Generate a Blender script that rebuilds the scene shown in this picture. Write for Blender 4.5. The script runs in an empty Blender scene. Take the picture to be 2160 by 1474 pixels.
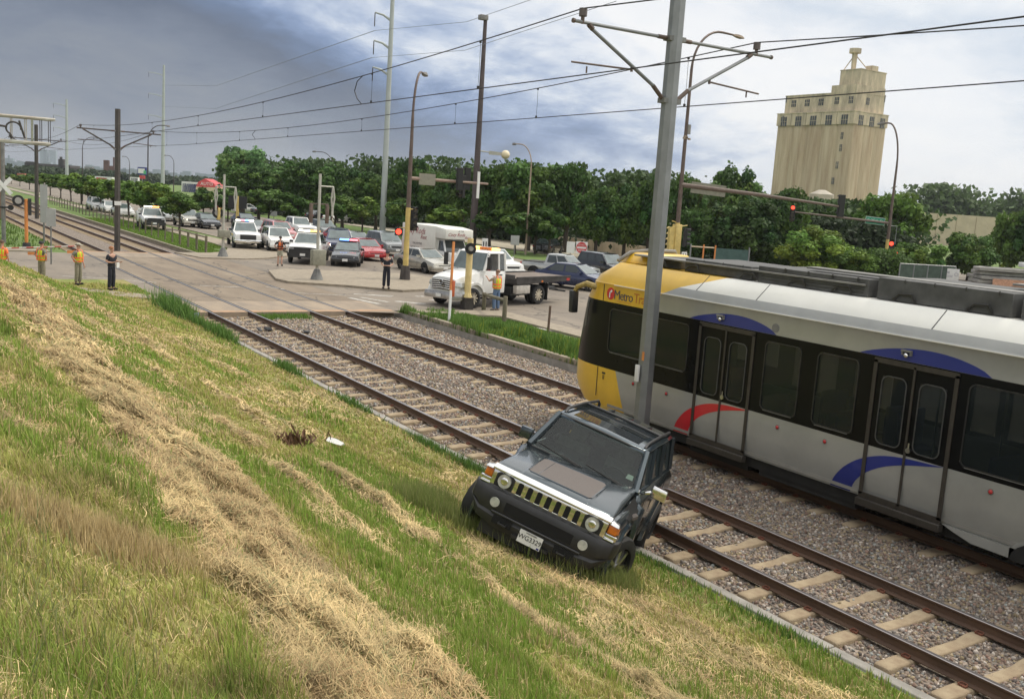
import bpy, bmesh, math, random
import numpy as np
from mathutils import Vector, Matrix
R_ = math.radians
PI = math.pi
random.seed(7)
rng = np.random.default_rng(11)
scene = bpy.context.scene
COL = scene.collection

# ------------------------------------------------------------------ camera
F, PITCH, ROLL, YAW, CAMH = 2080.0, 0.15312700741970459, 0.06570951531974924, 0.5742804418217907, 4.9795588204695145
W0, H0 = 2160, 1474
def cam_axes():
    sy, cy, sp, cp, sr, cr = math.sin(YAW), math.cos(YAW), math.sin(PITCH), math.cos(PITCH), math.sin(ROLL), math.cos(ROLL)
    fwd = Vector((sy, cy, 0)); right = Vector((cy, -sy, 0)); up = Vector((0, 0, 1))
    f2 = fwd*cp - up*sp; u2 = up*cp + fwd*sp
    r3 = right*cr + u2*sr; u3 = u2*cr - right*sr
    return r3, u3, f2
AX_R, AX_U, AX_F = cam_axes()
cd = bpy.data.cameras.new('camera'); cam = bpy.data.objects.new('camera', cd); COL.objects.link(cam)
cd.sensor_width = 36; cd.lens = 36*F/W0; cd.clip_end = 9000; cd.clip_start = 0.05
m = Matrix((AX_R, AX_U, -AX_F)).transposed().to_4x4(); m.translation = (0, 0, CAMH)
cam.matrix_world = m
scene.camera = cam
def ray(px, py):
    return AX_R*((px-W0/2)/F) - AX_U*((py-H0/2)/F) + AX_F
def at(px, py, z=0.0):
    d = ray(px, py); t = (z-CAMH)/d.z
    return Vector((d.x*t, d.y*t, z))
def depth_of(p):
    return (Vector(p)-Vector((0, 0, CAMH))).dot(AX_F)

# ------------------------------------------------------------------ materials
MATS = {}
def mat(name, col, rough=.6, metal=0., var=.0, scale=6., bump=0., bscale=None, col2=None, spec=.5, coat=0., detail=4., space='Object', stretch=None):
    if name in MATS: return MATS[name]
    m = bpy.data.materials.new(name); m.use_nodes = True
    nt = m.node_tree; b = nt.nodes['Principled BSDF']
    b.inputs['Base Color'].default_value = (*col, 1); b.inputs['Roughness'].default_value = rough
    b.inputs['Metallic'].default_value = metal; b.inputs['Specular IOR Level'].default_value = spec
    b.inputs['Coat Weight'].default_value = coat
    if coat: b.inputs['Coat Roughness'].default_value = .06
    if var or bump or col2:
        tc = nt.nodes.new('ShaderNodeTexCoord'); src = tc.outputs[space]
        if stretch:
            mp = nt.nodes.new('ShaderNodeMapping'); mp.inputs['Scale'].default_value = stretch
            nt.links.new(src, mp.inputs['Vector']); src = mp.outputs['Vector']
        n = nt.nodes.new('ShaderNodeTexNoise'); n.inputs['Scale'].default_value = scale; n.inputs['Detail'].default_value = detail
        n.inputs['Roughness'].default_value = .62
        nt.links.new(src, n.inputs['Vector'])
        if var or col2:
            cr = nt.nodes.new('ShaderNodeValToRGB'); nt.links.new(n.outputs['Fac'], cr.inputs['Fac'])
            c2 = col2 if col2 else tuple(c*(1-var) for c in col); c1 = col if col2 else tuple(min(1, c*(1+var*.6)) for c in col)
            cr.color_ramp.elements[0].color = (*c2, 1); cr.color_ramp.elements[1].color = (*c1, 1)
            cr.color_ramp.elements[0].position = .34; cr.color_ramp.elements[1].position = .66
            nt.links.new(cr.outputs['Color'], b.inputs['Base Color'])
        if bump:
            n2 = n
            if bscale:
                n2 = nt.nodes.new('ShaderNodeTexNoise'); n2.inputs['Scale'].default_value = bscale; n2.inputs['Detail'].default_value = 5
                nt.links.new(src, n2.inputs['Vector'])
            bp = nt.nodes.new('ShaderNodeBump'); bp.inputs['Strength'].default_value = min(1, bump); bp.inputs['Distance'].default_value = .02
            nt.links.new(n2.outputs['Fac'], bp.inputs['Height']); nt.links.new(bp.outputs['Normal'], b.inputs['Normal'])
    MATS[name] = m
    return m
def emat(name, col, strength):
    if name in MATS: return MATS[name]
    m = bpy.data.materials.new(name); m.use_nodes = True; b = m.node_tree.nodes['Principled BSDF']
    b.inputs['Base Color'].default_value = (*col, 1); b.inputs['Emission Color'].default_value = (*col, 1)
    b.inputs['Emission Strength'].default_value = strength; MATS[name] = m; return m
def attr_mat(name, rough=.8, bump=0, bscale=40, vary=.25, nscale=30, translucent=0):
    m = bpy.data.materials.new(name); m.use_nodes = True; nt = m.node_tree; b = nt.nodes['Principled BSDF']
    a = nt.nodes.new('ShaderNodeAttribute'); a.attribute_name = 'Col'
    b.inputs['Roughness'].default_value = rough; b.inputs['Specular IOR Level'].default_value = .25
    tc = nt.nodes.new('ShaderNodeTexCoord'); n = nt.nodes.new('ShaderNodeTexNoise'); n.inputs['Scale'].default_value = nscale; n.inputs['Detail'].default_value = 6
    nt.links.new(tc.outputs['Object'], n.inputs['Vector'])
    if vary:
        mr = nt.nodes.new('ShaderNodeMapRange'); mr.inputs['From Min'].default_value = .3; mr.inputs['From Max'].default_value = .7
        mr.inputs['To Min'].default_value = 1-vary; mr.inputs['To Max'].default_value = 1+vary
        nt.links.new(n.outputs['Fac'], mr.inputs['Value'])
        mx = nt.nodes.new('ShaderNodeVectorMath'); mx.operation = 'SCALE'
        nt.links.new(a.outputs['Color'], mx.inputs[0]); nt.links.new(mr.outputs['Result'], mx.inputs['Scale'])
        nt.links.new(mx.outputs['Vector'], b.inputs['Base Color']); csrc = mx.outputs['Vector']
    else:
        nt.links.new(a.outputs['Color'], b.inputs['Base Color']); csrc = a.outputs['Color']
    if bump:
        bp = nt.nodes.new('ShaderNodeBump'); bp.inputs['Strength'].default_value = bump; bp.inputs['Distance'].default_value = .03
        n2 = nt.nodes.new('ShaderNodeTexNoise'); n2.inputs['Scale'].default_value = bscale; n2.inputs['Detail'].default_value = 6
        nt.links.new(tc.outputs['Object'], n2.inputs['Vector'])
        nt.links.new(n2.outputs['Fac'], bp.inputs['Height']); nt.links.new(bp.outputs['Normal'], b.inputs['Normal'])
    if translucent:
        t = nt.nodes.new('ShaderNodeBsdfTranslucent'); nt.links.new(csrc, t.inputs['Color'])
        ms = nt.nodes.new('ShaderNodeMixShader'); ms.inputs['Fac'].default_value = translucent
        out = nt.nodes['Material Output']
        nt.links.new(b.outputs[0], ms.inputs[1]); nt.links.new(t.outputs[0], ms.inputs[2]); nt.links.new(ms.outputs[0], out.inputs['Surface'])
    return m
def glass_mat(name, tint=(.5, .55, .55), alpha=.35, rough=.03, spec=.8):
    if name in MATS: return MATS[name]
    m = bpy.data.materials.new(name); m.use_nodes = True; nt = m.node_tree; b = nt.nodes['Principled BSDF']
    b.inputs['Base Color'].default_value = (.02, .025, .025, 1); b.inputs['Roughness'].default_value = rough
    b.inputs['Specular IOR Level'].default_value = spec
    t = nt.nodes.new('ShaderNodeBsdfTransparent'); t.inputs['Color'].default_value = (*tint, 1)
    ms = nt.nodes.new('ShaderNodeMixShader'); ms.inputs['Fac'].default_value = alpha
    out = nt.nodes['Material Output']
    nt.links.new(t.outputs[0], ms.inputs[1]); nt.links.new(b.outputs[0], ms.inputs[2]); nt.links.new(ms.outputs[0], out.inputs['Surface'])
    MATS[name] = m; return m

BLACK = mat('black_rubber', (.018, .018, .018), .75, var=.3, scale=20)
BPLAST = mat('black_plastic', (.021, .021, .022), .5, var=.25, scale=9)
DARKM = mat('dark_metal', (.07, .06, .055), .55, .4, var=.35, scale=3)
GALV = mat('galvanised_steel', (.235, .245, .25), .45, .55, var=.16, scale=2.2, detail=6)
GALVD = mat('weathered_steel', (.20, .20, .19), .55, .3, var=.25, scale=3)
BROWNP = mat('brown_painted_steel', (.12, .085, .07), .5, .2, var=.25, scale=3)
YELLOWP = mat('yellow_painted_steel', (.56, .42, .14), .55, 0, var=.2, scale=3)
ORANGEP = mat('orange_paint', (.62, .23, .06), .5, var=.2, scale=4)
CHROME = mat('chrome', (.75, .75, .74), .14, 1., var=.06, scale=8)
STEEL = mat('brushed_steel', (.5, .5, .5), .3, 1., var=.1, scale=8)
CARGLASS = mat('car_glass', (.03, .04, .042), .05, 0, spec=1.0, var=.1, scale=3)
CARGLASS2 = mat('pale_car_glass', (.10, .13, .13), .06, 0, spec=1.0, var=.3, scale=2)
CONC = mat('concrete', (.29, .245, .185), .85, var=.2, scale=4, bump=.4, bscale=40)
CONCG = mat('grey_concrete', (.30, .28, .25), .85, var=.22, scale=3, bump=.4, bscale=40)
WOOD = mat('weathered_wood', (.17, .15, .10), .85, var=.35, scale=9, stretch=(1, 1, .2), bump=.4)
BARK = mat('bark', (.075, .06, .045), .9, var=.4, scale=6, stretch=(1, 1, .2), bump=.6)
WHITEP = mat('white_paint', (.76, .76, .73), .4, coat=.3, var=.05, scale=2)
LENS = mat('lamp_lens', (.55, .56, .54), .12, .2, spec=1., var=.3, scale=14)
AMBER = mat('amber_lens', (.62, .17, .02), .25, var=.2, scale=14)
REDLENS = mat('red_lens', (.45, .03, .03), .25, var=.2, scale=14)
LAMP_W = emat('lit_white', (1, .93, .8), 5.); LAMP_A = emat('lit_amber', (1, .5, .12), 4.)
LAMP_R = emat('lit_red', (1, .06, .03), 3.); LAMP_B = emat('lit_blue', (.15, .35, 1), 3.5); LAMP_RR = emat('lit_pink_red', (1, .22, .25), 2.5)
HEADL = emat('lit_headlamp', (1, .9, .7), 3.)
REDS = mat('red_sign', (.52, .05, .05), .5, var=.1, scale=5)
WHITES = mat('white_sign', (.72, .72, .70), .5, var=.08, scale=5)
GREENS = mat('green_sign', (.02, .26, .16), .5, var=.1, scale=5)
BLACKS = mat('black_ink', (.02, .02, .02), .6, var=.1, scale=5)
SKIN = mat('skin', (.50, .29, .21), .55, var=.12, scale=20)
HAIRB = mat('brown_hair', (.10, .055, .03), .7, var=.3, scale=40)

# ------------------------------------------------------------------ mesh builder
class MB:
    def __init__(s): s.v = []; s.f = []; s.m = []; s.sm = []
    def add(s, V, Fc, mi=0, smooth=False, M=None):
        o = len(s.v)
        for p in V: s.v.append(tuple(M @ Vector(p)) if M is not None else tuple(p))
        for k, f in enumerate(Fc):
            s.f.append(tuple(o+i for i in f)); s.m.append(mi if isinstance(mi, int) else mi[k]); s.sm.append(smooth)
        return s
    def box(s, c, d, mi=0, M=None):
        x, y, z = c; a, b, e = d[0]/2, d[1]/2, d[2]/2
        V = [(x-a, y-b, z-e), (x+a, y-b, z-e), (x+a, y+b, z-e), (x-a, y+b, z-e), (x-a, y-b, z+e), (x+a, y-b, z+e), (x+a, y+b, z+e), (x-a, y+b, z+e)]
        return s.add(V, [(0, 3, 2, 1), (4, 5, 6, 7), (0, 1, 5, 4), (1, 2, 6, 5), (2, 3, 7, 6), (3, 0, 4, 7)], mi, False, M)
    def b2(s, lo, hi, mi=0, M=None):
        return s.box([(lo[i]+hi[i])/2 for i in range(3)], [abs(hi[i]-lo[i]) for i in range(3)], mi, M)
    def hexa(s, V, mi=0, M=None):
        return s.add(V, [(0, 3, 2, 1), (4, 5, 6, 7), (0, 1, 5, 4), (1, 2, 6, 5), (2, 3, 7, 6), (3, 0, 4, 7)], mi, False, M)
    def prism(s, poly, axis, a, b, mi=0, M=None):
        """poly: 2-D points; axis 0/1/2 is the extrusion axis, remaining axes in order"""
        n = len(poly)
        def mk(p, t):
            q = [0, 0, 0]; o = [i for i in range(3) if i != axis]; q[o[0]] = p[0]; q[o[1]] = p[1]; q[axis] = t; return q
        V = [mk(p, a) for p in poly] + [mk(p, b) for p in poly]
        Fc = [tuple(range(n)), tuple(range(2*n-1, n-1, -1))] + [(i, i+n, (i+1) % n+n, (i+1) % n) for i in range(n)]
        return s.add(V, Fc, mi, False, M)
    def cyl(s, p0, p1, r0, r1=None, n=12, mi=0, M=None, smooth=True, caps=True):
        r1 = r0 if r1 is None else r1
        p0, p1 = Vector(p0), Vector(p1); d = (p1-p0).normalized()
        u = d.orthogonal().normalized(); w = d.cross(u)
        V = []
        for p, r in ((p0, r0), (p1, r1)):
            for i in range(n):
                a = 2*PI*i/n + PI/n; V.append(p+u*(r*math.cos(a))+w*(r*math.sin(a)))
        s.add(V, [(i, (i+1) % n, n+(i+1) % n, n+i) for i in range(n)], mi, smooth, M)
        if caps: s.add(V, [tuple(range(n-1, -1, -1)), tuple(range(n, 2*n))], mi, False, M)
        return s
    def tube(s, pts, r, n=6, mi=0, M=None, smooth=True):
        pts = [Vector(p) for p in pts]; rs = r if isinstance(r, (list, tuple)) else [r]*len(pts)
        V = []; ref = None
        for i, p in enumerate(pts):
            d = (pts[min(i+1, len(pts)-1)]-pts[max(i-1, 0)]).normalized()
            if ref is None: ref = d.orthogonal().normalized()
            u = (ref - d*ref.dot(d)).normalized(); ref = u; w = d.cross(u)
            for k in range(n):
                a = 2*PI*k/n; V.append(p+u*(rs[i]*math.cos(a))+w*(rs[i]*math.sin(a)))
        Fc = []
        for i in range(len(pts)-1):
            for k in range(n): Fc.append((i*n+k, i*n+(k+1) % n, (i+1)*n+(k+1) % n, (i+1)*n+k))
        s.add(V, Fc, mi, smooth, M)
        s.add(V, [tuple(range(n-1, -1, -1)), tuple(range((len(pts)-1)*n, len(pts)*n))], mi, False, M)
        return s
    def ell(s, c, r, mi=0, nu=12, nv=8, M=None, zlo=-1.):
        c = Vector(c); V = []; Fc = []
        for j in range(nv+1):
            t = -PI/2+PI*j/nv
            for i in range(nu):
                a = 2*PI*i/nu; z = max(math.sin(t), zlo)
                V.append(c+Vector((r[0]*math.cos(t)*math.cos(a), r[1]*math.cos(t)*math.sin(a), r[2]*z)))
        for j in range(nv):
            for i in range(nu): Fc.append((j*nu+i, j*nu+(i+1) % nu, (j+1)*nu+(i+1) % nu, (j+1)*nu+i))
        return s.add(V, Fc, mi, True, M)
    def loft(s, rings, mi=0, closed=True, caps=True, smooth=True, M=None):
        n = len(rings[0]); V = [p for r in rings for p in r]; Fc = []; e = n if closed else n-1
        mm = []
        for i in range(len(rings)-1):
            for k in range(e):
                Fc.append((i*n+k, i*n+(k+1) % n, (i+1)*n+(k+1) % n, (i+1)*n+k)); mm.append(mi if isinstance(mi, int) else mi(i, k))
        s.add(V, Fc, mm, smooth, M)
        if caps and closed:
            s.add(V, [tuple(range(n-1, -1, -1)), tuple(range((len(rings)-1)*n, len(rings)*n))], mi if isinstance(mi, int) else 0, False, M)
        return s
    def quad(s, a, b, c, d, mi=0): return s.add([a, b, c, d], [(0, 1, 2, 3)], mi)
    def build(s, name, mats, parent=None, bevel=0, seg=2, fixn=True, angle=30):
        me = bpy.data.meshes.new(name); me.from_pydata(s.v, [], s.f)
        if not isinstance(mats, (list, tuple)): mats = [mats]
        for m_ in mats: me.materials.append(m_)
        me.polygons.foreach_set('material_index', s.m); me.polygons.foreach_set('use_smooth', s.sm)
        if fixn or bevel:
            bm = bmesh.new(); bm.from_mesh(me)
            bmesh.ops.remove_doubles(bm, verts=bm.verts, dist=1e-5)
            bmesh.ops.recalc_face_normals(bm, faces=bm.faces)
            if bevel:
                es = [e for e in bm.edges if len(e.link_faces) == 2 and e.calc_face_angle(0) > R_(angle)]
                bmesh.ops.bevel(bm, geom=es, offset=bevel, segments=seg, profile=.5, affect='EDGES', clamp_overlap=True)
                for f in bm.faces: f.smooth = True
            bm.to_mesh(me); bm.free()
        me.update()
        if bevel or any(s.sm):
            try: me.set_sharp_from_angle(angle=R_(38))
            except Exception: pass
        o = bpy.data.objects.new(name, me); COL.objects.link(o)
        if parent is not None: o.parent = parent
        return o

def npmesh(name, V, Fc, mats, col=None, parent=None, smooth=False):
    """V (n,3), Fc (m,k) same-size faces, col (n,3)"""
    me = bpy.data.meshes.new(name); V = np.asarray(V, np.float32); Fc = np.asarray(Fc, np.int32); k = Fc.shape[1]
    me.vertices.add(len(V)); me.vertices.foreach_set('co', V.ravel())
    me.loops.add(Fc.size); me.loops.foreach_set('vertex_index', Fc.ravel())
    me.polygons.add(len(Fc)); me.polygons.foreach_set('loop_start', np.arange(0, Fc.size, k, dtype=np.int32))
    me.polygons.foreach_set('loop_total', np.full(len(Fc), k, np.int32))
    if smooth: me.polygons.foreach_set('use_smooth', np.ones(len(Fc), bool))
    me.update(calc_edges=True)
    if col is not None:
        a = me.color_attributes.new('Col', 'FLOAT_COLOR', 'POINT')
        c = np.ones((len(V), 4), np.float32); c[:, :3] = col; a.data.foreach_set('color', c.ravel())
    for m_ in (mats if isinstance(mats, (list, tuple)) else [mats]): me.materials.append(m_)
    o = bpy.data.objects.new(name, me); COL.objects.link(o)
    if parent is not None: o.parent = parent
    return o

def tag(o, label=None, cat=None, group=None, kind=None):
    if label: o['label'] = label
    if cat: o['category'] = cat
    if group: o['group'] = group
    if kind: o['kind'] = kind
    return o
def thing(name, label, cat, loc=(0, 0, 0), rz=0, group=None):
    o = bpy.data.objects.new(name, None); COL.objects.link(o); o.location = loc; o.rotation_euler = (0, 0, rz)
    o.empty_display_size = .2
    return tag(o, label, cat, group)
def dup(o, parent=None):
    c = o.copy(); COL.objects.link(c)
    if parent is not None: c.parent = parent
    for ch in list(o.children): dup(ch, c)
    return c
def text_geo(txt, size, M, mb, mi=0, align='CENTER', italic=0., depth=.002, spacing=1.):
    cu = bpy.data.curves.new('lettering', 'FONT'); cu.body = txt; cu.size = size; cu.align_x = align; cu.align_y = 'CENTER'
    cu.extrude = depth; cu.shear = italic; cu.space_character = spacing; cu.resolution_u = 2
    ob = bpy.data.objects.new('lettering', cu); COL.objects.link(ob)
    me = bpy.data.meshes.new_from_object(ob)
    mb.add([v.co.copy() for v in me.vertices], [tuple(p.vertices) for p in me.polygons], mi, False, M)
    bpy.data.objects.remove(ob); bpy.data.curves.remove(cu); bpy.data.meshes.remove(me)
def plane_M(o, xdir, ydir):
    """matrix mapping text x/y to given world dirs at origin o"""
    x = Vector(xdir).normalized(); y = Vector(ydir).normalized(); z = x.cross(y)
    m = Matrix((x, y, z)).transposed().to_4x4(); m.translation = Vector(o); return m

# ------------------------------------------------------------------ value noise
def vnoise(x, y, seed=0):
    xi = np.floor(x).astype(np.int64); yi = np.floor(y).astype(np.int64); xf = x-xi; yf = y-yi
    def h(a, b):
        n = (a*374761393 + b*668265263 + seed*974711) & 0x7fffffff
        n = ((n ^ (n >> 13))*1274126177) & 0x7fffffff
        return ((n ^ (n >> 16)) & 0xffff)/65535.
    u = xf*xf*(3-2*xf); v = yf*yf*(3-2*yf)
    return (h(xi, yi)*(1-u)+h(xi+1, yi)*u)*(1-v)+(h(xi, yi+1)*(1-u)+h(xi+1, yi+1)*u)*v
def fbm(x, y, seed=0, o=4):
    s = 0; a = 1; t = 0
    for i in range(o): s = s+a*vnoise(x*2**i, y*2**i, seed+i*17); t += a; a *= .55
    return s/t
def sstep(a, b, x):
    t = np.clip((x-a)/(b-a), 0, 1); return t*t*(3-2*t)

# ------------------------------------------------------------------ terrain profile
PX = np.array([-40, -12, -4, -1.5, 0, 1.5, 3.3, 5, 6.6, 8, 9.2, 9.46]); PZ = np.array([5.9, 5.6, 4.75, 4.05, 3.38, 2.72, 1.83, 1.14, .57, .13, -.12, -.17])
def terr(x, y, bumps=True):
    x = np.asarray(x, float); y = np.asarray(y, float)
    # smooth the piecewise-linear profile
    z = (np.interp(x-.5, PX, PZ)+np.interp(x, PX, PZ)*2+np.interp(x+.5, PX, PZ))/4
    z = np.where(x > 9.1, np.interp(x, PX, PZ), z)
    end = 1-sstep(35.5, 44.0, y + .25*(x-6))
    z = z*end + .03*(1-end)
    if bumps:
        k = np.clip((9.3-x)/1.2, 0, 1)*np.clip(end*1.4, 0, 1)
        z = z + k*((fbm(x*.7, y*.35, 3)-.5)*.22 + (fbm(x*3.1, y*1.9, 5)-.5)*.07)
    return z
def hit(px, py):
    d = ray(px, py)
    for i in range(400):
        t = .5+i*.12
        x, y, z = d.x*t, d.y*t, CAMH+d.z*t
        if z <= float(terr(x, y)) or x > 9.46: return Vector((x, y, float(terr(x, y))))
    return Vector((x, y, z))
# ================================================================== SETTING
def sheet(name, polys, z, m, thick=0):
    """flat polygons as one structure object; z per poly"""
    mb = MB()
    for P in polys:
        if thick: mb.prism(P, 2, z-thick, z)
        else: mb.add([(x, y, z) for x, y in P], [tuple(range(len(P)))])
    return tag(mb.build(name, m, fixn=bool(thick)), kind='structure')
def rect(x0, y0, x1, y1): return [(x0, y0), (x1, y0), (x1, y1), (x0, y1)]

def ground_material():
    m = bpy.data.materials.new('ground_grass'); m.use_nodes = True; nt = m.node_tree; b = nt.nodes['Principled BSDF']; b.inputs['Roughness'].default_value = .95
    tc = nt.nodes.new('ShaderNodeTexCoord')
    n1 = nt.nodes.new('ShaderNodeTexNoise'); n1.inputs['Scale'].default_value = .35; n1.inputs['Detail'].default_value = 8; n1.inputs['Roughness'].default_value = .7
    nt.links.new(tc.outputs['Object'], n1.inputs['Vector'])
    cr = nt.nodes.new('ShaderNodeValToRGB'); e = cr.color_ramp.elements
    e[0].position = .3; e[0].color = (.08, .12, .022, 1); e[1].position = .7; e[1].color = (.19, .22, .06, 1)
    x = e.new(.5); x.color = (.10, .16, .035, 1)
    nt.links.new(n1.outputs['Fac'], cr.inputs['Fac']); nt.links.new(cr.outputs['Color'], b.inputs['Base Color'])
    n2 = nt.nodes.new('ShaderNodeTexNoise'); n2.inputs['Scale'].default_value = 18; n2.inputs['Detail'].default_value = 6
    nt.links.new(tc.outputs['Object'], n2.inputs['Vector'])
    bp = nt.nodes.new('ShaderNodeBump'); bp.inputs['Strength'].default_value = .7; bp.inputs['Distance'].default_value = .06
    nt.links.new(n2.outputs['Fac'], bp.inputs['Height']); nt.links.new(bp.outputs['Normal'], b.inputs['Normal'])
    return m
GROUND = ground_material()
B = 4500
sheet('ground', [rect(-B, 47.9, 9.45, B), rect(18.0, -B, B, 37), rect(17.9, 37, B, 65), rect(17.3, 65, B, B), rect(-B, -B, -39, 47.9), rect(-39, -B, 18.0, -14), rect(9.45, 37, 17.9, 65), rect(9.45, 420, 17.3, B)], -.03, GROUND)

def asphalt_mat(name, c1, c2, sc=.5):
    m = bpy.data.materials.new(name); m.use_nodes = True; nt = m.node_tree; b = nt.nodes['Principled BSDF']; b.inputs['Roughness'].default_value = .88
    tc = nt.nodes.new('ShaderNodeTexCoord')
    mp = nt.nodes.new('ShaderNodeMapping'); mp.inputs['Scale'].default_value = (1, .22, 1); mp.inputs['Rotation'].default_value = (0, 0, .1)
    nt.links.new(tc.outputs['Object'], mp.inputs['Vector'])
    n1 = nt.nodes.new('ShaderNodeTexNoise'); n1.inputs['Scale'].default_value = sc; n1.inputs['Detail'].default_value = 8; n1.inputs['Roughness'].default_value = .66
    nt.links.new(mp.outputs['Vector'], n1.inputs['Vector'])
    cr = nt.nodes.new('ShaderNodeValToRGB'); e = cr.color_ramp.elements
    e[0].position = .32; e[0].color = (*c1, 1); e[1].position = .68; e[1].color = (*c2, 1)
    nt.links.new(n1.outputs['Fac'], cr.inputs['Fac'])
    # cracks and sealed joints: edges of a large voronoi
    n3 = nt.nodes.new('ShaderNodeTexNoise'); n3.inputs['Scale'].default_value = 1.3; nt.links.new(tc.outputs['Object'], n3.inputs['Vector'])
    va = nt.nodes.new('ShaderNodeVectorMath'); va.operation = 'ADD'; nt.links.new(tc.outputs['Object'], va.inputs[0]); nt.links.new(n3.outputs['Color'], va.inputs[1])
    vo = nt.nodes.new('ShaderNodeTexVoronoi'); vo.feature = 'DISTANCE_TO_EDGE'; vo.inputs['Scale'].default_value = .22; nt.links.new(va.outputs['Vector'], vo.inputs['Vector'])
    lt = nt.nodes.new('ShaderNodeMath'); lt.operation = 'LESS_THAN'; lt.inputs[1].default_value = .010; nt.links.new(vo.outputs['Distance'], lt.inputs[0])
    mx = nt.nodes.new('ShaderNodeMixRGB'); mx.inputs['Color2'].default_value = (.05, .045, .04, 1)
    ml = nt.nodes.new('ShaderNodeMath'); ml.operation = 'MULTIPLY'; ml.inputs[1].default_value = .6; nt.links.new(lt.outputs[0], ml.inputs[0])
    nt.links.new(ml.outputs[0], mx.inputs['Fac']); nt.links.new(cr.outputs['Color'], mx.inputs['Color1'])
    n4 = nt.nodes.new('ShaderNodeTexNoise'); n4.inputs['Scale'].default_value = 60; n4.inputs['Detail'].default_value = 3; nt.links.new(tc.outputs['Object'], n4.inputs['Vector'])
    mr = nt.nodes.new('ShaderNodeMapRange'); mr.inputs['To Min'].default_value = .75; mr.inputs['To Max'].default_value = 1.25; nt.links.new(n4.outputs['Fac'], mr.inputs['Value'])
    sc_ = nt.nodes.new('ShaderNodeVectorMath'); sc_.operation = 'SCALE'; nt.links.new(mx.outputs['Color'], sc_.inputs[0]); nt.links.new(mr.outputs['Result'], sc_.inputs['Scale'])
    nt.links.new(sc_.outputs['Vector'], b.inputs['Base Color'])
    return m
ASPH = asphalt_mat('old_asphalt', (.15, .128, .105), (.25, .21, .165))
ASPH2 = asphalt_mat('crossing_asphalt', (.155, .12, .088), (.25, .20, .145), .8)
LOT = asphalt_mat('pale_lot', (.33, .29, .21), (.45, .40, .31), .3)
sheet('road', [rect(-200, 38.6, 10.2, 63.6), rect(17.9, 36.9, 300, 64.5)], -.006, ASPH)
sheet('railway_crossing_surface', [[(10.2, 38.3), (17.9, 36.2), (17.9, 65.2), (10.2, 64.6)]], -.008, ASPH2)
sheet('avenue', [rect(24.0, 64.5, 36.2, 900), rect(22.8, -120, 36.2, 36.9), rect(38.4, 64.5, 44.2, 900), rect(38.4, -120, 44.2, 36.9)], -.008, ASPH)
sheet('parking_lot', [rect(50.5, 66, 61, 240), rect(61, 66, 64, 76)], -.010, LOT)
# kerbed concrete
sheet('pavement', [[(16.9, 48.6), (17.1, 47.3), (19.5, 45.75), (21.6, 43.6), (24.5, 44.6), (26.6, 48), (26.4, 52), (24.6, 53.2), (19.4, 54.3), (18.0, 53)]], .11, CONC, .2)
sheet('footpath', [[(15.9, 65.2), (16.6, 61.6), (19.3, 61.3), (21, 62.3), (24.1, 65.4), (23.4, 79), (22.9, 91), (22.9, 300), (21.4, 300), (21.35, 91), (21.3, 76), (20.9, 70.5), (19.7, 67), (18.2, 65.6)],
                   [(21.7, -60), (22.8, -60), (22.8, 36.4), (20.4, 36.4), (18.3, 36.9), (18.2, 36.2), (21.7, 34.6)],
                   [(-30, 64.2), (8.4, 63.7), (8.4, 65.0), (-30, 65.4)], [(4.6, 43.7), (9.5, 40.3), (9.9, 41.2), (5.5, 46.0), (-30, 46.2), (-30, 44.6)]], .06, CONC, .15)
sheet('median_strip', [rect(36.2, 66, 38.4, 900), [(36.2, 30), (38.4, 30), (38.4, 52.5), (37.3, 54.5), (36.2, 52.5)]], .08, GROUND, .15)
sheet('grass_verge', [[(23.4, 76), (24.0, 76), (24.0, 300), (22.9, 300), (22.9, 92)], [(44.2, 56), (50.5, 66), (50.5, 240), (44.2, 240)], rect(44.2, -100, 49, 34)], .03, GROUND, .1)
def kerb_line(name, pts, w, h0, h1, m):
    mb = MB()
    for (a, b_) in zip(pts[:-1], pts[1:]):
        a = Vector((*a, 0)); b_ = Vector((*b_, 0)); d = (b_-a).normalized(); n = Vector((-d.y, d.x, 0))*w
        L = (b_-a).length; k = max(1, int(L/3.0))
        for i in range(k):
            p = a+d*(L*i/k+.006); q = a+d*(L*(i+1)/k-.006); dz = random.uniform(-.008, .008)
            mb.hexa([(*p.xy, h0), (*q.xy, h0), (*(q+n).xy, h0), (*(p+n).xy, h0), (*p.xy, h1+dz), (*q.xy, h1+dz), (*(q+n).xy, h1+dz), (*(p+n).xy, h1+dz)])
    return tag(mb.build(name, m, bevel=.012, seg=1), kind='structure')
kerb_line('kerb', [(9.46, -14), (9.46, 37.6)], -.17, -.6, -.13, CONCG)
kerb_line('kerb', [(18.02, -14), (18.02, 35.8)], -.2, -.6, .13, CONC)
kerb_line('kerb', [(17.35, 65.5), (17.35, 200)], -.15, -.6, .05, CONC)
kerb_line('kerb', [(50.5, 66), (50.5, 200)], -.2, -.2, .10, CONC)
kerb_line('kerb', [(24.0, 67), (24.0, 300)], .18, -.2, .10, CONC)
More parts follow.
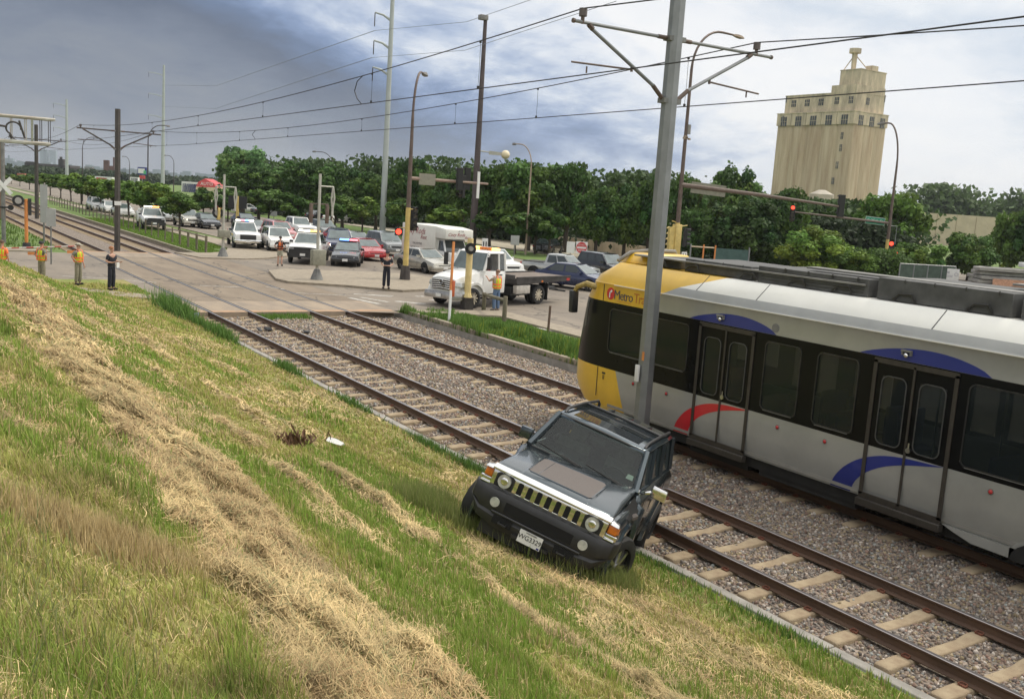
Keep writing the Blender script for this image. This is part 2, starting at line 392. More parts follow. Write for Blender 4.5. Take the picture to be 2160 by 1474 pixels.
# painted markings
PAINT = mat('worn_road_paint', (.60, .57, .52), .7, col2=(.22, .20, .17), scale=5, detail=6)
mb = MB()
def stripe(a, b, w):
    a = at(*a); b = at(*b); d = (b-a).normalized(); n = Vector((-d.y, d.x, 0))*w/2
    mb.add([(*(a-n).xy, .0), (*(b-n).xy, .0), (*(b+n).xy, .0), (*(a+n).xy, .0)], [(0, 1, 2, 3)])
for a, b_, w in [((422, 602), (505, 606), .13), ((624, 618), (730, 623), .13), ((746, 620), (830, 624), .22), ((737, 628), (800, 641), .28), ((775, 622), (826, 626), .2), ((760, 627), (820, 637), .2),
                 ((835, 635), (897, 641), .4), ((878, 625), (895, 625), .3), ((560, 605), (600, 610), .1), ((905, 632), (930, 634), .3), ((130, 582), (240, 588), .12), ((250, 590), (330, 596), .12),
                 ((840, 560), (905, 575), .12), ((870, 590), (912, 598), .25), ((1120, 690), (1215, 705), .3)]:
    stripe(a, b_, w)
for x in (27.9, 31.7):
    for y in range(66, 260, 9): mb.add([(x, y, .0), (x+.13, y, .0), (x+.13, y+3, .0), (x, y+3, .0)], [(0, 1, 2, 3)])
for y in (66.2,): mb.add([(24.5, y, .0), (36, y, .0), (36, y+.5, .0), (24.5, y+.5, .0)], [(0, 1, 2, 3)])
tag(mb.build('road_markings', PAINT, fixn=False), kind='structure')
# concrete crossing panels between and beside the rails, rust stained at their ends
PANEL = mat('crossing_panel', (.32, .25, .18), .85, col2=(.22, .18, .14), scale=1.6, detail=7, stretch=(1, .3, 1))
RUSTST = mat('rusty_concrete', (.47, .26, .14), .85, col2=(.30, .22, .15), scale=2.5, detail=6)
mb = MB(); FLG = mat('flangeway', (.05, .045, .04), .8, var=.3, scale=5)
for tx in (11.08, 15.07):
    for s in (-1, 1):
        r = tx+s*.7525
        for a in (r-.10, r+.037): mb.add([(a, 37.0, -.0035), (a+.063, 37.0, -.0035), (a+.063, 65.2, -.0035), (a, 65.2, -.0035)], [(0, 1, 2, 3)], 1)
for (x0, x1) in ((9.9, 10.2275), (10.43, 11.73), (11.93, 14.2175), (14.42, 15.72), (15.92, 17.9)):
    for (y0, y1) in ((37.15, 40.2), (61.5, 64.9)):
        k = 3 if x1-x0 > 1 else 1
        mb.add([(x0, y0, -.004), (x1, y0, -.004), (x1, y1, -.004), (x0, y1, -.004)], [(0, 1, 2, 3)], 0)
    mb.add([(x0, 36.85, -.003), (x1, 36.85, -.003), (x1, 37.25, -.003), (x0, 37.25, -.003)], [(0, 1, 2, 3)], 2)
    mb.add([(x0, 64.7, -.003), (x1, 64.7, -.003), (x1, 65.2, -.003), (x0, 65.2, -.003)], [(0, 1, 2, 3)], 2)
    mb.b2((x0, 36.8, -.4), (x1, 36.85, -.004), 0)
tag(mb.build('crossing_panels', [PANEL, FLG, RUSTST], fixn=False), kind='structure')

# ------------------------------------------------------------------ embankment
HAYC = np.array((.52, .395, .20)); GRN = np.array((.18, .265, .045)); OLV = np.array((.31, .31, .085)); DRT = np.array((.20, .15, .10)); DGR = np.array((.085, .14, .035)); DRYC = np.array((.46, .355, .18))
def masks(x, y):
    w = (fbm(x*.9+3, y*.6, 21)-.5)+.55*(fbm(x*3.4, y*2.2, 23)-.5)
    lo = 1.52+.035*np.clip(y-5, 0, 12)+w*.5; hi = 2.85+.02*np.clip(y-5, 0, 16)+w*.4
    hay = sstep(lo-.06, lo+.16, x)*(1-sstep(hi-.25, hi+.12, x))*(1-sstep(22, 30, y))
    s2 = np.exp(-((x-5.1-w*.5)/.15)**2)*sstep(.42, .58, fbm(x*.3, y*.35, 31))
    s3 = np.exp(-((x-4.0-w*.4)/.12)**2)*sstep(.5, .62, fbm(x*.3, y*.3, 37))*.8
    s4 = np.exp(-((x-7.1-w*.6)/.16)**2)*sstep(.5, .65, fbm(x*.3, y*.3, 39))*.7
    hay = np.maximum(hay, np.maximum(s2, np.maximum(s3, s4)))
    pt = sstep(.46, .60, fbm(x*.8, y*.45, 41)); hay = np.maximum(hay, .28*pt)
    dry = np.exp(-(((x-1.0)/.55)**2+((y-5.55)/.30)**2)**1.6)
    g = sstep(.44, .62, fbm(x*1.1, y*.38, 51)+.10*np.exp(-((x-3.6)/.35)**2)+.10*np.exp(-((x-4.6)/.3)**2)+.08*np.exp(-((x-5.8)/.4)**2))
    dark = sstep(.5, .7, fbm(x*.8, y*.8, 61))*(x < 1.5)
    bare = sstep(.62, .75, fbm(x*1.6+9, y*.9, 71))
    edge = np.exp(-((x-8.9)/.5)**2)*.5
    return hay, dry, g, dark, np.maximum(bare*.7, edge)
def base_colour(x, y):
    hay, dry, g, dark, bare = masks(x, y)
    c = OLV[None]*(1-g[:, None])+GRN[None]*g[:, None]
    c = c*(1-dark[:, None]*.6)+DGR[None]*dark[:, None]*.6
    c = c*(1-bare[:, None]*.6)+DRT[None]*bare[:, None]*.6
    c = c*(1-hay[:, None])+HAYC[None]*(.45+.9*fbm(x*2.6, y*1.7, 97, 4))[:, None]*hay[:, None]
    return c*(1-dry[:, None])+DRYC[None]*.85*dry[:, None]
xs = np.concatenate([np.linspace(-40, -3, 30), np.linspace(-2.8, 9.45, 150)])
ys = np.concatenate([np.linspace(-14, 0, 24)[:-1], np.linspace(0, 16, 190)[:-1], np.linspace(16, 48, 150)])
gx, gy = np.meshgrid(xs, ys); X = gx.ravel(); Y = gy.ravel(); Z = terr(X, Y)
nx = len(xs); ii, jj = np.meshgrid(np.arange(nx-1), np.arange(len(ys)-1)); a = (jj*nx+ii).ravel()
V = np.stack([X, Y, Z], 1); Fc = np.stack([a, a+1, a+1+nx, a+nx], 1)
EMB = attr_mat('embankment_soil', .95, .8, 25, .35, 22)
o = npmesh('embankment', V, Fc, EMB, base_colour(X, Y)*.8, smooth=True); tag(o, kind='structure')

def blades(x, y, z, h, w, lean, az, col, tipc=1.15, nseg=1):
    """one bent blade each: 5 verts 3 tris"""
    n = len(x); fx = np.cos(az); fy = np.sin(az)          # lean direction
    sx = -np.sin(az+rng.normal(0, .8, n)); sy = np.cos(az+rng.normal(0, .8, n))
    lx, lz = np.sin(lean), np.cos(lean)
    m1 = .55; V = np.empty((n, 5, 3), np.float32)
    V[:, 0] = np.stack([x-sx*w, y-sy*w, z-.01], 1); V[:, 1] = np.stack([x+sx*w, y+sy*w, z-.01], 1)
    hx = h*m1; k1 = lean*.55
    mx_ = x+fx*hx*np.sin(k1); my = y+fy*hx*np.sin(k1); mz = z+hx*np.cos(k1)
    V[:, 2] = np.stack([mx_-sx*w*.75, my-sy*w*.75, mz], 1); V[:, 3] = np.stack([mx_+sx*w*.75, my+sy*w*.75, mz], 1)
    V[:, 4] = np.stack([mx_+fx*h*(1-m1)*lx, my+fy*h*(1-m1)*lx, mz+h*(1-m1)*lz], 1)
    o = (np.arange(n)*5)[:, None]
    Fc = np.concatenate([o+np.array([[0, 1, 3]]), o+np.array([[0, 3, 2]]), o+np.array([[2, 3, 4]])], 0)
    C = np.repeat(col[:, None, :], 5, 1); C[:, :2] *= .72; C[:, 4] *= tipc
    return V.reshape(-1, 3), Fc, C.reshape(-1, 3)
def ring_samples(d0, d1, dens, x0=-.4, x1=9.4, ymax=47):
    A = PI*(d1*d1-d0*d0); n = int(A*dens*(84/360.)); r = np.sqrt(rng.uniform(d0*d0, d1*d1, n)); a = rng.uniform(R_(-14), R_(70), n)
    x = r*np.sin(a); y = r*np.cos(a); k = (x > x0) & (x < x1) & (y < ymax) & (y > .5); return x[k], y[k]
GRASSM = attr_mat('grass_blades', .7, 0, 1, 0, 1, .25)
Vs, Fs, Cs = [], [], []; off = 0
def push(v, f, c):
    global off
    Vs.append(v); Fs.append(f+off); Cs.append(c); off += len(v)
for d0, d1, dens, wd in ((1.0, 4.2, 5200, .0022), (4.2, 7, 4200, .0028), (7, 11, 2300, .0042), (11, 18, 1000, .0065), (18, 47, 330, .013)):
    x, y = ring_samples(d0, d1, dens); hay, dry, g, dark, bare = masks(x, y)
    keep = rng.random(len(x)) > np.clip(hay*.93+bare*.5, 0, .97); x, y, hay, dry, g, dark, bare = [q[keep] for q in (x, y, hay, dry, g, dark, bare)]
    n = len(x); z = terr(x, y)
    tuft = fbm(x*4.2, y*3.6, 81, 3)
    h = (.03+.07*sstep(.35, .7, tuft)+.03*g+.04*dark+.03*dry)*rng.uniform(.5, 1.3, n)*(1+.2*(x < 1.5))
    lean = np.abs(rng.normal(.35, .35, n))+.25*(1-g); lean = np.where(dry > .4, lean*.4, lean)
    az = rng.uniform(0, 2*PI, n)*.6 + 0.2
    t = rng.random((n, 1)); gg = np.clip(g+rng.normal(0, .3, n), 0, 1)[:, None]
    c = OLV*1.12*(1-gg)+GRN*1.15*gg
    str_ = (rng.random(n) < (.30-.16*g+.1*bare+.5*dry))[:, None]
    c = np.where(str_, HAYC*rng.uniform(.65, 1.1, (n, 1)), c)
    c = np.where((dry[:, None] > rng.random((n, 1))), DRYC*rng.uniform(.7, 1.15, (n, 1)), c)
    c = c*(1-.42*dark[:, None]*(1-np.minimum(1, dry*2))[:, None])*rng.uniform(.72, 1.3, (n, 1))
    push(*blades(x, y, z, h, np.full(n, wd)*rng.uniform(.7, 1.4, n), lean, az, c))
# tall coarse grass at the lower left corner and beside the kerb
def tall(cx, cy, sx, sy, n, h0, h1, w, cA, cB, lean=.35):
    x = rng.normal(cx, sx, n); y = rng.normal(cy, sy, n); x = np.minimum(x, 9.42); z = terr(x, y)
    t = rng.random((n, 1)); c = (np.array(cA)*(1-t)+np.array(cB)*t)*rng.uniform(.75, 1.2, (n, 1))
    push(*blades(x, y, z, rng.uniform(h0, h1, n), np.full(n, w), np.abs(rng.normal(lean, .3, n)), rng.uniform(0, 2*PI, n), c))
tall(.45, 3.9, .35, .55, 700, .08, .22, .0022, (.16, .22, .06), (.44, .37, .19), .6)
tall(.2, 4.9, .35, .8, 600, .08, .24, .0024, (.10, .17, .05), (.32, .30, .13), .6)
tall(1.0, 5.6, .32, .17, 3600, .06, .15, .0022, (.50, .39, .19), (.62, .50, .28), .2)
for (cx, cy, sx, sy, n, h1) in ((9.25, 37.6, .25, 1.3, 1500, .75), (9.3, 31.8, .12, .7, 900, .5), (9.3, 34.2, .12, .7, 500, .4), (9.35, 25.6, .1, .5, 500, .35), (9.35, 21.3, .06, .6, 300, .25), (9.3, 17.3, .1, .5, 500, .22), (9.3, 15.4, .1, .6, 800, .25), (9.3, 7.9, .1, .4, 400, .14), (9.35, 10.3, .08, .4, 300, .12)):
    tall(cx, cy, sx, sy, n, .1, h1, .006 if cy < 20 else .012, (.07, .16, .03), (.15, .25, .06), .4)
for cx, cy in ((6.6, 12.0), (6.75, 9.9), (7.2, 9.2), (6.1, 10.9), (6.45, 10.35), (7.0, 9.5), (5.9, 11.2), (7.55, 9.1), (7.75, 9.35), (7.9, 9.6), (6.1, 11.3)): tall(cx, cy, .2, .2, 1000, .12, .32, .0035, (.16, .23, .05), (.30, .30, .12), .3)
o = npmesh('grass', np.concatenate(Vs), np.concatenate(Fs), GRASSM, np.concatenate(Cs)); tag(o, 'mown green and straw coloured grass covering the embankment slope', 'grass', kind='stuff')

# loose cut hay: thin straws lying on the windrows
def straws(x, y, L, w, az, tilt, col, lift):
    n = len(x); dx = np.cos(az)*L/2; dy = np.sin(az)*L/2; za = terr(x-dx, y-dy)+lift; zb = terr(x+dx, y+dy)+lift+tilt
    px = -np.sin(az)*w; py = np.cos(az)*w; bow = rng.normal(0, .012, n); mz = np.maximum((za+zb)/2, terr(x, y)+lift)+np.abs(bow)
    bx = px/w*bow*1.5; by = py/w*bow*1.5
    V = np.empty((n, 6, 3), np.float32)
    V[:, 0] = np.stack([x-dx-px, y-dy-py, za], 1); V[:, 1] = np.stack([x-dx+px, y-dy+py, za], 1)
    V[:, 2] = np.stack([x+bx-px, y+by-py, mz], 1); V[:, 3] = np.stack([x+bx+px, y+by+py, mz+w*.6], 1)
    V[:, 4] = np.stack([x+dx-px*.5, y+dy-py*.5, zb], 1); V[:, 5] = np.stack([x+dx+px*.5, y+dy+py*.5, zb], 1)
    o = (np.arange(n)*6)[:, None]; Fc = np.concatenate([o+np.array([[0, 1, 3, 2]]), o+np.array([[2, 3, 5, 4]])], 0)
    return V.reshape(-1, 3), Fc, np.repeat(col[:, None, :], 6, 1).reshape(-1, 3)
Vs, Fs, Cs = [], [], []; off = 0
for d0, d1, dens, wd in ((1.5, 5, 8500, .0011), (5, 9, 6500, .0017), (9, 15, 2600, .003), (15, 34, 520, .007)):
    x, y = ring_samples(d0, d1, dens); hay, dry, g, dark, bare = masks(x, y)
    cl = .35+1.1*fbm(x*5, y*5, 91, 3)
    keep = rng.random(len(x)) < np.clip(hay*cl*1.25+.05, 0, 1); x, y, hay = x[keep], y[keep], hay[keep]; n = len(x)
    az = rng.normal(1.25, .75, n)+.9*(fbm(x*1.5, y*1.5, 95)-.5)
    cv_ = fbm(x*2.6, y*1.7, 97, 4); c = HAYC*rng.uniform(.68, 1.2, (n, 1))*(.45+1.15*cv_)[:, None]; brn = (fbm(x*1.2, y*1.0, 99) > .56)[:, None]*(rng.random((n, 1)) < .6); c = np.where(brn, c*np.array((.80, .74, .74)), c); grn = rng.random(n) < .12; c[grn] = np.array((.26, .26, .12))*rng.uniform(.7, 1.1, (grn.sum(), 1))
    dk = rng.random(n) < .10; c[dk] = c[dk]*.5
    push(*straws(x, y, rng.uniform(.04, .19, n)*(1 if d1 < 12 else 1.5), np.full(n, wd)*rng.uniform(.7, 1.6, n), az, rng.normal(0, .03, n), c, rng.uniform(.0, .05, n)*hay+.004+.11*hay*sstep(.5, .72, fbm(x*3.3, y*2.4, 98, 3))))
o = npmesh('cut_hay', np.concatenate(Vs), np.concatenate(Fs), attr_mat('straw', .8, 0, 1, 0, 1, .1), np.concatenate(Cs)); tag(o, 'loose dry cut hay lying in rows along the slope', 'hay', kind='stuff')

# overgrown verge right of the tracks
Vs, Fs, Cs = [], [], []; off = 0
n = 34000; y = rng.uniform(22, 36.6, n); x = rng.uniform(18.0, 21.6, n); k = (x < 21.4-(36.6-y)*.0+.2*np.sin(y)) & ~((y > 34.5) & (x > 20.6)); x, y = x[k], y[k]; n = len(x)
hh = (.10+.62*sstep(.35, .75, fbm(x*.9, y*.7, 101))*np.exp(-((x-18.9)/1.3)**2))*rng.uniform(.4, 1.15, n)
hh = np.where(y < 25, hh*.75, hh)
yel = (rng.random(n) < .10*(y < 31))[:, None]
c = np.where(yel, np.array((.34, .36, .05)), (np.array((.08, .17, .03))*(1-(t := rng.random((n, 1))))+np.array((.17, .27, .06))*t))*rng.uniform(.7, 1.2, (n, 1))
push(*blades(x, y, np.full(n, -.02), hh, np.full(n, .014)*rng.uniform(.6, 1.6, n), np.abs(rng.normal(.35, .3, n)), rng.uniform(0, 2*PI, n), c))
n = 16000; y = rng.uniform(65.5, 110, n); x = rng.uniform(17.5, 21.2, n); c = (np.array((.11, .20, .03))*(1-(t := rng.random((n, 1))))+np.array((.19, .27, .05))*t)
k = ~((y < 70.5) & (x > 19.6)); x, y, c = x[k], y[k], c[k]; n = len(x)
push(*blades(x, y, np.full(n, -.03), rng.uniform(.05, .14, n), np.full(n, .03), np.abs(rng.normal(.5, .3, n)), rng.uniform(0, 2*PI, n), c))
n = 9000; y = rng.uniform(37.0, 37.5, n); x = rng.uniform(12.1, 14.0, n)-.0; z_ = np.full(n, -.25); y = y-rng.uniform(.3, 1.3, n)*(1)
k = rng.random(n) < .25; x, y, z_ = x[k], y[k], z_[k]; n = len(x)
push(*blades(x, y, z_, rng.uniform(.08, .3, n), np.full(n, .012), np.abs(rng.normal(.4, .3, n)), rng.uniform(0, 2*PI, n), np.array((.12, .22, .04))*rng.uniform(.7, 1.3, (n, 1))))
n = 5000; x = rng.uniform(-4, 9.3, n); y = rng.uniform(66, 110, n)
push(*blades(x, y, np.full(n, -.03), rng.uniform(.1, .3, n), np.full(n, .04), np.abs(rng.normal(.5, .3, n)), rng.uniform(0, 2*PI, n), (np.array((.12, .19, .04))*rng.uniform(.6, 1.5, (n, 1)))))
o = npmesh('verge_weeds', np.concatenate(Vs), np.concatenate(Fs), GRASSM, np.concatenate(Cs)); tag(o, 'green weeds and grass growing beside the railway tracks', 'weeds', kind='stuff')

# ------------------------------------------------------------------ ballast
def ballast_mat():
    m = bpy.data.materials.new('ballast'); m.use_nodes = True; nt = m.node_tree; b = nt.nodes['Principled BSDF']; b.inputs['Roughness'].default_value = .9
    tc = nt.nodes.new('ShaderNodeTexCoord'); v = nt.nodes.new('ShaderNodeTexVoronoi'); v.inputs['Scale'].default_value = 17; v.inputs['Randomness'].default_value = 1
    nt.links.new(tc.outputs['Object'], v.inputs['Vector'])
    sep = nt.nodes.new('ShaderNodeSeparateColor'); nt.links.new(v.outputs['Color'], sep.inputs['Color'])
    cr = nt.nodes.new('ShaderNodeValToRGB'); e = cr.color_ramp.elements; e[0].color = (.12, .095, .078, 1); e[1].color = (.38, .325, .27, 1)
    for p, c in ((.35, (.24, .19, .15)), (.6, (.18, .155, .13)), (.8, (.30, .235, .19))): k = e.new(p); k.color = (*c, 1)
    nt.links.new(sep.outputs['Red'], cr.inputs['Fac']); nt.links.new(cr.outputs['Color'], b.inputs['Base Color'])
    mr = nt.nodes.new('ShaderNodeMapRange'); mr.inputs['From Max'].default_value = .6; mr.inputs['To Min'].default_value = 1; mr.inputs['To Max'].default_value = 0
    nt.links.new(v.outputs['Distance'], mr.inputs['Value'])
    bp = nt.nodes.new('ShaderNodeBump'); bp.inputs['Strength'].default_value = 1; bp.inputs['Distance'].default_value = .05
    nt.links.new(mr.outputs['Result'], bp.inputs['Height']); nt.links.new(bp.outputs['Normal'], b.inputs['Normal'])
    return m
BALL = ballast_mat()
xs = np.linspace(9.44, 18.0, 44); ys = np.concatenate([np.linspace(-14, 37.0, 170)])
def bed(xs, ys):
    gx, gy = np.meshgrid(xs, ys); X = gx.ravel(); Y = gy.ravel(); Z = bedz(X, Y); nx = len(xs)
    ii, jj = np.meshgrid(np.arange(nx-1), np.arange(len(ys)-1)); a = (jj*nx+ii).ravel(); return np.stack([X, Y, Z], 1), np.stack([a, a+1, a+1+nx, a+nx], 1)
def bedz(X, Y):
    d = np.minimum(np.abs(X-11.08), np.abs(X-15.07))
    z = -.225-.03*sstep(1.1, 1.9, d)+.05*np.exp(-((X-13.08)/.7)**2)+(fbm(X*1.2, Y*1.2, 7)-.5)*.04
    return z-.05*sstep(.7, 0, np.abs(X-9.55))
v1, f1 = bed(xs, ys); v2, f2 = bed(np.linspace(9.44, 17.35, 12), np.linspace(65.0, 420, 80))
o = npmesh('trackbed', np.concatenate([v1, v2]), np.concatenate([f1, f2+len(v1)]), BALL, smooth=True); tag(o, kind='structure')
# the sides of the lowered trackbed
mb = MB(); mb.b2((9.44, 64.6, -.5), (17.35, 65.2, -.012)); mb.b2((18.0, -14, -.6), (18.03, 37, -.03)); mb.b2((9.40, 65.2, -.6), (9.44, 420, -.03)); mb.b2((17.36, 200, -.6), (17.39, 420, -.03)); mb.b2((9.4, -14.2, -.6), (18.0, -14, -.03))
tag(mb.build('trackbed_edge', CONCG), kind='structure')
# real stones
t = (1+5**.5)/2
IV = np.array([(-1, t, 0), (1, t, 0), (-1, -t, 0), (1, -t, 0), (0, -1, t), (0, 1, t), (0, -1, -t), (0, 1, -t), (t, 0, -1), (t, 0, 1), (-t, 0, -1), (-t, 0, 1)])/1.9
IF = np.array([(0, 11, 5), (0, 5, 1), (0, 1, 7), (0, 7, 10), (0, 10, 11), (1, 5, 9), (5, 11, 4), (11, 10, 2), (10, 7, 6), (7, 1, 8), (3, 9, 4), (3, 4, 2), (3, 2, 6), (3, 6, 8), (3, 8, 9), (4, 9, 5), (2, 4, 11), (6, 2, 10), (8, 6, 7), (9, 8, 1)])
def stones(x, y, z, r, base_v=IV, base_f=IF):
    n = len(x); k = len(base_v); V = np.repeat(base_v[None], n, 0)*(1+rng.normal(0, .17, (n, k, 1)))
    V = V*rng.uniform(.6, 1.15, (n, 1, 3)); a = rng.uniform(0, 2*PI, n); c, s = np.cos(a)[:, None], np.sin(a)[:, None]; b_ = rng.normal(0, .5, n); cb, sb = np.cos(b_)[:, None], np.sin(b_)[:, None]
    vx = V[..., 0]*c-V[..., 1]*s; vy = V[..., 0]*s+V[..., 1]*c; vz = V[..., 2]
    vx, vz = vx*cb+vz*sb, -vx*sb+vz*cb
    P = np.stack([vx*r[:, None]+x[:, None], vy*r[:, None]+y[:, None], vz*r[:, None]+z[:, None]], 2)
    Fc = (base_f[None]+(np.arange(n)*k)[:, None, None]).reshape(-1, 3)
    u = rng.random((n, 1)); pal = np.array([(.235, .18, .142), (.17, .148, .13), (.37, .32, .28), (.26, .205, .13), (.12, .10, .09), (.21, .14, .11), (.23, .23, .215)])
    col = pal[rng.choice(len(pal), n, p=(.26, .2, .12, .14, .12, .1, .06))]*rng.uniform(.75, 1.25, (n, 1))*.95
    return P.reshape(-1, 3), Fc, np.repeat(col[:, None]*np.array((1.22, 1.24, 1.24)), k, 1).reshape(-1, 3)
Vs, Fs, Cs = [], [], []; off = 0
SL = [11.80 - .7524*i for i in range(60)]
OV = np.array([(1, 0, 0), (-1, 0, 0), (0, 1, 0), (0, -1, 0), (0, 0, 1), (0, 0, -1)], float); OF = np.array([(0, 2, 4), (2, 1, 4), (1, 3, 4), (3, 0, 4), (2, 0, 5), (1, 2, 5), (3, 1, 5), (0, 3, 5)])
for y0, y1, dens, bv, bf, rr in ((4.3, 12, 640, IV, IF, .027), (12, 19, 420, IV, IF, .031), (19, 27, 330, OV, OF, .042), (27, 36.8, 230, OV, OF, .05)):
    n = int((y1-y0)*8.5*dens); x = rng.uniform(9.50, 17.8, n); y = rng.uniform(y0, y1, n)
    r = rr*rng.uniform(.6, 1.35, n); z = bedz(x, y)+rng.uniform(-.3, .5, n)*r
    # keep off the rails and the middle of the sleepers
    ok = np.ones(n, bool)
    for tx in (11.08, 15.07):
        for s in (-1, 1): ok &= np.abs(x-(tx+s*.7525)) > .085
    ph = ((y-11.97+.125) % .7524); onsl = (ph < .25) & ((np.abs(x-11.08) < 1.27) | (np.abs(x-15.07) < 1.27))
    ok &= ~(onsl & (rng.random(n) > .06))
    x, y, z, r = x[ok], y[ok], z[ok], r[ok]
    push(*stones(x, y, z, r, bv, bf))
o = npmesh('ballast_stones', np.concatenate(Vs), np.concatenate(Fs), attr_mat('ballast_stone', .88, 0, 1, .2, 60), np.concatenate(Cs)); tag(o, 'crushed brown and grey stone ballast between the rails and sleepers', 'ballast', kind='stuff')

# ------------------------------------------------------------------ tracks
RUST = mat('rusty_rail', (.125, .074, .048), .8, .1, var=.35, scale=7, col2=(.085, .05, .034), stretch=(1, .2, 1), bump=.3)
RTOP = mat('rail_head', (.36, .33, .33), .32, .9, var=.15, scale=4, stretch=(1, .1, 1))
SLP = mat('concrete_sleeper', (.385, .305, .20), .9, col2=(.25, .18, .115), scale=3.2, detail=7, bump=.5, bscale=60)
CLIP = mat('rusty_clip', (.20, .075, .045), .8, .2, var=.4, scale=30)
def rail_mb(y0, y1, seg=1):
    prof = [(-.07, -.16), (.07, -.16), (.07, -.148), (.014, -.13), (.010, -.045), (.034, -.030), (.036, -.006), (.026, 0), (-.026, 0), (-.036, -.006), (-.034, -.030), (-.010, -.045), (-.014, -.13), (-.07, -.148)]
    mb = MB(); n = len(prof)
    V = [(p[0], y0, p[1]) for p in prof]+[(p[0], y1, p[1]) for p in prof]
    Fc = [(i, (i+1) % n, (i+1) % n+n, i+n) for i in range(n)]; mi = [1 if i in (6, 7, 8) else 0 for i in range(n)]
    mb.add(V, Fc, mi); return mb
def sleeper_mb(half=.125):
    mb = MB(); rings = []
    for x, zt, w in ((-1.3, -.185, .9), (-1.26, -.172, 1), (-.95, -.165, 1), (-.5, -.165, .98), (-.28, -.20, .85), (.28, -.20, .85), (.5, -.165, .98), (.95, -.165, 1), (1.26, -.172, 1), (1.3, -.185, .9)):
        h = half*w; rings.append([(x, -h, -.36), (x, -h*.94, zt-.02), (x, -h*.80, zt), (x, h*.80, zt), (x, h*.94, zt-.02), (x, h, -.36)])
    mb.loft(rings, smooth=False); return mb
def clip_mb(s, q):
    mb = MB()
    if 1:
        x = s*.7525+q*.095; mb.box((x, 0, -.155), (.05, .10, .022)); mb.tube([(x+q*.02, -.05, -.15), (x-q*.02, -.045, -.13), (x-q*.02, .03, -.128), (x+q*.025, .05, -.145)], .009, 5)
    return mb
smesh = None
for idx, tx in enumerate((11.08, 15.07)):
    T = thing('railway_track', ['near railway track with rusty rails on pale concrete sleepers, next to the slope', 'far railway track on pale concrete sleepers, under the light rail train'][idx], 'railway track', (tx, 0, 0))
    for s in (-1, 1):
        o = rail_mb(-14, 400).build('rail', [RUST, RTOP], T, fixn=False); o.location.x = s*.7525
    ysl = [11.97-.7524*k for k in range(12)]+[11.97+.7524*(k+1) for k in range(33)]
    for k, y in enumerate(ysl):
        if smesh is None:
            so = sleeper_mb().build('sleeper', SLP, T, bevel=.006, seg=1); smesh = so.data
            cl = [clip_mb(s, q).build('rail_clip', CLIP, so) for s in (-1, 1) for q in (-1, 1)]; cmesh = [c.data for c in cl]; so.location = (0, y, 0)
        else:
            so = bpy.data.objects.new('sleeper', smesh); COL.objects.link(so); so.parent = T
            so.location = (random.uniform(-.02, .02), y+random.uniform(-.015, .015), random.uniform(-.006, .004)); so.rotation_euler.z = random.uniform(-.008, .008)
            if y < 22:
                for c in cmesh:
                    co = bpy.data.objects.new('rail_clip', c); COL.objects.link(co); co.parent = so
    for k in range(54):
        so = bpy.data.objects.new('sleeper', smesh); COL.objects.link(so); so.parent = T; so.location = (0, 65.8+k*.7524, 0)
    mb = MB()
    for k in range(300): mb.box((0, 106.4+k*.7524, -.2), (2.6, .25, .06))
    tag(mb.build('sleeper', SLP, T, fixn=False), kind='stuff')
# ================================================================== LIGHT RAIL TRAIN
T_GREY = mat('train_grey', (.37, .372, .355), .32, .25, coat=.3, var=.10, scale=1.5, detail=8)
T_WHITE = mat('train_roof_cove', (.80, .79, .74), .3, .1, coat=.2, var=.05, scale=1.2)
T_YEL = mat('train_yellow', (.72, .44, .035), .32, 0, coat=.4, var=.10, scale=1.6, detail=8)
T_BLK = mat('train_black_band', (.008, .008, .008), .25, 0, spec=.14, var=.25, scale=2, detail=8)
T_BLUE = mat('train_blue', (.016, .028, .20), .35, coat=.3, var=.08, scale=3)
T_RED = mat('train_red', (.55, .02, .03), .35, coat=.3, var=.08, scale=3)
T_FR = mat('train_frame', (.06, .052, .044), .45, .3, var=.2, scale=6)
T_FR2 = mat('window_rubber', (.03, .029, .028), .35, var=.2, scale=8)
T_ROOF = mat('roof_equipment_grey', (.085, .085, .082), .7, var=.35, scale=2.5, detail=8)
T_ROOF2 = mat('roof_equipment_light', (.21, .205, .19), .65, var=.3, scale=2.5, detail=8)
T_UND = mat('underframe_black', (.014, .013, .012), .8, var=.4, scale=4)
T_GLASS = glass_mat('train_glass', (.40, .42, .40), .66, .05, .35)
T_SEAT = mat('blue_seat_fabric', (.02, .03, .14), .8, var=.4, scale=30)
T_INT = mat('train_interior', (.25, .24, .22), .6, var=.1, scale=3)
TR = thing('light_rail_train', 'grey light rail train with yellow cab and blue and red swooshes, behind the tall pole', 'train', (15.07, 0, 0))
ROWS = [(.40, 1.255), (.62, 1.30), (.86, 1.325), (1.30, 1.325), (1.38, 1.325), (1.68, 1.325), (2.68, 1.325), (2.80, 1.325), (3.17, 1.325), (3.20, 1.345), (3.225, 1.325), (3.37, 1.30), (3.67, .97)]
FN = {.40: 18.75, .62: 19.0, .86: 19.12, 1.30: 19.12, 1.38: 19.11, 1.68: 19.08, 2.68: 18.85, 2.80: 18.8, 3.17: 18.5, 3.20: 18.48, 3.225: 18.45, 3.37: 18.28, 3.67: 17.75}
YN = 17.45
def yel(z): return float(np.interp(z, [.4, .62, .86, 1.30, 2.80, 3.2, 3.37, 3.67], [16.62, 16.68, 16.76, 16.95, 16.15, 15.58, 15.15, 14.15]))
WIN = [(16.05, 17.30, 1.68), (14.68, 15.95, 1.68), (11.76, 12.64, 1.38), (10.52, 11.42, 1.38), (6.2, 8.54, 1.38), (4.0, 5.9, 1.38), (-1.0, 1.2, 1.38), (-3.6, -1.3, 1.38), (-6.2, -4.0, 1.38), (-9.0, -6.6, 1.38)]
DOORS = [(12.94, 14.36), (8.75, 10.20), (1.9, 3.35)]
DWIN = []
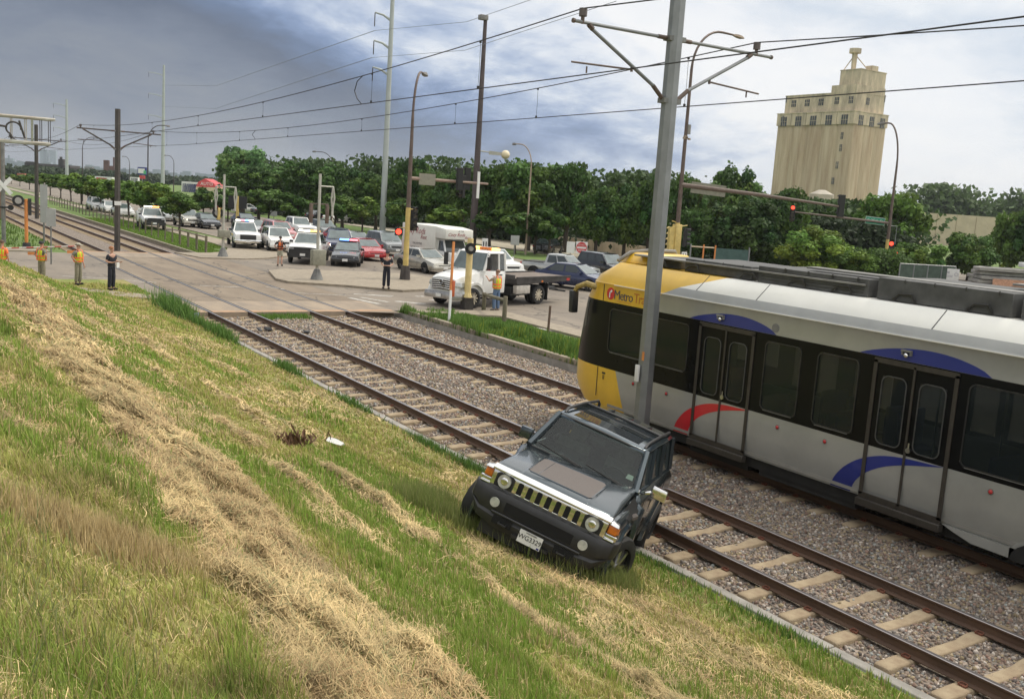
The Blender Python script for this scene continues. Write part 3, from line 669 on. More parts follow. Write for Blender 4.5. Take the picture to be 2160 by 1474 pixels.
for a, b in DOORS:
    c = (a+b)/2; DWIN += [(a+.14, c-.12), (c+.12, b-.14)]
body = MB()
def side_grid(i0, i1, cols, fm, holes=lambda y, z: False):
    for s in (-1, 1):
        for i in range(i0, i1):
            (z0, h0), (z1, h1) = ROWS[i], ROWS[i+1]
            ca = cols(z0); cb = cols(z1)
            for k in range(len(ca)-1):
                ym = (ca[k]+ca[k+1])/2; zm = (z0+z1)/2
                if holes(ym, zm): continue
                body.quad((s*h0, ca[k], z0), (s*h0, ca[k+1], z0), (s*h1, cb[k+1], z1), (s*h1, cb[k], z1), fm(k, ym, zm))
side_grid(0, 3, lambda z: [-10.3, 5.6, yel(z), YN], lambda k, y, z: 2 if k == 2 else 0)
ce = sorted(set([-10.3, YN]+[v for w_ in WIN for v in w_[:2]]+[v for w_ in DWIN for v in w_]))
def hole(y, z):
    for a, b, zl in WIN:
        if a < y < b and zl < z < 2.68: return True
    for a, b in DWIN:
        if a < y < b and 1.38 < z < 2.68: return True
    return False
side_grid(3, 7, lambda z: ce, lambda k, y, z: 3, hole)
side_grid(7, 10, lambda z: [-10.3, 5.6, yel(z), YN], lambda k, y, z: 2 if k == 2 else 0)
side_grid(10, 12, lambda z: [-10.3, 5.6, yel(z), YN], lambda k, y, z: 2 if k == 2 else (1 if z > 3.37 else 0))
# nose
NA = 20
for i in range(len(ROWS)-1):
    for k in range(NA):
        q = []
        for (z, h), kk in ((ROWS[i], k), (ROWS[i], k+1), (ROWS[i+1], k+1), (ROWS[i+1], k)):
            a = PI*kk/NA; cx = math.copysign(abs(math.cos(a))**.62, math.cos(a)) if abs(math.cos(a)) > 1e-9 else 0
            q.append((-h*cx, YN+(FN[z]-YN)*math.sin(a)**.8 if 0 < kk < NA else YN, z))
        body.add(q, [(0, 1, 2, 3)], 3 if 1.30 <= ROWS[i][0] < 2.80 else 2, True)
# roof, tail wall, floor
body.quad((-.97, -10.3, 3.67), (.97, -10.3, 3.67), (.97, 14.15, 3.67), (-.97, 14.15, 3.67), 1)
body.quad((-.97, 14.15, 3.67), (.97, 14.15, 3.67), (.97, YN, 3.67), (-.97, YN, 3.67), 2)
tv = [(-.97*(1 if abs(math.cos(PI*k/NA)) < 1e-9 else 1)*(math.copysign(abs(math.cos(PI*k/NA))**.62, math.cos(PI*k/NA)) if abs(math.cos(PI*k/NA)) > 1e-9 else 0), YN+.3*math.sin(PI*k/NA)**.8 if 0 < k < NA else YN, 3.67) for k in range(NA+1)]
body.add(tv, [tuple(range(len(tv)))], 2)
body.b2((-1.32, -10.32, .4), (1.32, -10.3, 3.6), 0)
body.build('body', [T_GREY, T_WHITE, T_YEL, T_BLK], TR, angle=24)
# panel seams
mb = MB()
for y in (17.68-.1,):
    mb.b2((-1.329, y, .62), (-1.322, y+.02, 1.29)); mb.b2((-1.329, y, 2.81), (-1.322, y+.02, 3.18))
mb.build('panel_seam', T_FR, TR)
for y in (13.0, 9.3, 5.6, 14.62):
    mb = MB(); mb.hexa([(-1.303, y, 3.372), (-1.297, y, 3.372), (-.97, y, 3.672), (-.973, y, 3.668), (-1.303, y+.018, 3.375), (-1.297, y+.018, 3.372), (-.97, y+.018, 3.674), (-.973, y+.018, 3.67)]); mb.build('panel_seam', T_FR2, TR)
mb = MB(); mb.b2((-1.36, -10.3, 3.185), (-1.345, 17.2, 3.2)); mb.build('rain_gutter', T_WHITE, TR)
for y in (15.98, 15.6): pass
def ring(y0, y1, z0, z1, w, r, x, t=.012, n=5):
    """rounded rectangular ring on a side plane x; returns MB"""
    mb = MB(); s = -1 if x < 0 else 1
    def rr(y0, y1, z0, z1, r):
        P = []
        for (cy, cz, a0) in ((y1-r, z1-r, 0), (y0+r, z1-r, 90), (y0+r, z0+r, 180), (y1-r, z0+r, 270)):
            for k in range(n+1):
                a = R_(a0+90*k/n); P.append((cy+r*math.cos(a), cz+r*math.sin(a)))
        return P
    A = rr(y0-w, y1+w, z0-w, z1+w, r+w); Bp = rr(y0, y1, z0, z1, r); N_ = len(A)
    V = [(x, *p) for p in A]+[(x, *p) for p in Bp]+[(x+s*t, *p) for p in A]+[(x+s*t, *p) for p in Bp]
    Fc = []
    for i in range(N_):
        j = (i+1) % N_
        Fc += [(2*N_+i, 2*N_+j, 3*N_+j, 3*N_+i), (i, j, 2*N_+j, 2*N_+i), (N_+i, N_+j, 3*N_+j, 3*N_+i)]
    mb.add(V, Fc, 0); return mb
def corner_fill(y0, y1, z0, z1, r, x, par, n=5):
    for (cy, cz, sy, sz) in ((y1, z1, 1, 1), (y0, z1, -1, 1), (y0, z0, -1, -1), (y1, z0, 1, -1)):
        P = [(x, cy, cz)]+[(x, cy-sy*r+sy*r*math.cos(R_(90*k/n)), cz-sz*r+sz*r*math.sin(R_(90*k/n))) for k in range(n+1)]
        mb = MB(); mb.add(P, [tuple(range(len(P)))], 0); mb.build('window_corner', T_BLK, par)
SIDE = -1.3285
for s in (-1, 1):
    for a, b, zl in WIN:
        if s > 0 or a > 5 or True:
            p = MB().quad((s*1.318, a, zl), (s*1.318, b, zl), (s*1.318, b, 2.68), (s*1.318, a, 2.68)).build('window', T_GLASS, TR, fixn=False)
            if s < 0 and b > 5: ring(a+.03, b-.03, zl+.03, 2.65, .022, .09, SIDE).build('window_frame', T_FR2, p); corner_fill(a-.001, b+.001, zl-.001, 2.681, .09, -1.3265, p)
            # lighter rubber lip at the bottom of the pane
            if s < 0 and b > 5: MB().b2((-1.340, a+.1, zl-.004), (-1.328, b-.1, zl+.008)).build('window_lip', GALVD, p)
for di, (a, b) in enumerate(DOORS):
    c = (a+b)/2
    for s in (-1, 1):
        for (p, q_) in ((a, c-.012), (c+.012, b)):
            d = MB(); x = s*1.329
            d.quad((x, p+.03, .50), (x, q_-.03, .50), (x, q_-.03, 1.3), (x, p+.03, 1.3), 0) if False else None
            w0, w1 = (a+.14, c-.12) if q_ < c+.01 else (c+.12, b-.14)
            g = MB().quad((s*1.316, w0, 1.38), (s*1.316, w1, 1.38), (s*1.316, w1, 2.68), (s*1.316, w0, 2.68))
            dr = g.build('door_window', T_GLASS, TR, fixn=False)
            corner_fill(w0-.001, w1+.001, 1.379, 2.681, .12, s*1.3265, dr) if s < 0 else None
            blk = MB().b2((s*1.327, w0-.001, 2.5), (s*1.324, w1+.001, 2.682)).build('door_header', T_BLK, dr)
            ring(w0+.01, w1-.01, 1.39, 2.5, .018, .11, s*1.3285).build('window_frame', T_FR2 if s > 0 else mat('dull_door_rubber', (.07, .07, .068), .4, var=.3), dr)
    fr = MB()
    for yy, w_ in ((a-.045, .07), (b-.025, .07), (c-.02, .04)): fr.b2((-1.345, yy, .46), (-1.329, yy+w_, 2.74))
    fr.b2((-1.345, a-.045, 2.70), (-1.329, b+.045, 2.78)); fr.b2((-1.345, a-.045, .40), (-1.329, b+.045, .50))
    fr.build('door_frame', T_FR, TR)
    MB().b2((-1.40, a-.06, .28), (-1.27, b+.06, .40)).build('door_step', T_FR, TR, bevel=.008, seg=1)
    hb = MB(); hb.cyl((-1.36, c-.06, 1.40), (-1.33, c-.06, 1.40), .045, .045, 10); hb.cyl((-1.35, c-.06, 1.40), (-1.35, c-.06, 1.52), .012, .012, 6); hb.build('door_button', STEEL, TR)
    # warning lamp with hood above the door
    y = c+.18; lm = MB(); lm.ell((-1.36, y, 2.90), (.045, .045, .045), 0); lm.build('door_lamp', CHROME, TR)
    hb = MB(); hb.b2((-1.39, y-.09, 2.955), (-1.33, y+.09, 2.985)); hb.b2((-1.37, y-.09, 2.90), (-1.33, y-.06, 2.96)); hb.b2((-1.37, y+.06, 2.90), (-1.33, y+.09, 2.96)); hb.build('lamp_hood', T_ROOF2, TR)
# livery: blue arcs over the doors, swooshes beneath them
def arc_poly(y0, yt, y1, zb, zt, n=18):
    P = []
    for k in range(n+1):
        t = k/n; y = y1+(y0-y1)*t
        # skewed bump
        s = t**.86; P.append((y, zb+(zt-zb)*math.sin(PI*s)**.8 if 0 < k < n else zb))
    return P
for (y0, y1) in ((14.72, 12.40), (10.56, 8.20), (3.9, 1.4)):
    P = arc_poly(y0, 0, y1, 2.803, 3.03); MB().prism(P, 0, -1.3285, -1.3255).build('blue_arc', T_BLUE, TR)
def swoosh(out, inn, m, nm):
    def sm(P):
        P = np.array(P); d = np.r_[0, np.cumsum(np.hypot(*np.diff(P, axis=0).T))]; t = np.linspace(0, d[-1], 26)
        # Catmull-like smoothing by cubic fit per axis
        return np.stack([np.polyval(np.polyfit(d, P[:, k], min(4, len(P)-1)), t) for k in (0, 1)], 1)
    A, Bi = sm(out), sm(inn); mb = MB(); xo = lambda z: -(np.interp(z, [r[0] for r in ROWS[:4]], [r[1] for r in ROWS[:4]])+.004)
    V = [(xo(z), y, z) for y, z in A]+[(xo(z), y, z) for y, z in Bi]; n = len(A)
    mb.add(V, [(i, i+1, n+i+1, n+i) for i in range(n-1)], 0, True); mb.build(nm, m, TR, fixn=False)
for (o_, m_, nm) in ((0, T_RED, 'red_swoosh'), (-4.08, T_BLUE, 'blue_swoosh')):
    swoosh([(14.98+o_, .41), (14.86+o_, .62), (14.62+o_, .88), (14.25+o_, 1.10), (13.85+o_, 1.215), (13.4+o_, 1.27), (12.86+o_, 1.295)],
           [(14.55+o_, .41), (14.47+o_, .60), (14.28+o_, .80), (14.0+o_, .98), (13.7+o_, 1.10), (13.3+o_, 1.20), (12.86+o_, 1.293)], m_, nm)
# logo and lettering
lm = MB(); lm.cyl((-1.332, 17.33, 2.99), (-1.326, 17.33, 2.99), .135, .135, 28, 0, smooth=False)
M_ = plane_M((-1.333, 17.33, 2.99), (0, -1, 0), (0, 0, 1))
lm.tube([M_ @ Vector(p) for p in ((-.025, -.09, 0), (-.025, .0, 0), (.0, .045, 0), (.045, .045, 0))], .018, 5, 1)
lm.ell((-1.333, 17.30, 3.05), (.004, .026, .026), 1); lm.build('round_logo', [T_RED, WHITES], TR)
tm = MB(); text_geo('Metro', .30, plane_M((-1.330, 16.875, 2.975), (0, -1, 0), (0, 0, 1)), tm, 0, spacing=.86)
text_geo('Transit', .30, plane_M((-1.330, 16.15, 2.975), (0, -1, 0), (0, 0, 1)), tm, 1, spacing=.86)
tm.b2((-1.331, 16.6, 2.845), (-1.327, 17.1, 2.853), 1)
tm.build('lettering', [mat('logo_dark_blue', (.07, .06, .09), .5, var=.1), mat('logo_orange_red', (.50, .16, .03), .5, var=.1)], TR)
tm = MB(); text_geo('II', .15, plane_M((-1.330, 17.36, 1.08), (0, -1, 0), (0, 0, 1)), tm, 0); tm.b2((-1.331, 17.30, 1.16), (-1.327, 17.42, 1.20), 0); tm.build('number', [BLACKS], TR)
tm = MB(); text_geo('112', .12, plane_M((-1.330, 13.25-.5, .62+.35), (0, -1, 0), (0, 0, 1)), tm, 0)
for y in (16.3, 15.21, 12.15, 11.06, 7.98, 5.2):
    mb = MB(); mb.ell((-1.33, y, 1.14), (.03, .035, .035), 0); mb.cyl((-1.325, y, 1.14), (-1.331, y, 1.14), .05, .05, 12, 1); mb.build('side_marker', [REDLENS, T_ROOF2], TR)
mb = MB(); mb.cyl((-1.325, 12.44, 2.93), (-1.334, 12.44, 2.93), .085, .085, 18, 0); mb.cyl((-1.33, 12.44, 2.93), (-1.337, 12.44, 2.93), .055, .055, 14, 1); mb.build('speaker', [T_ROOF2, GALVD], TR)
mb = MB(); mb.b2((-1.335, 14.9, .55), (-1.3255, 15.75, .83)); 
MB().b2((-1.335, 7.0, .47), (-1.29, 7.2, .50))
# mirror
mb = MB(); mb.tube([(-1.20, 17.95, 3.05), (-1.36, 18.2, 3.12), (-1.46, 18.42, 3.02), (-1.50, 18.50, 2.84)], [.075, .07, .06, .05], 8, 0); mr = mb.build('mirror_arm', mat('dull_yellow_arm', (.33, .24, .07), .5, var=.4, scale=12), TR)
mb = MB(); mb.hexa([(-1.60, 18.38, 2.42), (-1.42, 18.38, 2.42), (-1.42, 18.52, 2.42), (-1.60, 18.52, 2.42), (-1.58, 18.42, 2.93), (-1.40, 18.42, 2.93), (-1.40, 18.58, 2.93), (-1.58, 18.58, 2.93)]); mb.build('mirror', BPLAST, mr, bevel=.025)
mb = MB(); mb.tube([(-1.14, 18.28, 1.75), (-1.2, 18.32, 2.2), (-1.22, 18.25, 2.75)], .022, 6); mb.build('grab_rail', GALVD, TR)
mb = MB(); mb.b2((-1.16, 18.26, 1.36), (-1.14, 18.40, 1.50)); mb.build('side_lamp', LENS, TR)
# roof equipment
random.seed(3)
def ru(x0, x1, y0, y1, h, m, name='roof_unit', lou=0, base=3.68):
    mb = MB(); mb.b2((x0, y0, base), (x1, y1, base+h), 0)
    if lou:
        for k in range(lou): zz = base+.05+(h-.08)*k/lou; mb.b2((x0-.012, y0+.08, zz), (x0-.002, y1-.08, zz+(h-.1)/lou*.45), 1)
    for k in range(int((y1-y0)/.55)): yy = y0+.2+k*.55; mb.b2((x0-.02, yy, base+h-.05), (x0+.0, yy+.04, base+h+.012), 1)
    return mb.build(name, [m, T_FR2], TR, bevel=.015, seg=1)
ru(-.62, .62, 15.9, 17.35, .20, T_ROOF, lou=3); ru(-.78, .78, 13.7, 15.6, .26, T_ROOF, lou=0); ru(-.80, .80, 10.95, 13.5, .30, T_ROOF, lou=4); ru(-.82, .82, 8.35, 10.75, .36, T_ROOF, lou=0); ru(-.82, .82, 5.2, 8.2, .30, T_ROOF, lou=3); ru(-.8, .8, 0.5, 4.8, .3, T_ROOF); ru(-.8, .8, -9, 0, .3, T_ROOF)
for (x0, y0, y1, z, m) in ((-.86, 11.0, 17.2, 3.86, T_ROOF2), (-.5, 8.0, 12.6, 4.02, T_ROOF2), (.2, 5.5, 9.0, 4.1, T_ROOF2)):
    MB().b2((x0, y0, z), (x0+.30, y1, z+.035)).build('roof_walkway', m, TR, bevel=.006, seg=1)
mb = MB(); mb.tube([(-.9, 17.7, 3.70), (-.62, 17.62, 3.90), (-.2, 17.5, 3.96), (.6, 17.5, 3.96), (.9, 17.7, 3.72)], .05, 8); mb.build('fairing_rim', T_ROOF2, TR)
mb = MB(); mb.hexa([(-.75, 16.9, 3.67), (.75, 16.9, 3.67), (.75, 18.05, 3.67), (-.75, 18.05, 3.67), (-.6, 17.0, 3.92), (.6, 17.0, 3.92), (.55, 17.6, 3.92), (-.55, 17.6, 3.92)]); mb.build('roof_fairing', T_YEL, TR, bevel=.05)
for k in range(9):
    y = 6.2+k*1.25+random.uniform(-.2, .2); mb = MB(); mb.tube([(-.84, y, 3.70), (-.87, y+.05, 3.82), (-.84, y+.3, 3.80), (-.85, y+.42, 3.70)], .022, 6); mb.build('roof_pipe', T_FR2, TR)
# underframe and bogie
mb = MB(); mb.b2((-1.2, -10.2, .2), (1.2, 17.6, .41))
for y0, y1 in ((15.2, 17.2), (10.4, 12.6), (12.9, 14.5), (0, 4)): mb.b2((-1.18, y0, .10), (1.18, y1, .22))
mb.build('underframe', T_UND, TR)
sk = MB()   # deeper bogie skirt with its arch
P = [(8.72, .41), (8.5, .34), (8.2, .26), (7.6, .25)]+[(6.35+1.3*math.cos(R_(a)), .25+.55*math.sin(R_(a))) for a in range(15, 171, 12)]+[(4.9, .25), (4.2, .41)]
sk.prism(P, 0, -1.29, -1.262); sk.build('bogie_skirt', T_GREY, TR)
mb = MB(); P = [(7.55, .24)]+[(6.35+1.22*math.cos(R_(a)), .25+.50*math.sin(R_(a))) for a in range(0, 181, 12)]; mb.prism(P, 0, -1.334, -1.3)
mb.build('wheel_arch', T_UND, TR)
for yb in (6.35, -8.0):
    bg_ = MB(); bg_.b2((-1.0, yb-1.2, .25), (1.0, yb+1.2, .5)); bo = bg_.build('bogie', T_UND, TR)
    for yy in (yb-.9, yb+.9):
        for sx in (-.7525, .7525):
            wmb = MB(); wmb.cyl((sx-.06, yy, .33), (sx+.06, yy, .33), .33, .33, 24); wmb.cyl((sx-.09, yy, .33), (sx-.06, yy, .33), .14, .14, 14); wmb.build('wheel', DARKM, bo)
# interior
mb = MB(); mb.b2((-1.28, -10.2, .44), (1.28, 17.2, .50)); mb.b2((-1.28, -10.2, 2.84), (1.28, 16.8, 2.90)); mb.build('interior_shell', T_INT, TR)
MB().b2((-1.28, 15.85, .5), (1.28, 15.9, 2.84)).build('cab_wall', T_UND, TR)
MB().b2((-.3, 16.4, .5), (.6, 17.0, 1.9)).build('driver_seat', T_UND, TR, bevel=.06)
for y in (11.0, 11.9, 12.5, 10.75, 7.9, 7.0, 6.2, 15.0):
    for x in (-.85, .85):
        mb = MB(); mb.b2((x-.38, y-.22, .85), (x+.38, y+.22, .95)); mb.b2((x-.38, y+.16, .95), (x+.38, y+.24, 1.62)); mb.build('seat', T_SEAT, TR, bevel=.03)
for y in (13.0, 14.2, 8.9, 10.1, 11.6, 7.4):
    mb = MB(); mb.cyl((.35, y, .5), (.35, y, 2.84), .02, .02, 8); mb.build('grab_pole', CHROME, TR)

# ================================================================== CRASHED SUV
P_SUV = mat('slate_blue_car_paint', (.055, .072, .084), .20, .6, coat=.7, var=.10, scale=3)
P_SUVD = mat('dark_roof_paint', (.06, .085, .105), .15, .6, coat=.6, var=.15, scale=3)
TAUPE = mat('cowl_vent_mesh', (.115, .098, .09), .7, var=.2, scale=60)
SG = glass_mat('suv_windscreen', (.74, .90, .80), .40, .02, 1.0)
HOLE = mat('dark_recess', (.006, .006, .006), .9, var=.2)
CAR = thing('crashed_off_road_vehicle', 'dark grey-blue boxy off-road vehicle with chrome seven slot grille, tilted on the grass slope', 'off-road vehicle')
MW = Matrix(((0.585070476870652, 0.7606725044133399, 0.2811936665785443, 6.45915583), (-0.7587062200234133, 0.6358742366684799, -0.14152323780588907, 9.53335999), (-0.2864566438261332, -0.1305423156329611, 0.9491582033765774, .43), (0, 0, 0, 1)))
CAR.matrix_world = MW
def sring(v, prof):
    P = [(-u, v, w_) for u, w_ in reversed(prof)]+[(u, v, w_) for u, w_ in prof]
    return P
# lower body, fender tops lower than the belt line
mb = MB()
def pf(hb, wb, hm, sh, wt, ht): return [(0, wb), (hb, wb), (hm, wb+.10), (hm+.01, .86), (sh, wt-.09), (ht, wt), (0, wt+.012)]
rings = []
for v, k in ((.13, (.86, .44, .875, .865, 1.03, .80)), (.22, (.88, .42, .905, .895, 1.075, .83)), (.7, (.88, .40, .915, .905, 1.10, .84)), (1.24, (.88, .40, .915, .905, 1.13, .84)), (1.40, (.88, .40, .915, .91, 1.27, .83)), (2.6, (.88, .40, .92, .91, 1.275, .83)), (4.30, (.88, .42, .915, .905, 1.27, .82)), (4.44, (.85, .46, .885, .88, 1.25, .80))):
    rings.append(sring(v, pf(*k)))
mb.loft(rings); mb.build('body', P_SUV, CAR, bevel=.012, seg=2, angle=25)
# hood: a separate slab, sprung up at the vehicle's left rear corner
mb = MB(); rr = []
for v, hf, zt in ((.105, .76, 1.085), (.13, .785, 1.125), (.20, .79, 1.150), (.65, .785, 1.19), (1.05, .785, 1.225), (1.31, .79, 1.262)):
    rr.append([(-hf, v, zt-.09), (-hf, v, zt-.022), (-hf+.05, v, zt), (-.47, v, zt+.002), (-.44, v, zt+.018), (.44, v, zt+.018), (.47, v, zt+.002), (hf-.05, v, zt), (hf, v, zt-.022), (hf, v, zt-.09)])
for r in rr:
    for i, p in enumerate(r):
        lift = max(0, p[0])/.8*max(0, (p[1]-.1))/1.2*.075; r[i] = (p[0], p[1], p[2]+lift)
mb.loft(rr); hood = mb.build('hood', P_SUV, CAR, bevel=.006, seg=2, angle=25)
def hz_(u, v): return np.interp(v, [.105, .13, .20, .65, 1.05, 1.31], [1.085, 1.125, 1.150, 1.19, 1.225, 1.262])+.018+min(max((u+.44)/.88, 0), 1)*.55*max(0, v-.1)/1.2*.075
mb = MB()
V = []
for v, hw in ((.27, .40), (.33, .445), (.5, .445), (.65, .445), (.8, .44), (.98, .44), (1.03, .40)):
    V.append([(-hw, v, hz_(-hw, v)+.005), (-hw*.3, v, hz_(-hw*.3, v)+.008), (hw*.3, v, hz_(hw*.3, v)+.010), (hw, v, hz_(hw, v)+.008)])
mb.loft(V, closed=False, caps=False); ve = mb.build('hood_vent', TAUPE, hood)
mb = MB()
for (u0, v0, u1, v1) in ((-.43, .30, -.46, 1.0), (.43, .30, .46, 1.0), (-.40, .255, .40, .255), (-.41, 1.05, .41, 1.05)):
    mb.tube([(u0, v0, hz_(u0, v0)+.004), ((u0+u1)/2, (v0+v1)/2, hz_((u0+u1)/2, (v0+v1)/2)+.006), (u1, v1, hz_(u1, v1)+.004)], .009, 5)
for u in (-.29, .29): mb.tube([(u, .3, hz_(u, .3)+.006), (u, 1.0, hz_(u, 1.)+.006)], .004, 4)
mb.build('vent_frame', P_SUVD, ve)
# chrome front
mb = MB(); mb.loft([[(-.80, .045, 1.062), (-.80, .04, 1.085), (-.80, .11, 1.132), (-.80, .125, 1.06)], [(0, .02, 1.067), (0, .012, 1.09), (0, .095, 1.14), (0, .11, 1.06)], [(.80, .045, 1.062), (.80, .04, 1.085), (.80, .11, 1.132), (.80, .125, 1.06)]], smooth=False)
mb.build('hood_lip', CHROME, hood, bevel=.006, seg=2)
GR = MB(); GR.b2((-.78, .05, .845), (.78, .10, 1.06)); GR.b2((-.93, .09, .865), (-.78, .14, .93)); GR.b2((.78, .09, .865), (.93, .14, .93)); gr = GR.build('grille', CHROME, CAR, bevel=.01)
for k in range(7):
    u = -.385+k*.1285; s_ = MB(); s_.prism([(u-.034, .885), (u+.034, .885), (u+.034, 1.02), (u+.02, 1.035), (u-.02, 1.035), (u-.034, 1.02)], 1, .046, .052); so_ = s_.build('grille_slot', HOLE, gr)
    MB().b2((u-.04, .030, .872), (u+.04, .05, .886)).build('slot_lip', CHROME, so_, bevel=.004, seg=1)
for s_ in (-1, 1):
    m0 = MB(); m0.prism([(s_*.60-.125, .875), (s_*.60+.125, .875), (s_*.60+.125, 1.03), (s_*.60+.09, 1.055), (s_*.60-.09, 1.055), (s_*.60-.125, 1.03)], 1, .044, .051); m0.build('headlight_surround', BPLAST, gr)
    hl = MB(); hl.cyl((s_*.60, .05, .965), (s_*.60, .028, .965), .095, .085, 24, 0); hl.cyl((s_*.60, .052, .965), (s_*.60, .024, .965), .105, .098, 24, 1, caps=False); hl.ell((s_*.60, .030, .965), (.05, .012, .05), 1, 14, 6)
    hl.build('headlight', [LENS, CHROME], CAR)
    am = MB(); am.loft([[(s_*.79, .085, .935), (s_*.90, .11, .935), (s_*.925, .20, .94), (s_*.79, .20, .94)], [(s_*.79, .09, 1.05), (s_*.89, .12, 1.045), (s_*.915, .20, 1.04), (s_*.79, .20, 1.05)]], smooth=False); am.build('turn_signal', AMBER, CAR, bevel=.008)
    ft = MB(); ft.loft([[(s_*.80, .06, 1.05), (s_*.92, .10, 1.035), (s_*.92, .16, 1.04), (s_*.80, .16, 1.06)], [(s_*.80, .07, 1.09), (s_*.90, .12, 1.07), (s_*.90, .18, 1.08), (s_*.80, .18, 1.095)]], smooth=False); ft.build('fender_trim', CHROME, CAR, bevel=.006, seg=1)
    ct = MB(); ct.b2((s_*.76, .06, .855), (s_*.91, .10, .87)); ct.build('chrome_trim', CHROME, CAR, bevel=.003, seg=1)
    fg = MB(); fg.cyl((s_*.60, -.005, .70), (s_*.60, -.035, .70), .082, .078, 20, 1); fg.cyl((s_*.60, -.03, .70), (s_*.60, -.042, .70), .066, .06, 20, 0); fg.build('fog_light', [LENS, BPLAST], CAR)
BM = MB()
pr = [(-.02, .40), (-.035, .52), (-.01, .56), (-.03, .62), (-.03, .78), (.0, .845), (.12, .86), (.30, .80), (.30, .42)]
rings = []
for u in (-.97, -.93, -.78, -.5, -.30, 0, .30, .5, .78, .93, .97):
    k = abs(u); off_ = .18 if k > .95 else (.08 if k > .9 else 0); cut = .24 if k > .9 else (.06 if k > .7 else 0)
    rings.append([(u, v+off_, w_+(cut*(.66-w_)/.26 if w_ < .66 else 0)) for v, w_ in pr])
BM.loft(rings, smooth=False); bmp = BM.build('bumper', BPLAST, CAR, bevel=.012, seg=2)
rc = MB(); rc.b2((-.46, -.034, .63), (.46, -.030, .76)); rc.build('bumper_recess', HOLE, bmp)
rc = MB()
for s_ in (-1, 1):
    rc2 = MB(); rc2.b2((s_*.42-.13, -.045, .46), (s_*.42+.13, -.036, .56)); rc2.build('tow_hook_recess', HOLE, bmp)
    rc2 = MB(); rc2.tube([(s_*.40-.05, -.04, .50), (s_*.40-.05, -.09, .49), (s_*.40+.05, -.09, .49), (s_*.40+.05, -.04, .50)], .014, 6); rc2.build('tow_hook', BPLAST, bmp)
rc = MB(); rc.tube([(-.60, -.03, .585), (0, -.055, .59), (.60, -.03, .585)], .018, 6); rc.b2((-.25, -.06, .40), (.25, -.03, .44)); rc.b2((-.7, .05, .26), (.7, .3, .42)); rc.build('skid_plate', BPLAST, bmp)
pl = MB(); pl.box((-.01, -.058, .475), (.31, .008, .16), 0); pl.box((.12, -.0635, .412), (.035, .003, .022), 2); text_geo('WG3329', .085, plane_M((-.012, -.064, .475), (1, 0, 0), (0, 0, 1)), pl, 1, spacing=.95); text_geo('WISCONSIN', .026, plane_M((-.01, -.064, .537), (1, 0, 0), (0, 0, 1)), pl, 1)
pl.build('license_plate', [WHITES, BLACKS, T_BLUE], CAR)
# cabin: pillars and roof
Rw = 1.76
def bar(a, b, w0, w1=None, mi=0): mb = MB(); mb.tube([a, b], [w0, w1 or w0], 6, mi); mb.build('pillar', P_SUV, CAR)
def cpt(s, lvl, v):  # cabin corner line
    return (s*(.79 if lvl == 0 else .665), v, 1.265 if lvl == 0 else Rw-.01)
for s_ in (-1, 1):
    bar(cpt(s_, 0, 1.33), cpt(s_, 1, 1.84), .052, .045); bar(cpt(s_, 0, 2.32), cpt(s_, 1, 2.45), .05); bar(cpt(s_, 0, 3.30), cpt(s_, 1, 3.28), .06); bar(cpt(s_, 0, 4.36), cpt(s_, 1, 4.28), .06)
rf = MB(); rr = []
for v, h_, z_ in ((1.80, .64, 1.735), (1.86, .675, 1.765), (2.6, .69, 1.795), (3.6, .69, 1.79), (4.25, .68, 1.765), (4.34, .66, 1.73)):
    rr.append([(-h_, v, z_-.05), (-h_-.01, v, z_-.01), (-h_+.04, v, z_+.012), (0, v, z_+.028), (h_-.04, v, z_+.012), (h_+.01, v, z_-.01), (h_, v, z_-.05)])
rf.loft(rr); roof = rf.build('roof', P_SUVD, CAR, bevel=.006, seg=1, angle=30)
RG = mat('sunroof_glass', (.035, .04, .045), .04, .0, spec=1., var=.1, scale=2)
for (v0, v1, nm) in ((1.97, 2.42, 'sunroof'), (2.50, 3.15, 'sunroof')):
    sr = MB(); rr = []
    for v in (v0, v1):
        z_ = np.interp(v, [1.86, 2.6, 3.6, 4.25], [1.765, 1.795, 1.79, 1.765]); rr.append([(-.50, v, z_+.020), (-.2, v, z_+.0305), (.2, v, z_+.0305), (.50, v, z_+.020)])
    sr.loft(rr, closed=False, caps=False); sr.build(nm, RG, roof)
for s_ in (-1, 1):
    rb = MB(); rb.tube([(s_*.61, 1.90, 1.775), (s_*.615, 2.02, 1.835), (s_*.62, 3.0, 1.855), (s_*.62, 4.05, 1.84), (s_*.61, 4.22, 1.775)], .022, 8); rb.build('roof_rail', BPLAST, roof)
for s_ in (-.33, 0, .33):
    rb = MB(); rb.tube([(s_, 3.25, 1.82), (s_, 4.15, 1.80)], .012, 6); rb.build('roof_rib', P_SUVD, roof)
rb = MB(); rb.tube([(-.6, 3.2, 1.845), (0, 3.18, 1.858), (.6, 3.2, 1.845)], .022, 8); rb.build('roof_crossbar', BPLAST, roof)
ws = MB(); rr = []
for t_, bow in ((0, .05), (.5, .045), (1, .035)):
    h_ = .745*(1-t_)+.635*t_; v = 1.345+.475*t_; z_ = 1.275+.465*t_
    rr.append([(-h_, v+.02, z_), (-h_*.5, v-bow*.6, z_), (0, v-bow, z_), (h_*.5, v-bow*.6, z_), (h_, v+.02, z_)])
ws.loft(rr, closed=False, caps=False); ws.build('windscreen', SG, CAR)
wf = MB(); wf.tube([(-.755, 1.33, 1.262), (0, 1.285, 1.268), (.755, 1.33, 1.262)], .02, 6); wf.tube([(-.64, 1.83, 1.742), (0, 1.79, 1.755), (.64, 1.83, 1.742)], .022, 6); wf.build('windscreen_seal', BPLAST, CAR)
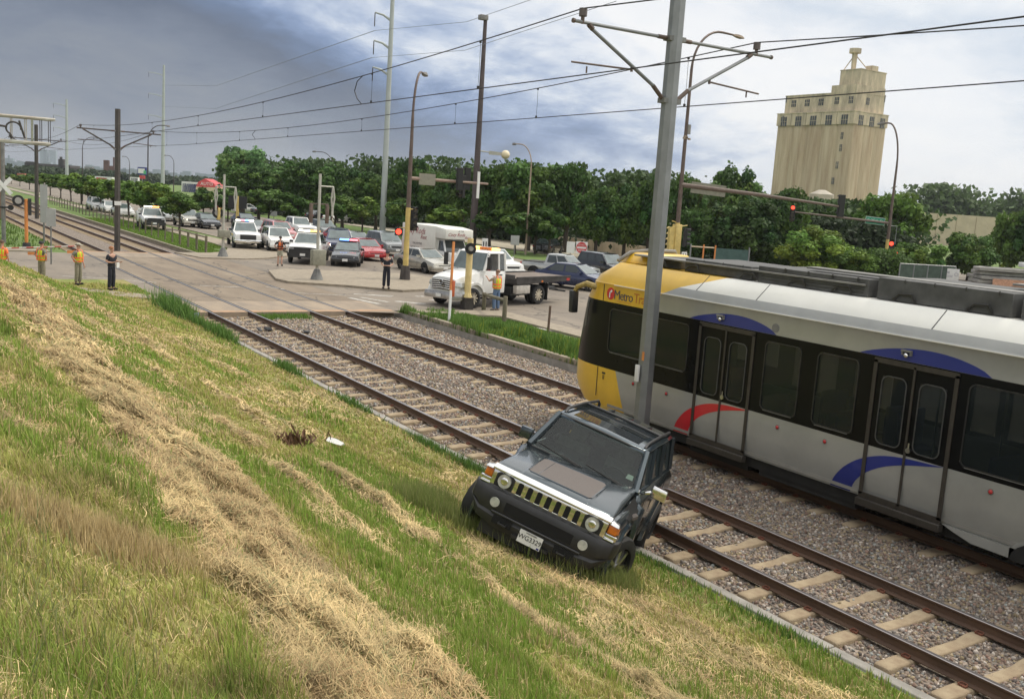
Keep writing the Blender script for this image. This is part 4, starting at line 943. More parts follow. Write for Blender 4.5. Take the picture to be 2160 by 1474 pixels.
for s_ in (-1, 1):
    for v0, v1, t0, t1 in ((1.52, 2.28, 1.93, 2.40), (2.38, 3.24, 2.50, 3.22), (3.38, 4.28, 3.36, 4.20)):
        MB().quad((s_*.79, v0, 1.28), (s_*.79, v1, 1.28), (s_*.672, t1, 1.71), (s_*.672, t0, 1.71)).build('side_window', CARGLASS, CAR, fixn=False)
    dm = MB(); dm.b2((s_*.918, 1.48, .48), (s_*.926, 1.50, 1.24)); dm.b2((s_*.918, 2.34, .48), (s_*.926, 2.36, 1.24)); dm.b2((s_*.918, 3.2, .75), (s_*.926, 3.22, 1.24)); dm.build('door_gap', HOLE, CAR)
    for vv in (2.2, 3.08): MB().b2((s_*.92, vv-.09, 1.10), (s_*.945, vv+.06, 1.135)).build('door_handle', BPLAST, CAR, bevel=.006, seg=1)
    mk_ = 1.0 if s_ > 0 else .88
    mrr = MB(); mrr.tube([(s_*.84, 1.55, 1.27), (s_*.96*mk_, 1.55, 1.33)], .03, 6, 1); mrr.hexa([(s_*.96*mk_, 1.47, 1.28), (s_*1.17*mk_, 1.50, 1.28), (s_*1.17*mk_, 1.60, 1.28), (s_*.96*mk_, 1.60, 1.28), (s_*.96*mk_, 1.47, 1.44), (s_*1.16*mk_, 1.50, 1.43), (s_*1.16*mk_, 1.60, 1.43), (s_*.96*mk_, 1.60, 1.44)], 0)
    mo = mrr.build('mirror', [CHROME if s_ > 0 else P_SUV, BPLAST], CAR, bevel=.014)
MB().quad((-.70, 4.375, 1.28), (.70, 4.375, 1.28), (.60, 4.30, 1.72), (-.60, 4.30, 1.72)).build('rear_window', CARGLASS, CAR, fixn=False)
# dark, torn gap behind the left front fender
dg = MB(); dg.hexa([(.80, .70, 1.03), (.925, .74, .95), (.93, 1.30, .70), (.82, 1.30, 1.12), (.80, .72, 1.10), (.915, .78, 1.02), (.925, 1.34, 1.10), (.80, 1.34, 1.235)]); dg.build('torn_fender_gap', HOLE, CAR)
dg = MB(); dg.hexa([(.90, 1.28, .55), (1.00, 1.36, .52), (1.01, 1.42, .52), (.90, 1.36, .55), (.88, 1.26, 1.16), (.99, 1.30, 1.12), (.99, 1.36, 1.12), (.88, 1.34, 1.18)]); dg.build('bent_door_edge', P_SUV, CAR, bevel=.01, seg=1)
dg = MB(); dg.tube([(.86, .95, .98), (.94, 1.02, 1.06), (.93, 1.12, 1.0)], [.03, .045, .02], 6); dg.build('broken_bracket', TAUPE, CAR)
# interior
it = MB()
for s_ in (-.38, .38): it.box((s_, 2.3, 1.05), (.5, .14, .75)); it.box((s_, 2.32, 1.52), (.25, .1, .2))
it.b2((-.72, 1.45, 1.10), (.72, 1.75, 1.25)); it.b2((-.72, 1.7, .6), (.72, 4.2, .9)); it.box((0, 3.2, 1.1), (1.2, .15, .7))
it.build('interior', mat('dark_cloth_interior', (.13, .13, .115), .9, var=.3, scale=10), CAR)
it = MB(); it.box((0, 1.78, 1.62), (.22, .04, .07)); it.build('rear_view_mirror', BPLAST, CAR)
it = MB(); it.tube([(.38+.18*math.cos(a), 1.86-.06*math.sin(a), 1.22+.17*math.sin(a)) for a in np.linspace(0, 2*PI, 17)], .018, 6); it.tube([(.38, 1.7, 1.12), (.38, 1.86, 1.22)], .03, 6); it.build('steering_wheel', BPLAST, CAR)
for s_ in (-.46, .62): MB().add([(s_-.05, 1.50+.0, 1.37), (s_+.05, 1.50, 1.37), (s_+.04, 1.53, 1.43), (s_-.04, 1.53, 1.43)], [(0, 1, 2, 3)]).build('window_sticker', WHITES, CAR, fixn=False) if s_ > 0 else None
for s_ in (-.36, .34):
    wp = MB(); wp.tube([(s_+.32, 1.22, 1.285), (s_+.05, 1.26, 1.315), (s_-.30, 1.315, 1.345)], .011, 6); wp.tube([(s_+.38, 1.24, 1.29), (s_+.05, 1.275, 1.325)], .016, 6); wp.build('wiper', BLACK, CAR)
def wheel(name, c, r, wd, parent, side, rim=STEEL, steer=0, spokes=7, tread=True, hub=None):
    W = bpy.data.objects.new(name, None); COL.objects.link(W); W.parent = parent; W.location = c; W.rotation_euler = (0, 0, steer)
    ty = MB(); n = 32
    pr = [(-wd/2, r*.66), (-wd/2*1.02, r*.8), (-wd/2*.92, r*.95), (-wd/2*.7, r), (wd/2*.7, r), (wd/2*.92, r*.95), (wd/2*1.02, r*.8), (wd/2, r*.66)]
    rings = []
    for k in range(n):
        a = 2*PI*k/n; g = (1-.018*(k % 2)) if tread else 1
        rings.append([(x, rr_*(g if rr_ > r*.9 else 1)*math.cos(a), rr_*(g if rr_ > r*.9 else 1)*math.sin(a)) for x, rr_ in pr])
    ty.loft(rings+[rings[0]], closed=True, caps=False); ty.build('tyre', BLACK, W)
    rm = MB(); x = side*wd*.36; rm.cyl((side*wd*.1, 0, 0), (x*.8, 0, 0), r*.62, r*.60, 20, 1); rm.cyl((x*.9, 0, 0), (side*wd*.49, 0, 0), r*.665, r*.67, 24, 0, caps=False)
    for k in range(spokes):
        a = 2*PI*k/spokes; d_ = Vector((0, math.cos(a), math.sin(a))); p = Vector((0, -math.sin(a), math.cos(a)))
        rm.hexa([Vector((x*.82, 0, 0))-p*r*.05, Vector((x*.82, 0, 0))+p*r*.05, d_*r*.63+p*r*.09+Vector((x*.82, 0, 0)), d_*r*.63-p*r*.09+Vector((x*.82, 0, 0)),
                 Vector((x*1.12, 0, 0))-p*r*.05, Vector((x*1.12, 0, 0))+p*r*.05, d_*r*.63+p*r*.07+Vector((x*1.05, 0, 0)), d_*r*.63-p*r*.07+Vector((x*1.05, 0, 0))], 0)
    rm.cyl((x*.8, 0, 0), (x*1.2, 0, 0), r*.17, r*.15, 12, 0); rm.build('rim', [rim, BPLAST], W); return W
for s_ in (-1, 1):
    for v in (.84, 3.68):
        wl = MB(); P = [(v+.50*math.cos(R_(a)), .41+.50*math.sin(R_(a))) for a in range(0, 361, 15)][:-1]
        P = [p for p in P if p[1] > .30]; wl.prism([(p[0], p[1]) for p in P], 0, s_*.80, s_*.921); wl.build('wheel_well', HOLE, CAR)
        fl = MB(); rr = []
        for a in range(-12, 193, 12):
            c_, s2 = math.cos(R_(a)), math.sin(R_(a)); rr.append([(s_*.90, v+.49*c_, .41+.49*s2), (s_*.955, v+.495*c_, .41+.495*s2), (s_*.95, v+.56*c_, .41+.56*s2), (s_*.90, v+.60*c_, .41+.60*s2)])
        fl.loft(rr); fl.build('wheel_flare', P_SUV if not (s_ > 0 and v < 1) else P_SUVD, CAR)
        wheel('wheel', (s_*(.885 if v < 1 else .85), v, .40), .42, .28, CAR, s_, steer=R_(-19) if v < 1 else 0)
st = MB(); st.cyl((0, 4.46, .92), (0, 4.68, .92), .37, .37, 28); st.build('spare_wheel', BLACK, CAR, bevel=.03)
# ================================================================== POLES, WIRES, SIGNALS, SIGNS
def pd(px, py, d): return Vector((0, 0, CAMH)) + ray(px, py)*d
def proj(p):
    q = Vector(p)-Vector((0, 0, CAMH)); z = q.dot(AX_F); return (W0/2+F*q.dot(AX_R)/z, H0/2-F*q.dot(AX_U)/z)
def zfor(P, py):
    lo, hi = -2., 80.
    for _ in range(40):
        m_ = (lo+hi)/2
        if proj((P[0], P[1], m_))[1] > py: lo = m_
        else: hi = m_
    return lo
def mpp(P): return depth_of(P)/F
# ---- overhead line poles
def catenary_pole(label, x, y, r, h, zt, zs, m, detail):
    T = thing('overhead_line_pole', label, 'pole', (x, y, 0), group='overhead line poles between the tracks')
    mb = MB(); n = 8 if detail else 4
    mb.cyl((0, 0, -.22), (0, 0, h), r*1.06, r*.94, n, 0, smooth=False); mb.build('pole', m, T)
    if detail:
        mb = MB(); mb.box((0, 0, -.18), (.62, .62, .06))
        for a in range(8): mb.cyl((.26*math.cos(a*PI/4), .26*math.sin(a*PI/4), -.16), (.26*math.cos(a*PI/4), .26*math.sin(a*PI/4), -.04), .018, .018, 6)
        mb.build('base_plate', GALVD, T); MB().cyl((0, 0, -.6), (0, 0, -.2), .5, .5, 16).build('footing', CONCG, T)
    t = .026 if detail else .035
    for s in (-1, 1):
        Lx = 2.42 if s < 0 else 2.66
        a = MB(); a.tube([(s*r*.9, 0, zt), (s*.42, 0, zt)], t*1.6, 8, 1); a.tube([(s*.4, 0, zt), (s*Lx, 0, zt)], t*1.25, 8, 0)
        a.tube([(s*(Lx-.02), 0, zt), (s*(Lx+.02), 0, zt)], t*1.7, 8, 1); ar = a.build('cantilever_arm', [m, BROWNP], T)
        b_ = MB(); b_.tube([(s*r*.9, 0, zs), (s*.45, 0, zs+(zt-zs)*.45/2.1*1.0)], t*1.7, 8, 1); b_.tube([(s*.42, 0, zs+(zt-zs)*.42/2.1), (s*2.05, 0, zt-.06)], t*1.4, 8, 0); b_.tube([(s*1.98, 0, zt-.09), (s*2.08, 0, zt-.02)], t*1.9, 8, 1); b_.build('strut', [m, BROWNP], ar)
        c = MB(); c.cyl((s*2.22, 0, zt-.03), (s*2.22, 0, zt+.13), .035, .035, 8, 1); c.cyl((s*2.22, 0, zt+.10), (s*2.22, 0, zt+.24), .075, .075, 12, 0); c.build('insulator', [mat('brown_insulator', (.11, .09, .085), .4, var=.2), BROWNP], ar)
        e = MB(); zz = zs+(zt-zs)*.95/2.1 if s < 0 else zs+(zt-zs)*.95/2.1
        x0 = s*1.0; e.tube([(x0, 0, zz-.05), (s*(2.40), 0, zz-.13 if s > 0 else zz+.02-.10)], t*.7, 6); e.cyl((s*2.05, 0, zz-.12), (s*2.05, 0, zz-.24), t*.6, t*.6, 6)
        e.cyl((x0, 0, zz), (x0, 0, zz-.09), t, t, 6); e.build('steady_arm', BROWNP, ar)
        k = MB(); k.box((s*r*.95, 0, zt), (.10, .20, .09)); k.box((s*r*.95, 0, zs), (.12, .20, .10)); k.build('bracket', GALVD, T)
    return T
CP1 = catenary_pole('tall grey galvanised steel pole with cantilever arms standing behind the crashed vehicle', 13.08, 15.15, .165, 10.2, 8.19, 7.02, GALV, True)
mb = MB(); mb.box((-.155, -.055, 1.98), (.012, .06, .18)); mb.build('orange_sticker', ORANGEP, CP1)
mb = MB(); mb.box((-.21, .02, 1.62), (.05, .10, .34)); mb.build('white_box', WHITES, CP1, bevel=.008)
for i, (y, lab) in enumerate(((68.6, 'brown overhead line pole with V-shaped arms just beyond the road crossing'), (108, 'second overhead line pole beyond the road crossing, beside the sign gantry'), (160, 'distant overhead line pole, third beyond the crossing'), (215, 'farthest overhead line pole on the horizon at the left'))):
    if i == 0: CPF = catenary_pole(lab, 13.08, y, .18, 8.9, 7.5, 6.35, mat('dark_brown_pole', (.075, .065, .058), .6, .2, var=.25, scale=2), False)
    else: c = dup(CPF); c.location.y = y; c['label'] = lab
mb = MB(); mb.box((-.02, -.24, 2.9), (.42, .02, .26)); mb.build('notice_plate', WHITES, CPF)
# ---- overhead wires
WIRE = mat('dark_wire', (.035, .033, .033), .6, .3, var=.1)
ply = [-40, 15.15, 68.6, 108, 160, 215]
plz = [8.43, 8.43, 7.72, 7.72, 7.72, 7.72]
for tx, lab, dy in ((10.86, 'overhead line wires above the near track, with droppers', (18.8, 24.3, 33.0, 41, 49, 57, 64, -6, 3)), (15.30, 'overhead line wires above the far track, above the train', (23.2, 27.8, 35.0, 43, 50, 58, 65, 17.2, 2, -8))):
    T = thing('overhead_line', lab, 'overhead wire', (tx, 15, 0), group='overhead line wires')
    def mz(y):
        k = max(0, min(len(ply)-2, sum(1 for v in ply if v <= y)-1)); a, b_ = ply[k], ply[k+1]; t_ = (y-a)/(b_-a)
        return plz[k]*(1-t_)+plz[k+1]*t_-4*.72*t_*(1-t_)
    def cz(y): return 7.27-.0108*(y-13) if y < 60 else 6.76-.002*(y-60)
    def wx(y): return .18*math.sin(y*.06)
    Y = list(np.arange(-40, 215.1, 2.5)); Y = sorted(set(Y+ply))
    mb = MB(); mb.tube([(0, y-15, mz(y)) for y in Y], .0125, 5); mb.build('messenger_wire', WIRE, T)
    mb = MB(); mb.tube([(0, y-15, cz(y)) for y in Y], .0115, 5); mb.build('contact_wire', WIRE, T)
    for y in dy:
        mb = MB(); mb.tube([(0, y-15, mz(y)), (.01, y-15, (mz(y)+cz(y))/2), (0, y-15, cz(y))], .0045, 4); mb.box((0, y-15, cz(y)+.03), (.03, .05, .06)); mb.box((0, y-15, mz(y)-.02), (.03, .05, .05)); mb.build('dropper', WIRE, T)
    yj = 24.9 if tx < 12 else 47.5
    mb = MB(); a, b_ = mz(yj), cz(yj); mb.tube([(0, yj-15, a), (0, yj-15+.35, a-.12), (0, yj-15+.5, (a+b_)/2), (0, yj-15+.3, b_+.15), (0, yj-15, b_)], .013, 5); mb.build('jumper_cable', WIRE, T)
# ---- lamps and signals
def cobra(T, z0, z1, arm, r0, r1, m, head, hl=.75, curve=1.6, yh=0, ym=None):
    """pole from z0 to z1 with curved arm reaching horizontal vector arm; local coordinates"""
    arm = Vector((arm[0], arm[1], 0)); d = arm.normalized(); Lg = arm.length
    pts = [Vector((0, 0, yh if yh else z0))]; N_ = 9; zc_ = z1-curve
    pts.append(Vector((0, 0, zc_)))
    cr = min(Lg*.75, curve*1.05)
    for k in range(1, N_+1):
        a = PI/2*k/N_; pts.append(Vector((0, 0, zc_+curve*math.sin(a)))+d*(cr*(1-math.cos(a))))
    pts.append(d*Lg+Vector((0, 0, z1+.02)))
    rs = [r0, r0*.62]+[r0*.5]*N_+[r0*.42]
    mb = MB(); mb.tube(pts, rs, 10); mb.build('lamp_pole', m, T)
    if yh:
        mb = MB(); mb.cyl((0, 0, z0+.75), (0, 0, yh), r0*1.2, r0*1.0, 12, 0); mb.build('lower_pole', ym or YELLOWP, T)
        mb = MB(); mb.cyl((0, 0, z0), (0, 0, z0+.78), r0*2.3, r0*1.8, 8, 0, smooth=False); mb.build('pole_base', DARKM, T)
    e = d*Lg+Vector((0, 0, z1)); hb = MB(); s = Vector((-d.y, d.x, 0))
    sec = []
    for t_, w_, zt, zb in ((-.05, .05, .05, -.03), (.12, .11, .09, -.06), (.45, .17, .11, -.10), (.75, .15, .08, -.11), (1.0, .07, .02, -.06)):
        c = e+d*(hl*t_); sec.append([c-s*w_+Vector((0, 0, zb*.5)), c-s*w_*.7+Vector((0, 0, zt)), c+s*w_*.7+Vector((0, 0, zt)), c+s*w_+Vector((0, 0, zb*.5)), c+s*w_*.6+Vector((0, 0, zb)), c-s*w_*.6+Vector((0, 0, zb))])
    hb.loft(sec); hb.build('lamp_head', head, T); return T
HEADM = mat('tan_lamp_head', (.30, .23, .17), .6, var=.2); HEADG = mat('grey_lamp_head', (.22, .21, .20), .6, var=.2)
def signal(T, c, face, lit=None, m=BLACK, w=.34, h=1.02, name='signal_head', back=None):
    """traffic signal; c: local centre, face: horizontal facing vector"""
    f = Vector((face[0], face[1], 0)).normalized(); s = Vector((f.y, -f.x, 0)); R = Matrix((s, f, Vector((0, 0, 1)))).transposed().to_4x4(); R.translation = Vector(c)
    mb = MB(); mb.box((0, 0, 0), (w, .22, h), 0, R); o = mb.build(name, m, T, bevel=.02, seg=1)
    k = max(1, round(h/.34))
    for i in range(k):
        z = h/2-(i+.5)*h/k
        v = MB(); v.loft([[(w*.40*math.cos(a), .11, z+w*.40*math.sin(a)) for a in [PI*j/8-.3 for j in range(9)]]+[], [(w*.42*math.cos(a), .33, z+w*.42*math.sin(a)) for a in [PI*j/8-.3 for j in range(9)]]], closed=False, caps=False, M=R); v.build('visor', m, o, fixn=False)
        l_ = MB(); l_.cyl((0, .10, z), (0, .125, z), w*.37, w*.37, 14, 0, M=R); l_.build('lens', (LAMP_R if lit == i else mat('unlit_lens', (.06, .045, .03), .3, var=.2)), o)
    return o
toCam = lambda P: (-P[0], -P[1])
# lamp and signal pole on the traffic island
P = at(854, 590, .1); T = thing('signal_lamp_pole', 'street lamp with yellow lower pole and signals, on the concrete traffic island', 'traffic signal', P)
zt = zfor(P, 146); E_ = pd(893, 146, depth_of(P)); cobra(T, 0, zt-.1, (E_-P).to_2d(), .13, .1, BROWNP, HEADG, yh=zfor(P, 442), curve=2.6, hl=.8)
za = zfor(P, 380); ax = Vector((5.3, .6, 0)); mb = MB(); mb.tube([(0, 0, za), ax*.5+Vector((0, 0, za)), ax+Vector((0, 0, za-.0))], [.10, .085, .06], 8); ma = mb.build('mast_arm', mat('tan_mast_arm', (.24, .17, .13), .6, var=.2), T)
mb = MB(); c = ax*.20+Vector((0, -.12, za)); mb.box(c, (1.0, .03, .62)); mb.build('sign_back', mat('sign_back_grey', (.24, .23, .18), .6, var=.15), ma)
for dx, dz in ((.60, .15), (.68, -.25), (.74, .2)): signal(T, ax*dx+Vector((0, .15 if dx > .65 else -.2, za+dz)), (0, 1) if dx != .68 else (-1, -.2), m=BLACK, h=1.25)
mb = MB(); mb.box(ax*.86+Vector((0, -.1, za-.1)), (.16, .06, 1.5)); mb.build('white_bar', WHITES, T)
signal(T, (.42, .1, zfor(P, 465)-.0), (0, -1), m=BLACK, h=1.3); signal(T, (-.55, -.1, zfor(P, 493)), (-1, -1.6), lit=0, m=BLACK, w=.42, h=.42, name='pedestrian_signal')
mb = MB(); mb.tube([(0, 0, zfor(P, 485)), (-.5, 0, zfor(P, 485))], .03, 6); mb.tube([(0, 0, zfor(P, 445)), (.5, 0, zfor(P, 445))], .03, 6); mb.build('signal_bracket', YELLOWP, T)
# tall dark floodlight pole
P = at(996, 521); T = thing('floodlight_pole', 'tall dark pole with box lamp on top and camera arm, behind the box truck', 'lamp post', P)
zt = zfor(P, 42); mb = MB(); mb.cyl((0, 0, 0), (0, 0, zt), .36, .17, 12); mb.build('pole', mat('dark_purple_brown_pole', (.085, .065, .065), .6, .2, var=.25, scale=1), T)
mb = MB(); mb.box((-.25, 0, zt+.15), (.8, .6, .45)); mb.build('lamp_box', HEADG, T, bevel=.05)
zg = zfor(P, 318); mb = MB(); mb.tube([(0, 0, zg), (1.3, -.6, zg-.1)], .06, 6); mb.hexa([(.9, -.6, zg-.3), (2.0, -1.1, zg-.3), (2.1, -.9, zg-.3), (1.0, -.4, zg-.3), (.9, -.6, zg+.05), (2.0, -1.1, zg-.02), (2.1, -.9, zg-.02), (1.0, -.4, zg+.05)]); mb.build('camera_arm', mat('pale_metal', (.42, .41, .35), .5, var=.2), T)
mb = MB(); mb.ell((2.35, -1.2, zg-.2), (.42, .42, .42)); mb.build('globe_lamp', mat('cream_globe', (.72, .62, .42), .4, var=.1), T)
# the big lamp pole right of the steel pole
P = at(1418, 600, 0); T = thing('signal_lamp_pole', 'tall curved street lamp with long signal arm and yellow signals, beside the steel pole', 'traffic signal', P)
zt = zfor(P, 47); E_ = pd(1550, 42, depth_of(P)); cobra(T, 0, zt-.2, (E_-P).to_2d(), .15, .1, BROWNP, HEADM, yh=zfor(P, 470), curve=2.7, hl=1.15)
za = zfor(P, 390); d0 = depth_of(P); EA = pd(1772, 436, d0*1.0); a0 = Vector((0, 0, za)); a1 = EA-P; mb = MB(); mb.tube([a0, a0*.5+a1*.5+Vector((0, 0, .05)), a1], [.16, .12, .07], 10); ma = mb.build('mast_arm', mat('brown_mast_arm', (.15, .11, .09), .6, var=.2), T)
sb = a0.lerp(a1, .17); dn = (a1-a0).normalized(); mb = MB(); Rm = Matrix((dn, Vector((dn.y, -dn.x, 0)).normalized(), dn.cross(Vector((dn.y, -dn.x, 0)).normalized()))).transposed().to_4x4(); Rm.translation = sb; mb.box((0, 0.0, .05), (2.3, .03, .72), 0, Rm); mb.build('sign_back', MATS['sign_back_grey'], ma)
signal(T, a1+Vector((.1, 0, .05)), (.3, 1), m=BLACK, w=.42, h=1.45)
signal(T, Vector((-.45, 0, zfor(P, 508))), (0, 1), m=YELLOWP, w=.45, h=1.75); signal(T, Vector((.75, 0, zfor(P, 500))), (1, -.6), m=BLACK, w=.36, h=1.2)
mb = MB(); mb.box((0, 0, zfor(P, 505)), (.52, .4, 1.95)); mb.build('yellow_pole_casing', YELLOWP, T, bevel=.04)
mb = MB(); mb.tube([(0, 0, zfor(P, 478)), (.85, 0, zfor(P, 478)+.1)], .035, 6); mb.tube([(0, 0, zfor(P, 470)), (-.5, 0, zfor(P, 470)+.1)], .035, 6); mb.build('signal_bracket', YELLOWP, T)
ws_ = MB(); ws_.box((.62, -.2, zfor(P, 537)), (.45, .03, .40), 0)
for u in (-.1, .1): ws_.box((.62+u, -.22, zfor(P, 537)), (.07, .01, .22), 1)
ws_.build('walk_sign', [WHITES, BLACKS], T)
mb = MB(); zc_ = zfor(P, 290); mb.box((.1, -.1, zc_+.5), (.22, .2, .6)); mb.build('detector_box', HEADG, T); mb = MB()
for k in range(5): mb.box((random.uniform(-.3, .3), -.12, zc_-.1+random.uniform(-.15, .15)), (.14, .12, .12))
mb.build('band_clamp', HEADM, T)
# curved lamp and signals by the grain elevator
P = at(1862, 592, 0); T = thing('signal_lamp_pole', 'curved street lamp with red signals and green street sign, near the grain elevator', 'traffic signal', P)
zt = zfor(P, 258); E_ = pd(1866, 262, depth_of(P)); cobra(T, 0, zt, (E_-P).to_2d()*1.0, .14, .1, BROWNP, HEADG, yh=zfor(P, 505), curve=3.6, hl=.9)
za = zfor(P, 471); EA = pd(1672, 447, depth_of(P)); a0 = Vector((0, 0, za)); a1 = EA-P; mb = MB(); mb.tube([a0, a1], [.11, .06], 8); mb.build('mast_arm', MATS['brown_mast_arm'], T)
sgc = pd(1846, 466, depth_of(P)-.3)-P; dr = (a0-a1); dr.z = dr.z; dr.normalize(); mb = MB()
Ms = plane_M(sgc, dr, Vector((0, 0, 1))-dr*dr.z); mb.box((0, 0, 0), (1.62, .62, .03), 1, Ms); mb.box((0, 0, .012), (1.54, .54, .03), 0, Ms); Mt = Ms @ Matrix.Translation((0, 0, .035)); text_geo('E 35th St', .36, Mt, mb, 1, spacing=1.0)
mb.build('street_name_sign', [GREENS, mat('sign_lettering', (.55, .62, .55), .5, var=.05)], T)
signal(T, a1+Vector((0, 0, -.15)), toCam(P), lit=0, w=.42, h=1.35); signal(T, Vector((.55, 0, zfor(P, 530))), toCam(P), lit=0, w=.46, h=1.65); signal(T, Vector((1.2, -.1, zfor(P, 541))), (-1, -.5), lit=0, w=.36, h=1.1)
mb = MB(); mb.tube([(0, 0, zfor(P, 476)), (1.0, 0, zfor(P, 476)), (1.0, 0, zfor(P, 515))], .03, 6); mb.tube([(0, 0, zfor(P, 556)), (1.1, 0, zfor(P, 556))], .03, 6); mb.build('signal_bracket', GALV, T)
mb = MB(); mb.box((-.25, -.1, zfor(P, 568)), (.5, .04, .75)); mb.build('notice_sign', WHITES, T)
# simple distant lamps
def far_lamp(lab, px, base, top, hx, hy, r=.11, m=None, curve=1.8, z=0):
    P = at(px, base, z); T = thing('street_lamp', lab, 'street lamp', P, group='distant street lamps'); zt = zfor(P, top); E_ = pd(hx, hy, depth_of(P)); v = (E_-P).to_2d()
    cobra(T, 0, zt, v*.82, r, r*.7, m or DARKM, HEADG, hl=v.length*.2, curve=min(curve, zt*.3)); return T
far_lamp('curved street lamp rising from the boulevard trees right of the first distant pole', 311, 460, 262, 358, 259, .10)
far_lamp('curved street lamp above the row of small trees at the left', 174, 425, 288, 208, 287, .10)
far_lamp('small distant street lamp curving left, next to the thin power pole', 366, 415, 329, 347, 328, .12)
far_lamp('small distant street lamp curving left, above the red roofed store', 273, 405, 331, 258, 328, .12)
far_lamp('slim lamp curving left over the dark trees near the middle', 698, 475, 322, 660, 320, .09)
far_lamp('slim street lamp curving left in front of the large tree', 1108, 538, 305, 1082, 301, .10, HEADM)
# power monopoles
TPM = mat('pale_galvanised_monopole', (.40, .43, .42), .5, .2, var=.1, scale=.4)
def monopole(lab, px, base, topy, arms, r0, r1, wl):
    P = at(px, base); T = thing('power_pole', lab, 'power pole', P, group='tall pale power poles'); zt = zfor(P, topy); mb = MB(); mb.cyl((0, 0, 0), (0, 0, zt), r0, r1, 12); mb.build('pole', TPM, T)
    for ay in arms:
        z = zfor(P, ay); v = Vector((-AX_R.x, -AX_R.y, 0))*wl; a = MB(); a.tube([(0, 0, z), v*.5+Vector((0, 0, z+.55)), v+Vector((0, 0, z+.75))], [.14, .11, .08], 6); ar = a.build('cross_arm', TPM, T)
        i_ = MB(); i_.cyl(v+Vector((0, 0, z+.7)), v+Vector((0, 0, z-.65)), .055, .055, 6); i_.build('insulator', DARKM, ar)
    return P
PA = monopole('nearest tall pale power pole with three arms, rising beyond the top of the picture', 806, 497, -60, (45, 104, 160), .34, .19, 1.75)
PB = monopole('second tall pale power pole, rising left of the leafy tree', 343, 402, 138, (160, 205, 250), .62, .30, 4.5)
PC = monopole('farthest hazy power pole above the left skyline', 141, 388, 210, (225, 250, 275), .55, .28, 4.)
PWR = mat('thin_power_line', (.25, .27, .31), .6, var=.05)
for k, (y0, yb) in enumerate(((65, 180), (122, 225))):
    a = pd(791-k*6, y0, depth_of(PA)); b_ = pd(338, yb, depth_of(PB)); mb = MB(); c = pd(1300, -62+k*65, depth_of(PA)*.62)
    mb.tube([b_, b_.lerp(a, .5)-Vector((0, 0, 3)), a], .035, 4); mb.tube([a, a.lerp(c, .5)-Vector((0, 0, 1.2)), c], .022, 4); tag(mb.build('power_line', PWR), ['upper thin power line hanging from the tall pale power pole', 'lower thin power line hanging from the tall pale power pole'][k], 'power line')
# ---- crossing equipment
def crossing_mast(lab, px, base, top, light, box, z=.1):
    P = at(px, base, z); T = thing('crossing_signal_mast', lab, 'crossing signal', P); s = 1.0; zt = zfor(P, top)
    mb = MB(); mb.cyl((0, 0, 0), (0, 0, .55), .34, .14, 8, smooth=False); mb.build('base', GALVD, T); mb = MB(); mb.cyl((0, 0, .4), (0, 0, zt), .085, .07, 10); mb.build('mast', mat('aluminium_mast', (.45, .44, .39), .5, .3, var=.15, scale=3), T)
    zz = zfor(P, top+26); mb = MB(); mb.tube([(-.08 if box is not None else -.5, 0, zz), (.75, 0, zz)], .035, 6); hb = mb.build('cross_bar', MATS['aluminium_mast'], T)
    for q in ((.72,) if box is not None else (-.5, .72)):
        mb = MB(); mb.tube([(q, 0, zz), (q-.07, 0, zz-.6), (q, 0, zz-1.15)], .05, 6); mb.tube([(q, 0, zz), (q+.09, 0, zz-.6), (q, 0, zz-1.15)], .05, 6); mb.box((q, 0, zz-1.3), (.10, .1, .4)); mb.build('hanger', MATS['aluminium_mast'], hb)
    zl = zfor(P, light); f = Vector((-P[0], -P[1], 0)).normalized(); sd_ = Vector((-f.y, f.x, 0))*-1
    if box is not None:
        for q in (-.45, .42): mb = MB(); mb.box((q, -.05, zl+.35), (.16, .16, .95)); mb.build('hanging_signal', mat('brown_signal_box', (.13, .09, .07), .6, var=.3), T, bevel=.02)
        mb = MB(); mb.tube([(-.5, 0, zl+.85), (.5, 0, zl+.85)], .03, 6); mb.build('lower_bar', BROWNP, T)
    for q in ((.36,) if box is None else ()):
        mb = MB(); c = sd_*q+Vector((0, 0, zl)); mb.cyl(c-f*.02, c+f*.05, .34, .34, 20, 0); mb.cyl(c+f*.04, c+f*.10, .20, .18, 16, 1)
        mb.build('flashing_light', [BLACK, mat('grey_lens', (.30, .29, .27), .3, var=.1)], T)
    
    if box is None: mb = MB(); c = Vector((-.30, .1, zl-.05)); mb.box(c, (.16, .35, .75)); mb.build('backing_plate', YELLOWP, T, bevel=.03)
    zb = box if box is not None else 495; zb = zfor(P, zb); mb = MB(); mb.box((0, -.1, zb), (.72, .45, .80) if box is not None else (.7, .4, .5)); mb.build('control_box', mat('grey_green_cabinet', (.25, .245, .19), .6, var=.2), T, bevel=.04)
    return T
crossing_mast('silver crossing signal mast with round black light, at the grass corner beyond the tracks', 470, 541, 370, 452, None, .06)
T = crossing_mast('silver crossing signal mast with grey control box, on the traffic island', 668, 590, 371, 470, 547)
mb = MB(); mb.tube([(-3.6, .9, 1.12), (0, 0, 1.12)], .05, 4)
P = at(56, 524); T = thing('crossing_signal_mast', 'orange crossing signal mast with round light behind the workers at the left', 'crossing signal', P)
mb = MB(); mb.cyl((0, 0, 0), (0, 0, .35), .26, .2, 10); mb.build('base', BPLAST, T); mb = MB(); mb.cyl((0, 0, .3), (0, 0, zfor(P, 420)), .10, .10, 10); mb.build('mast', ORANGEP, T)
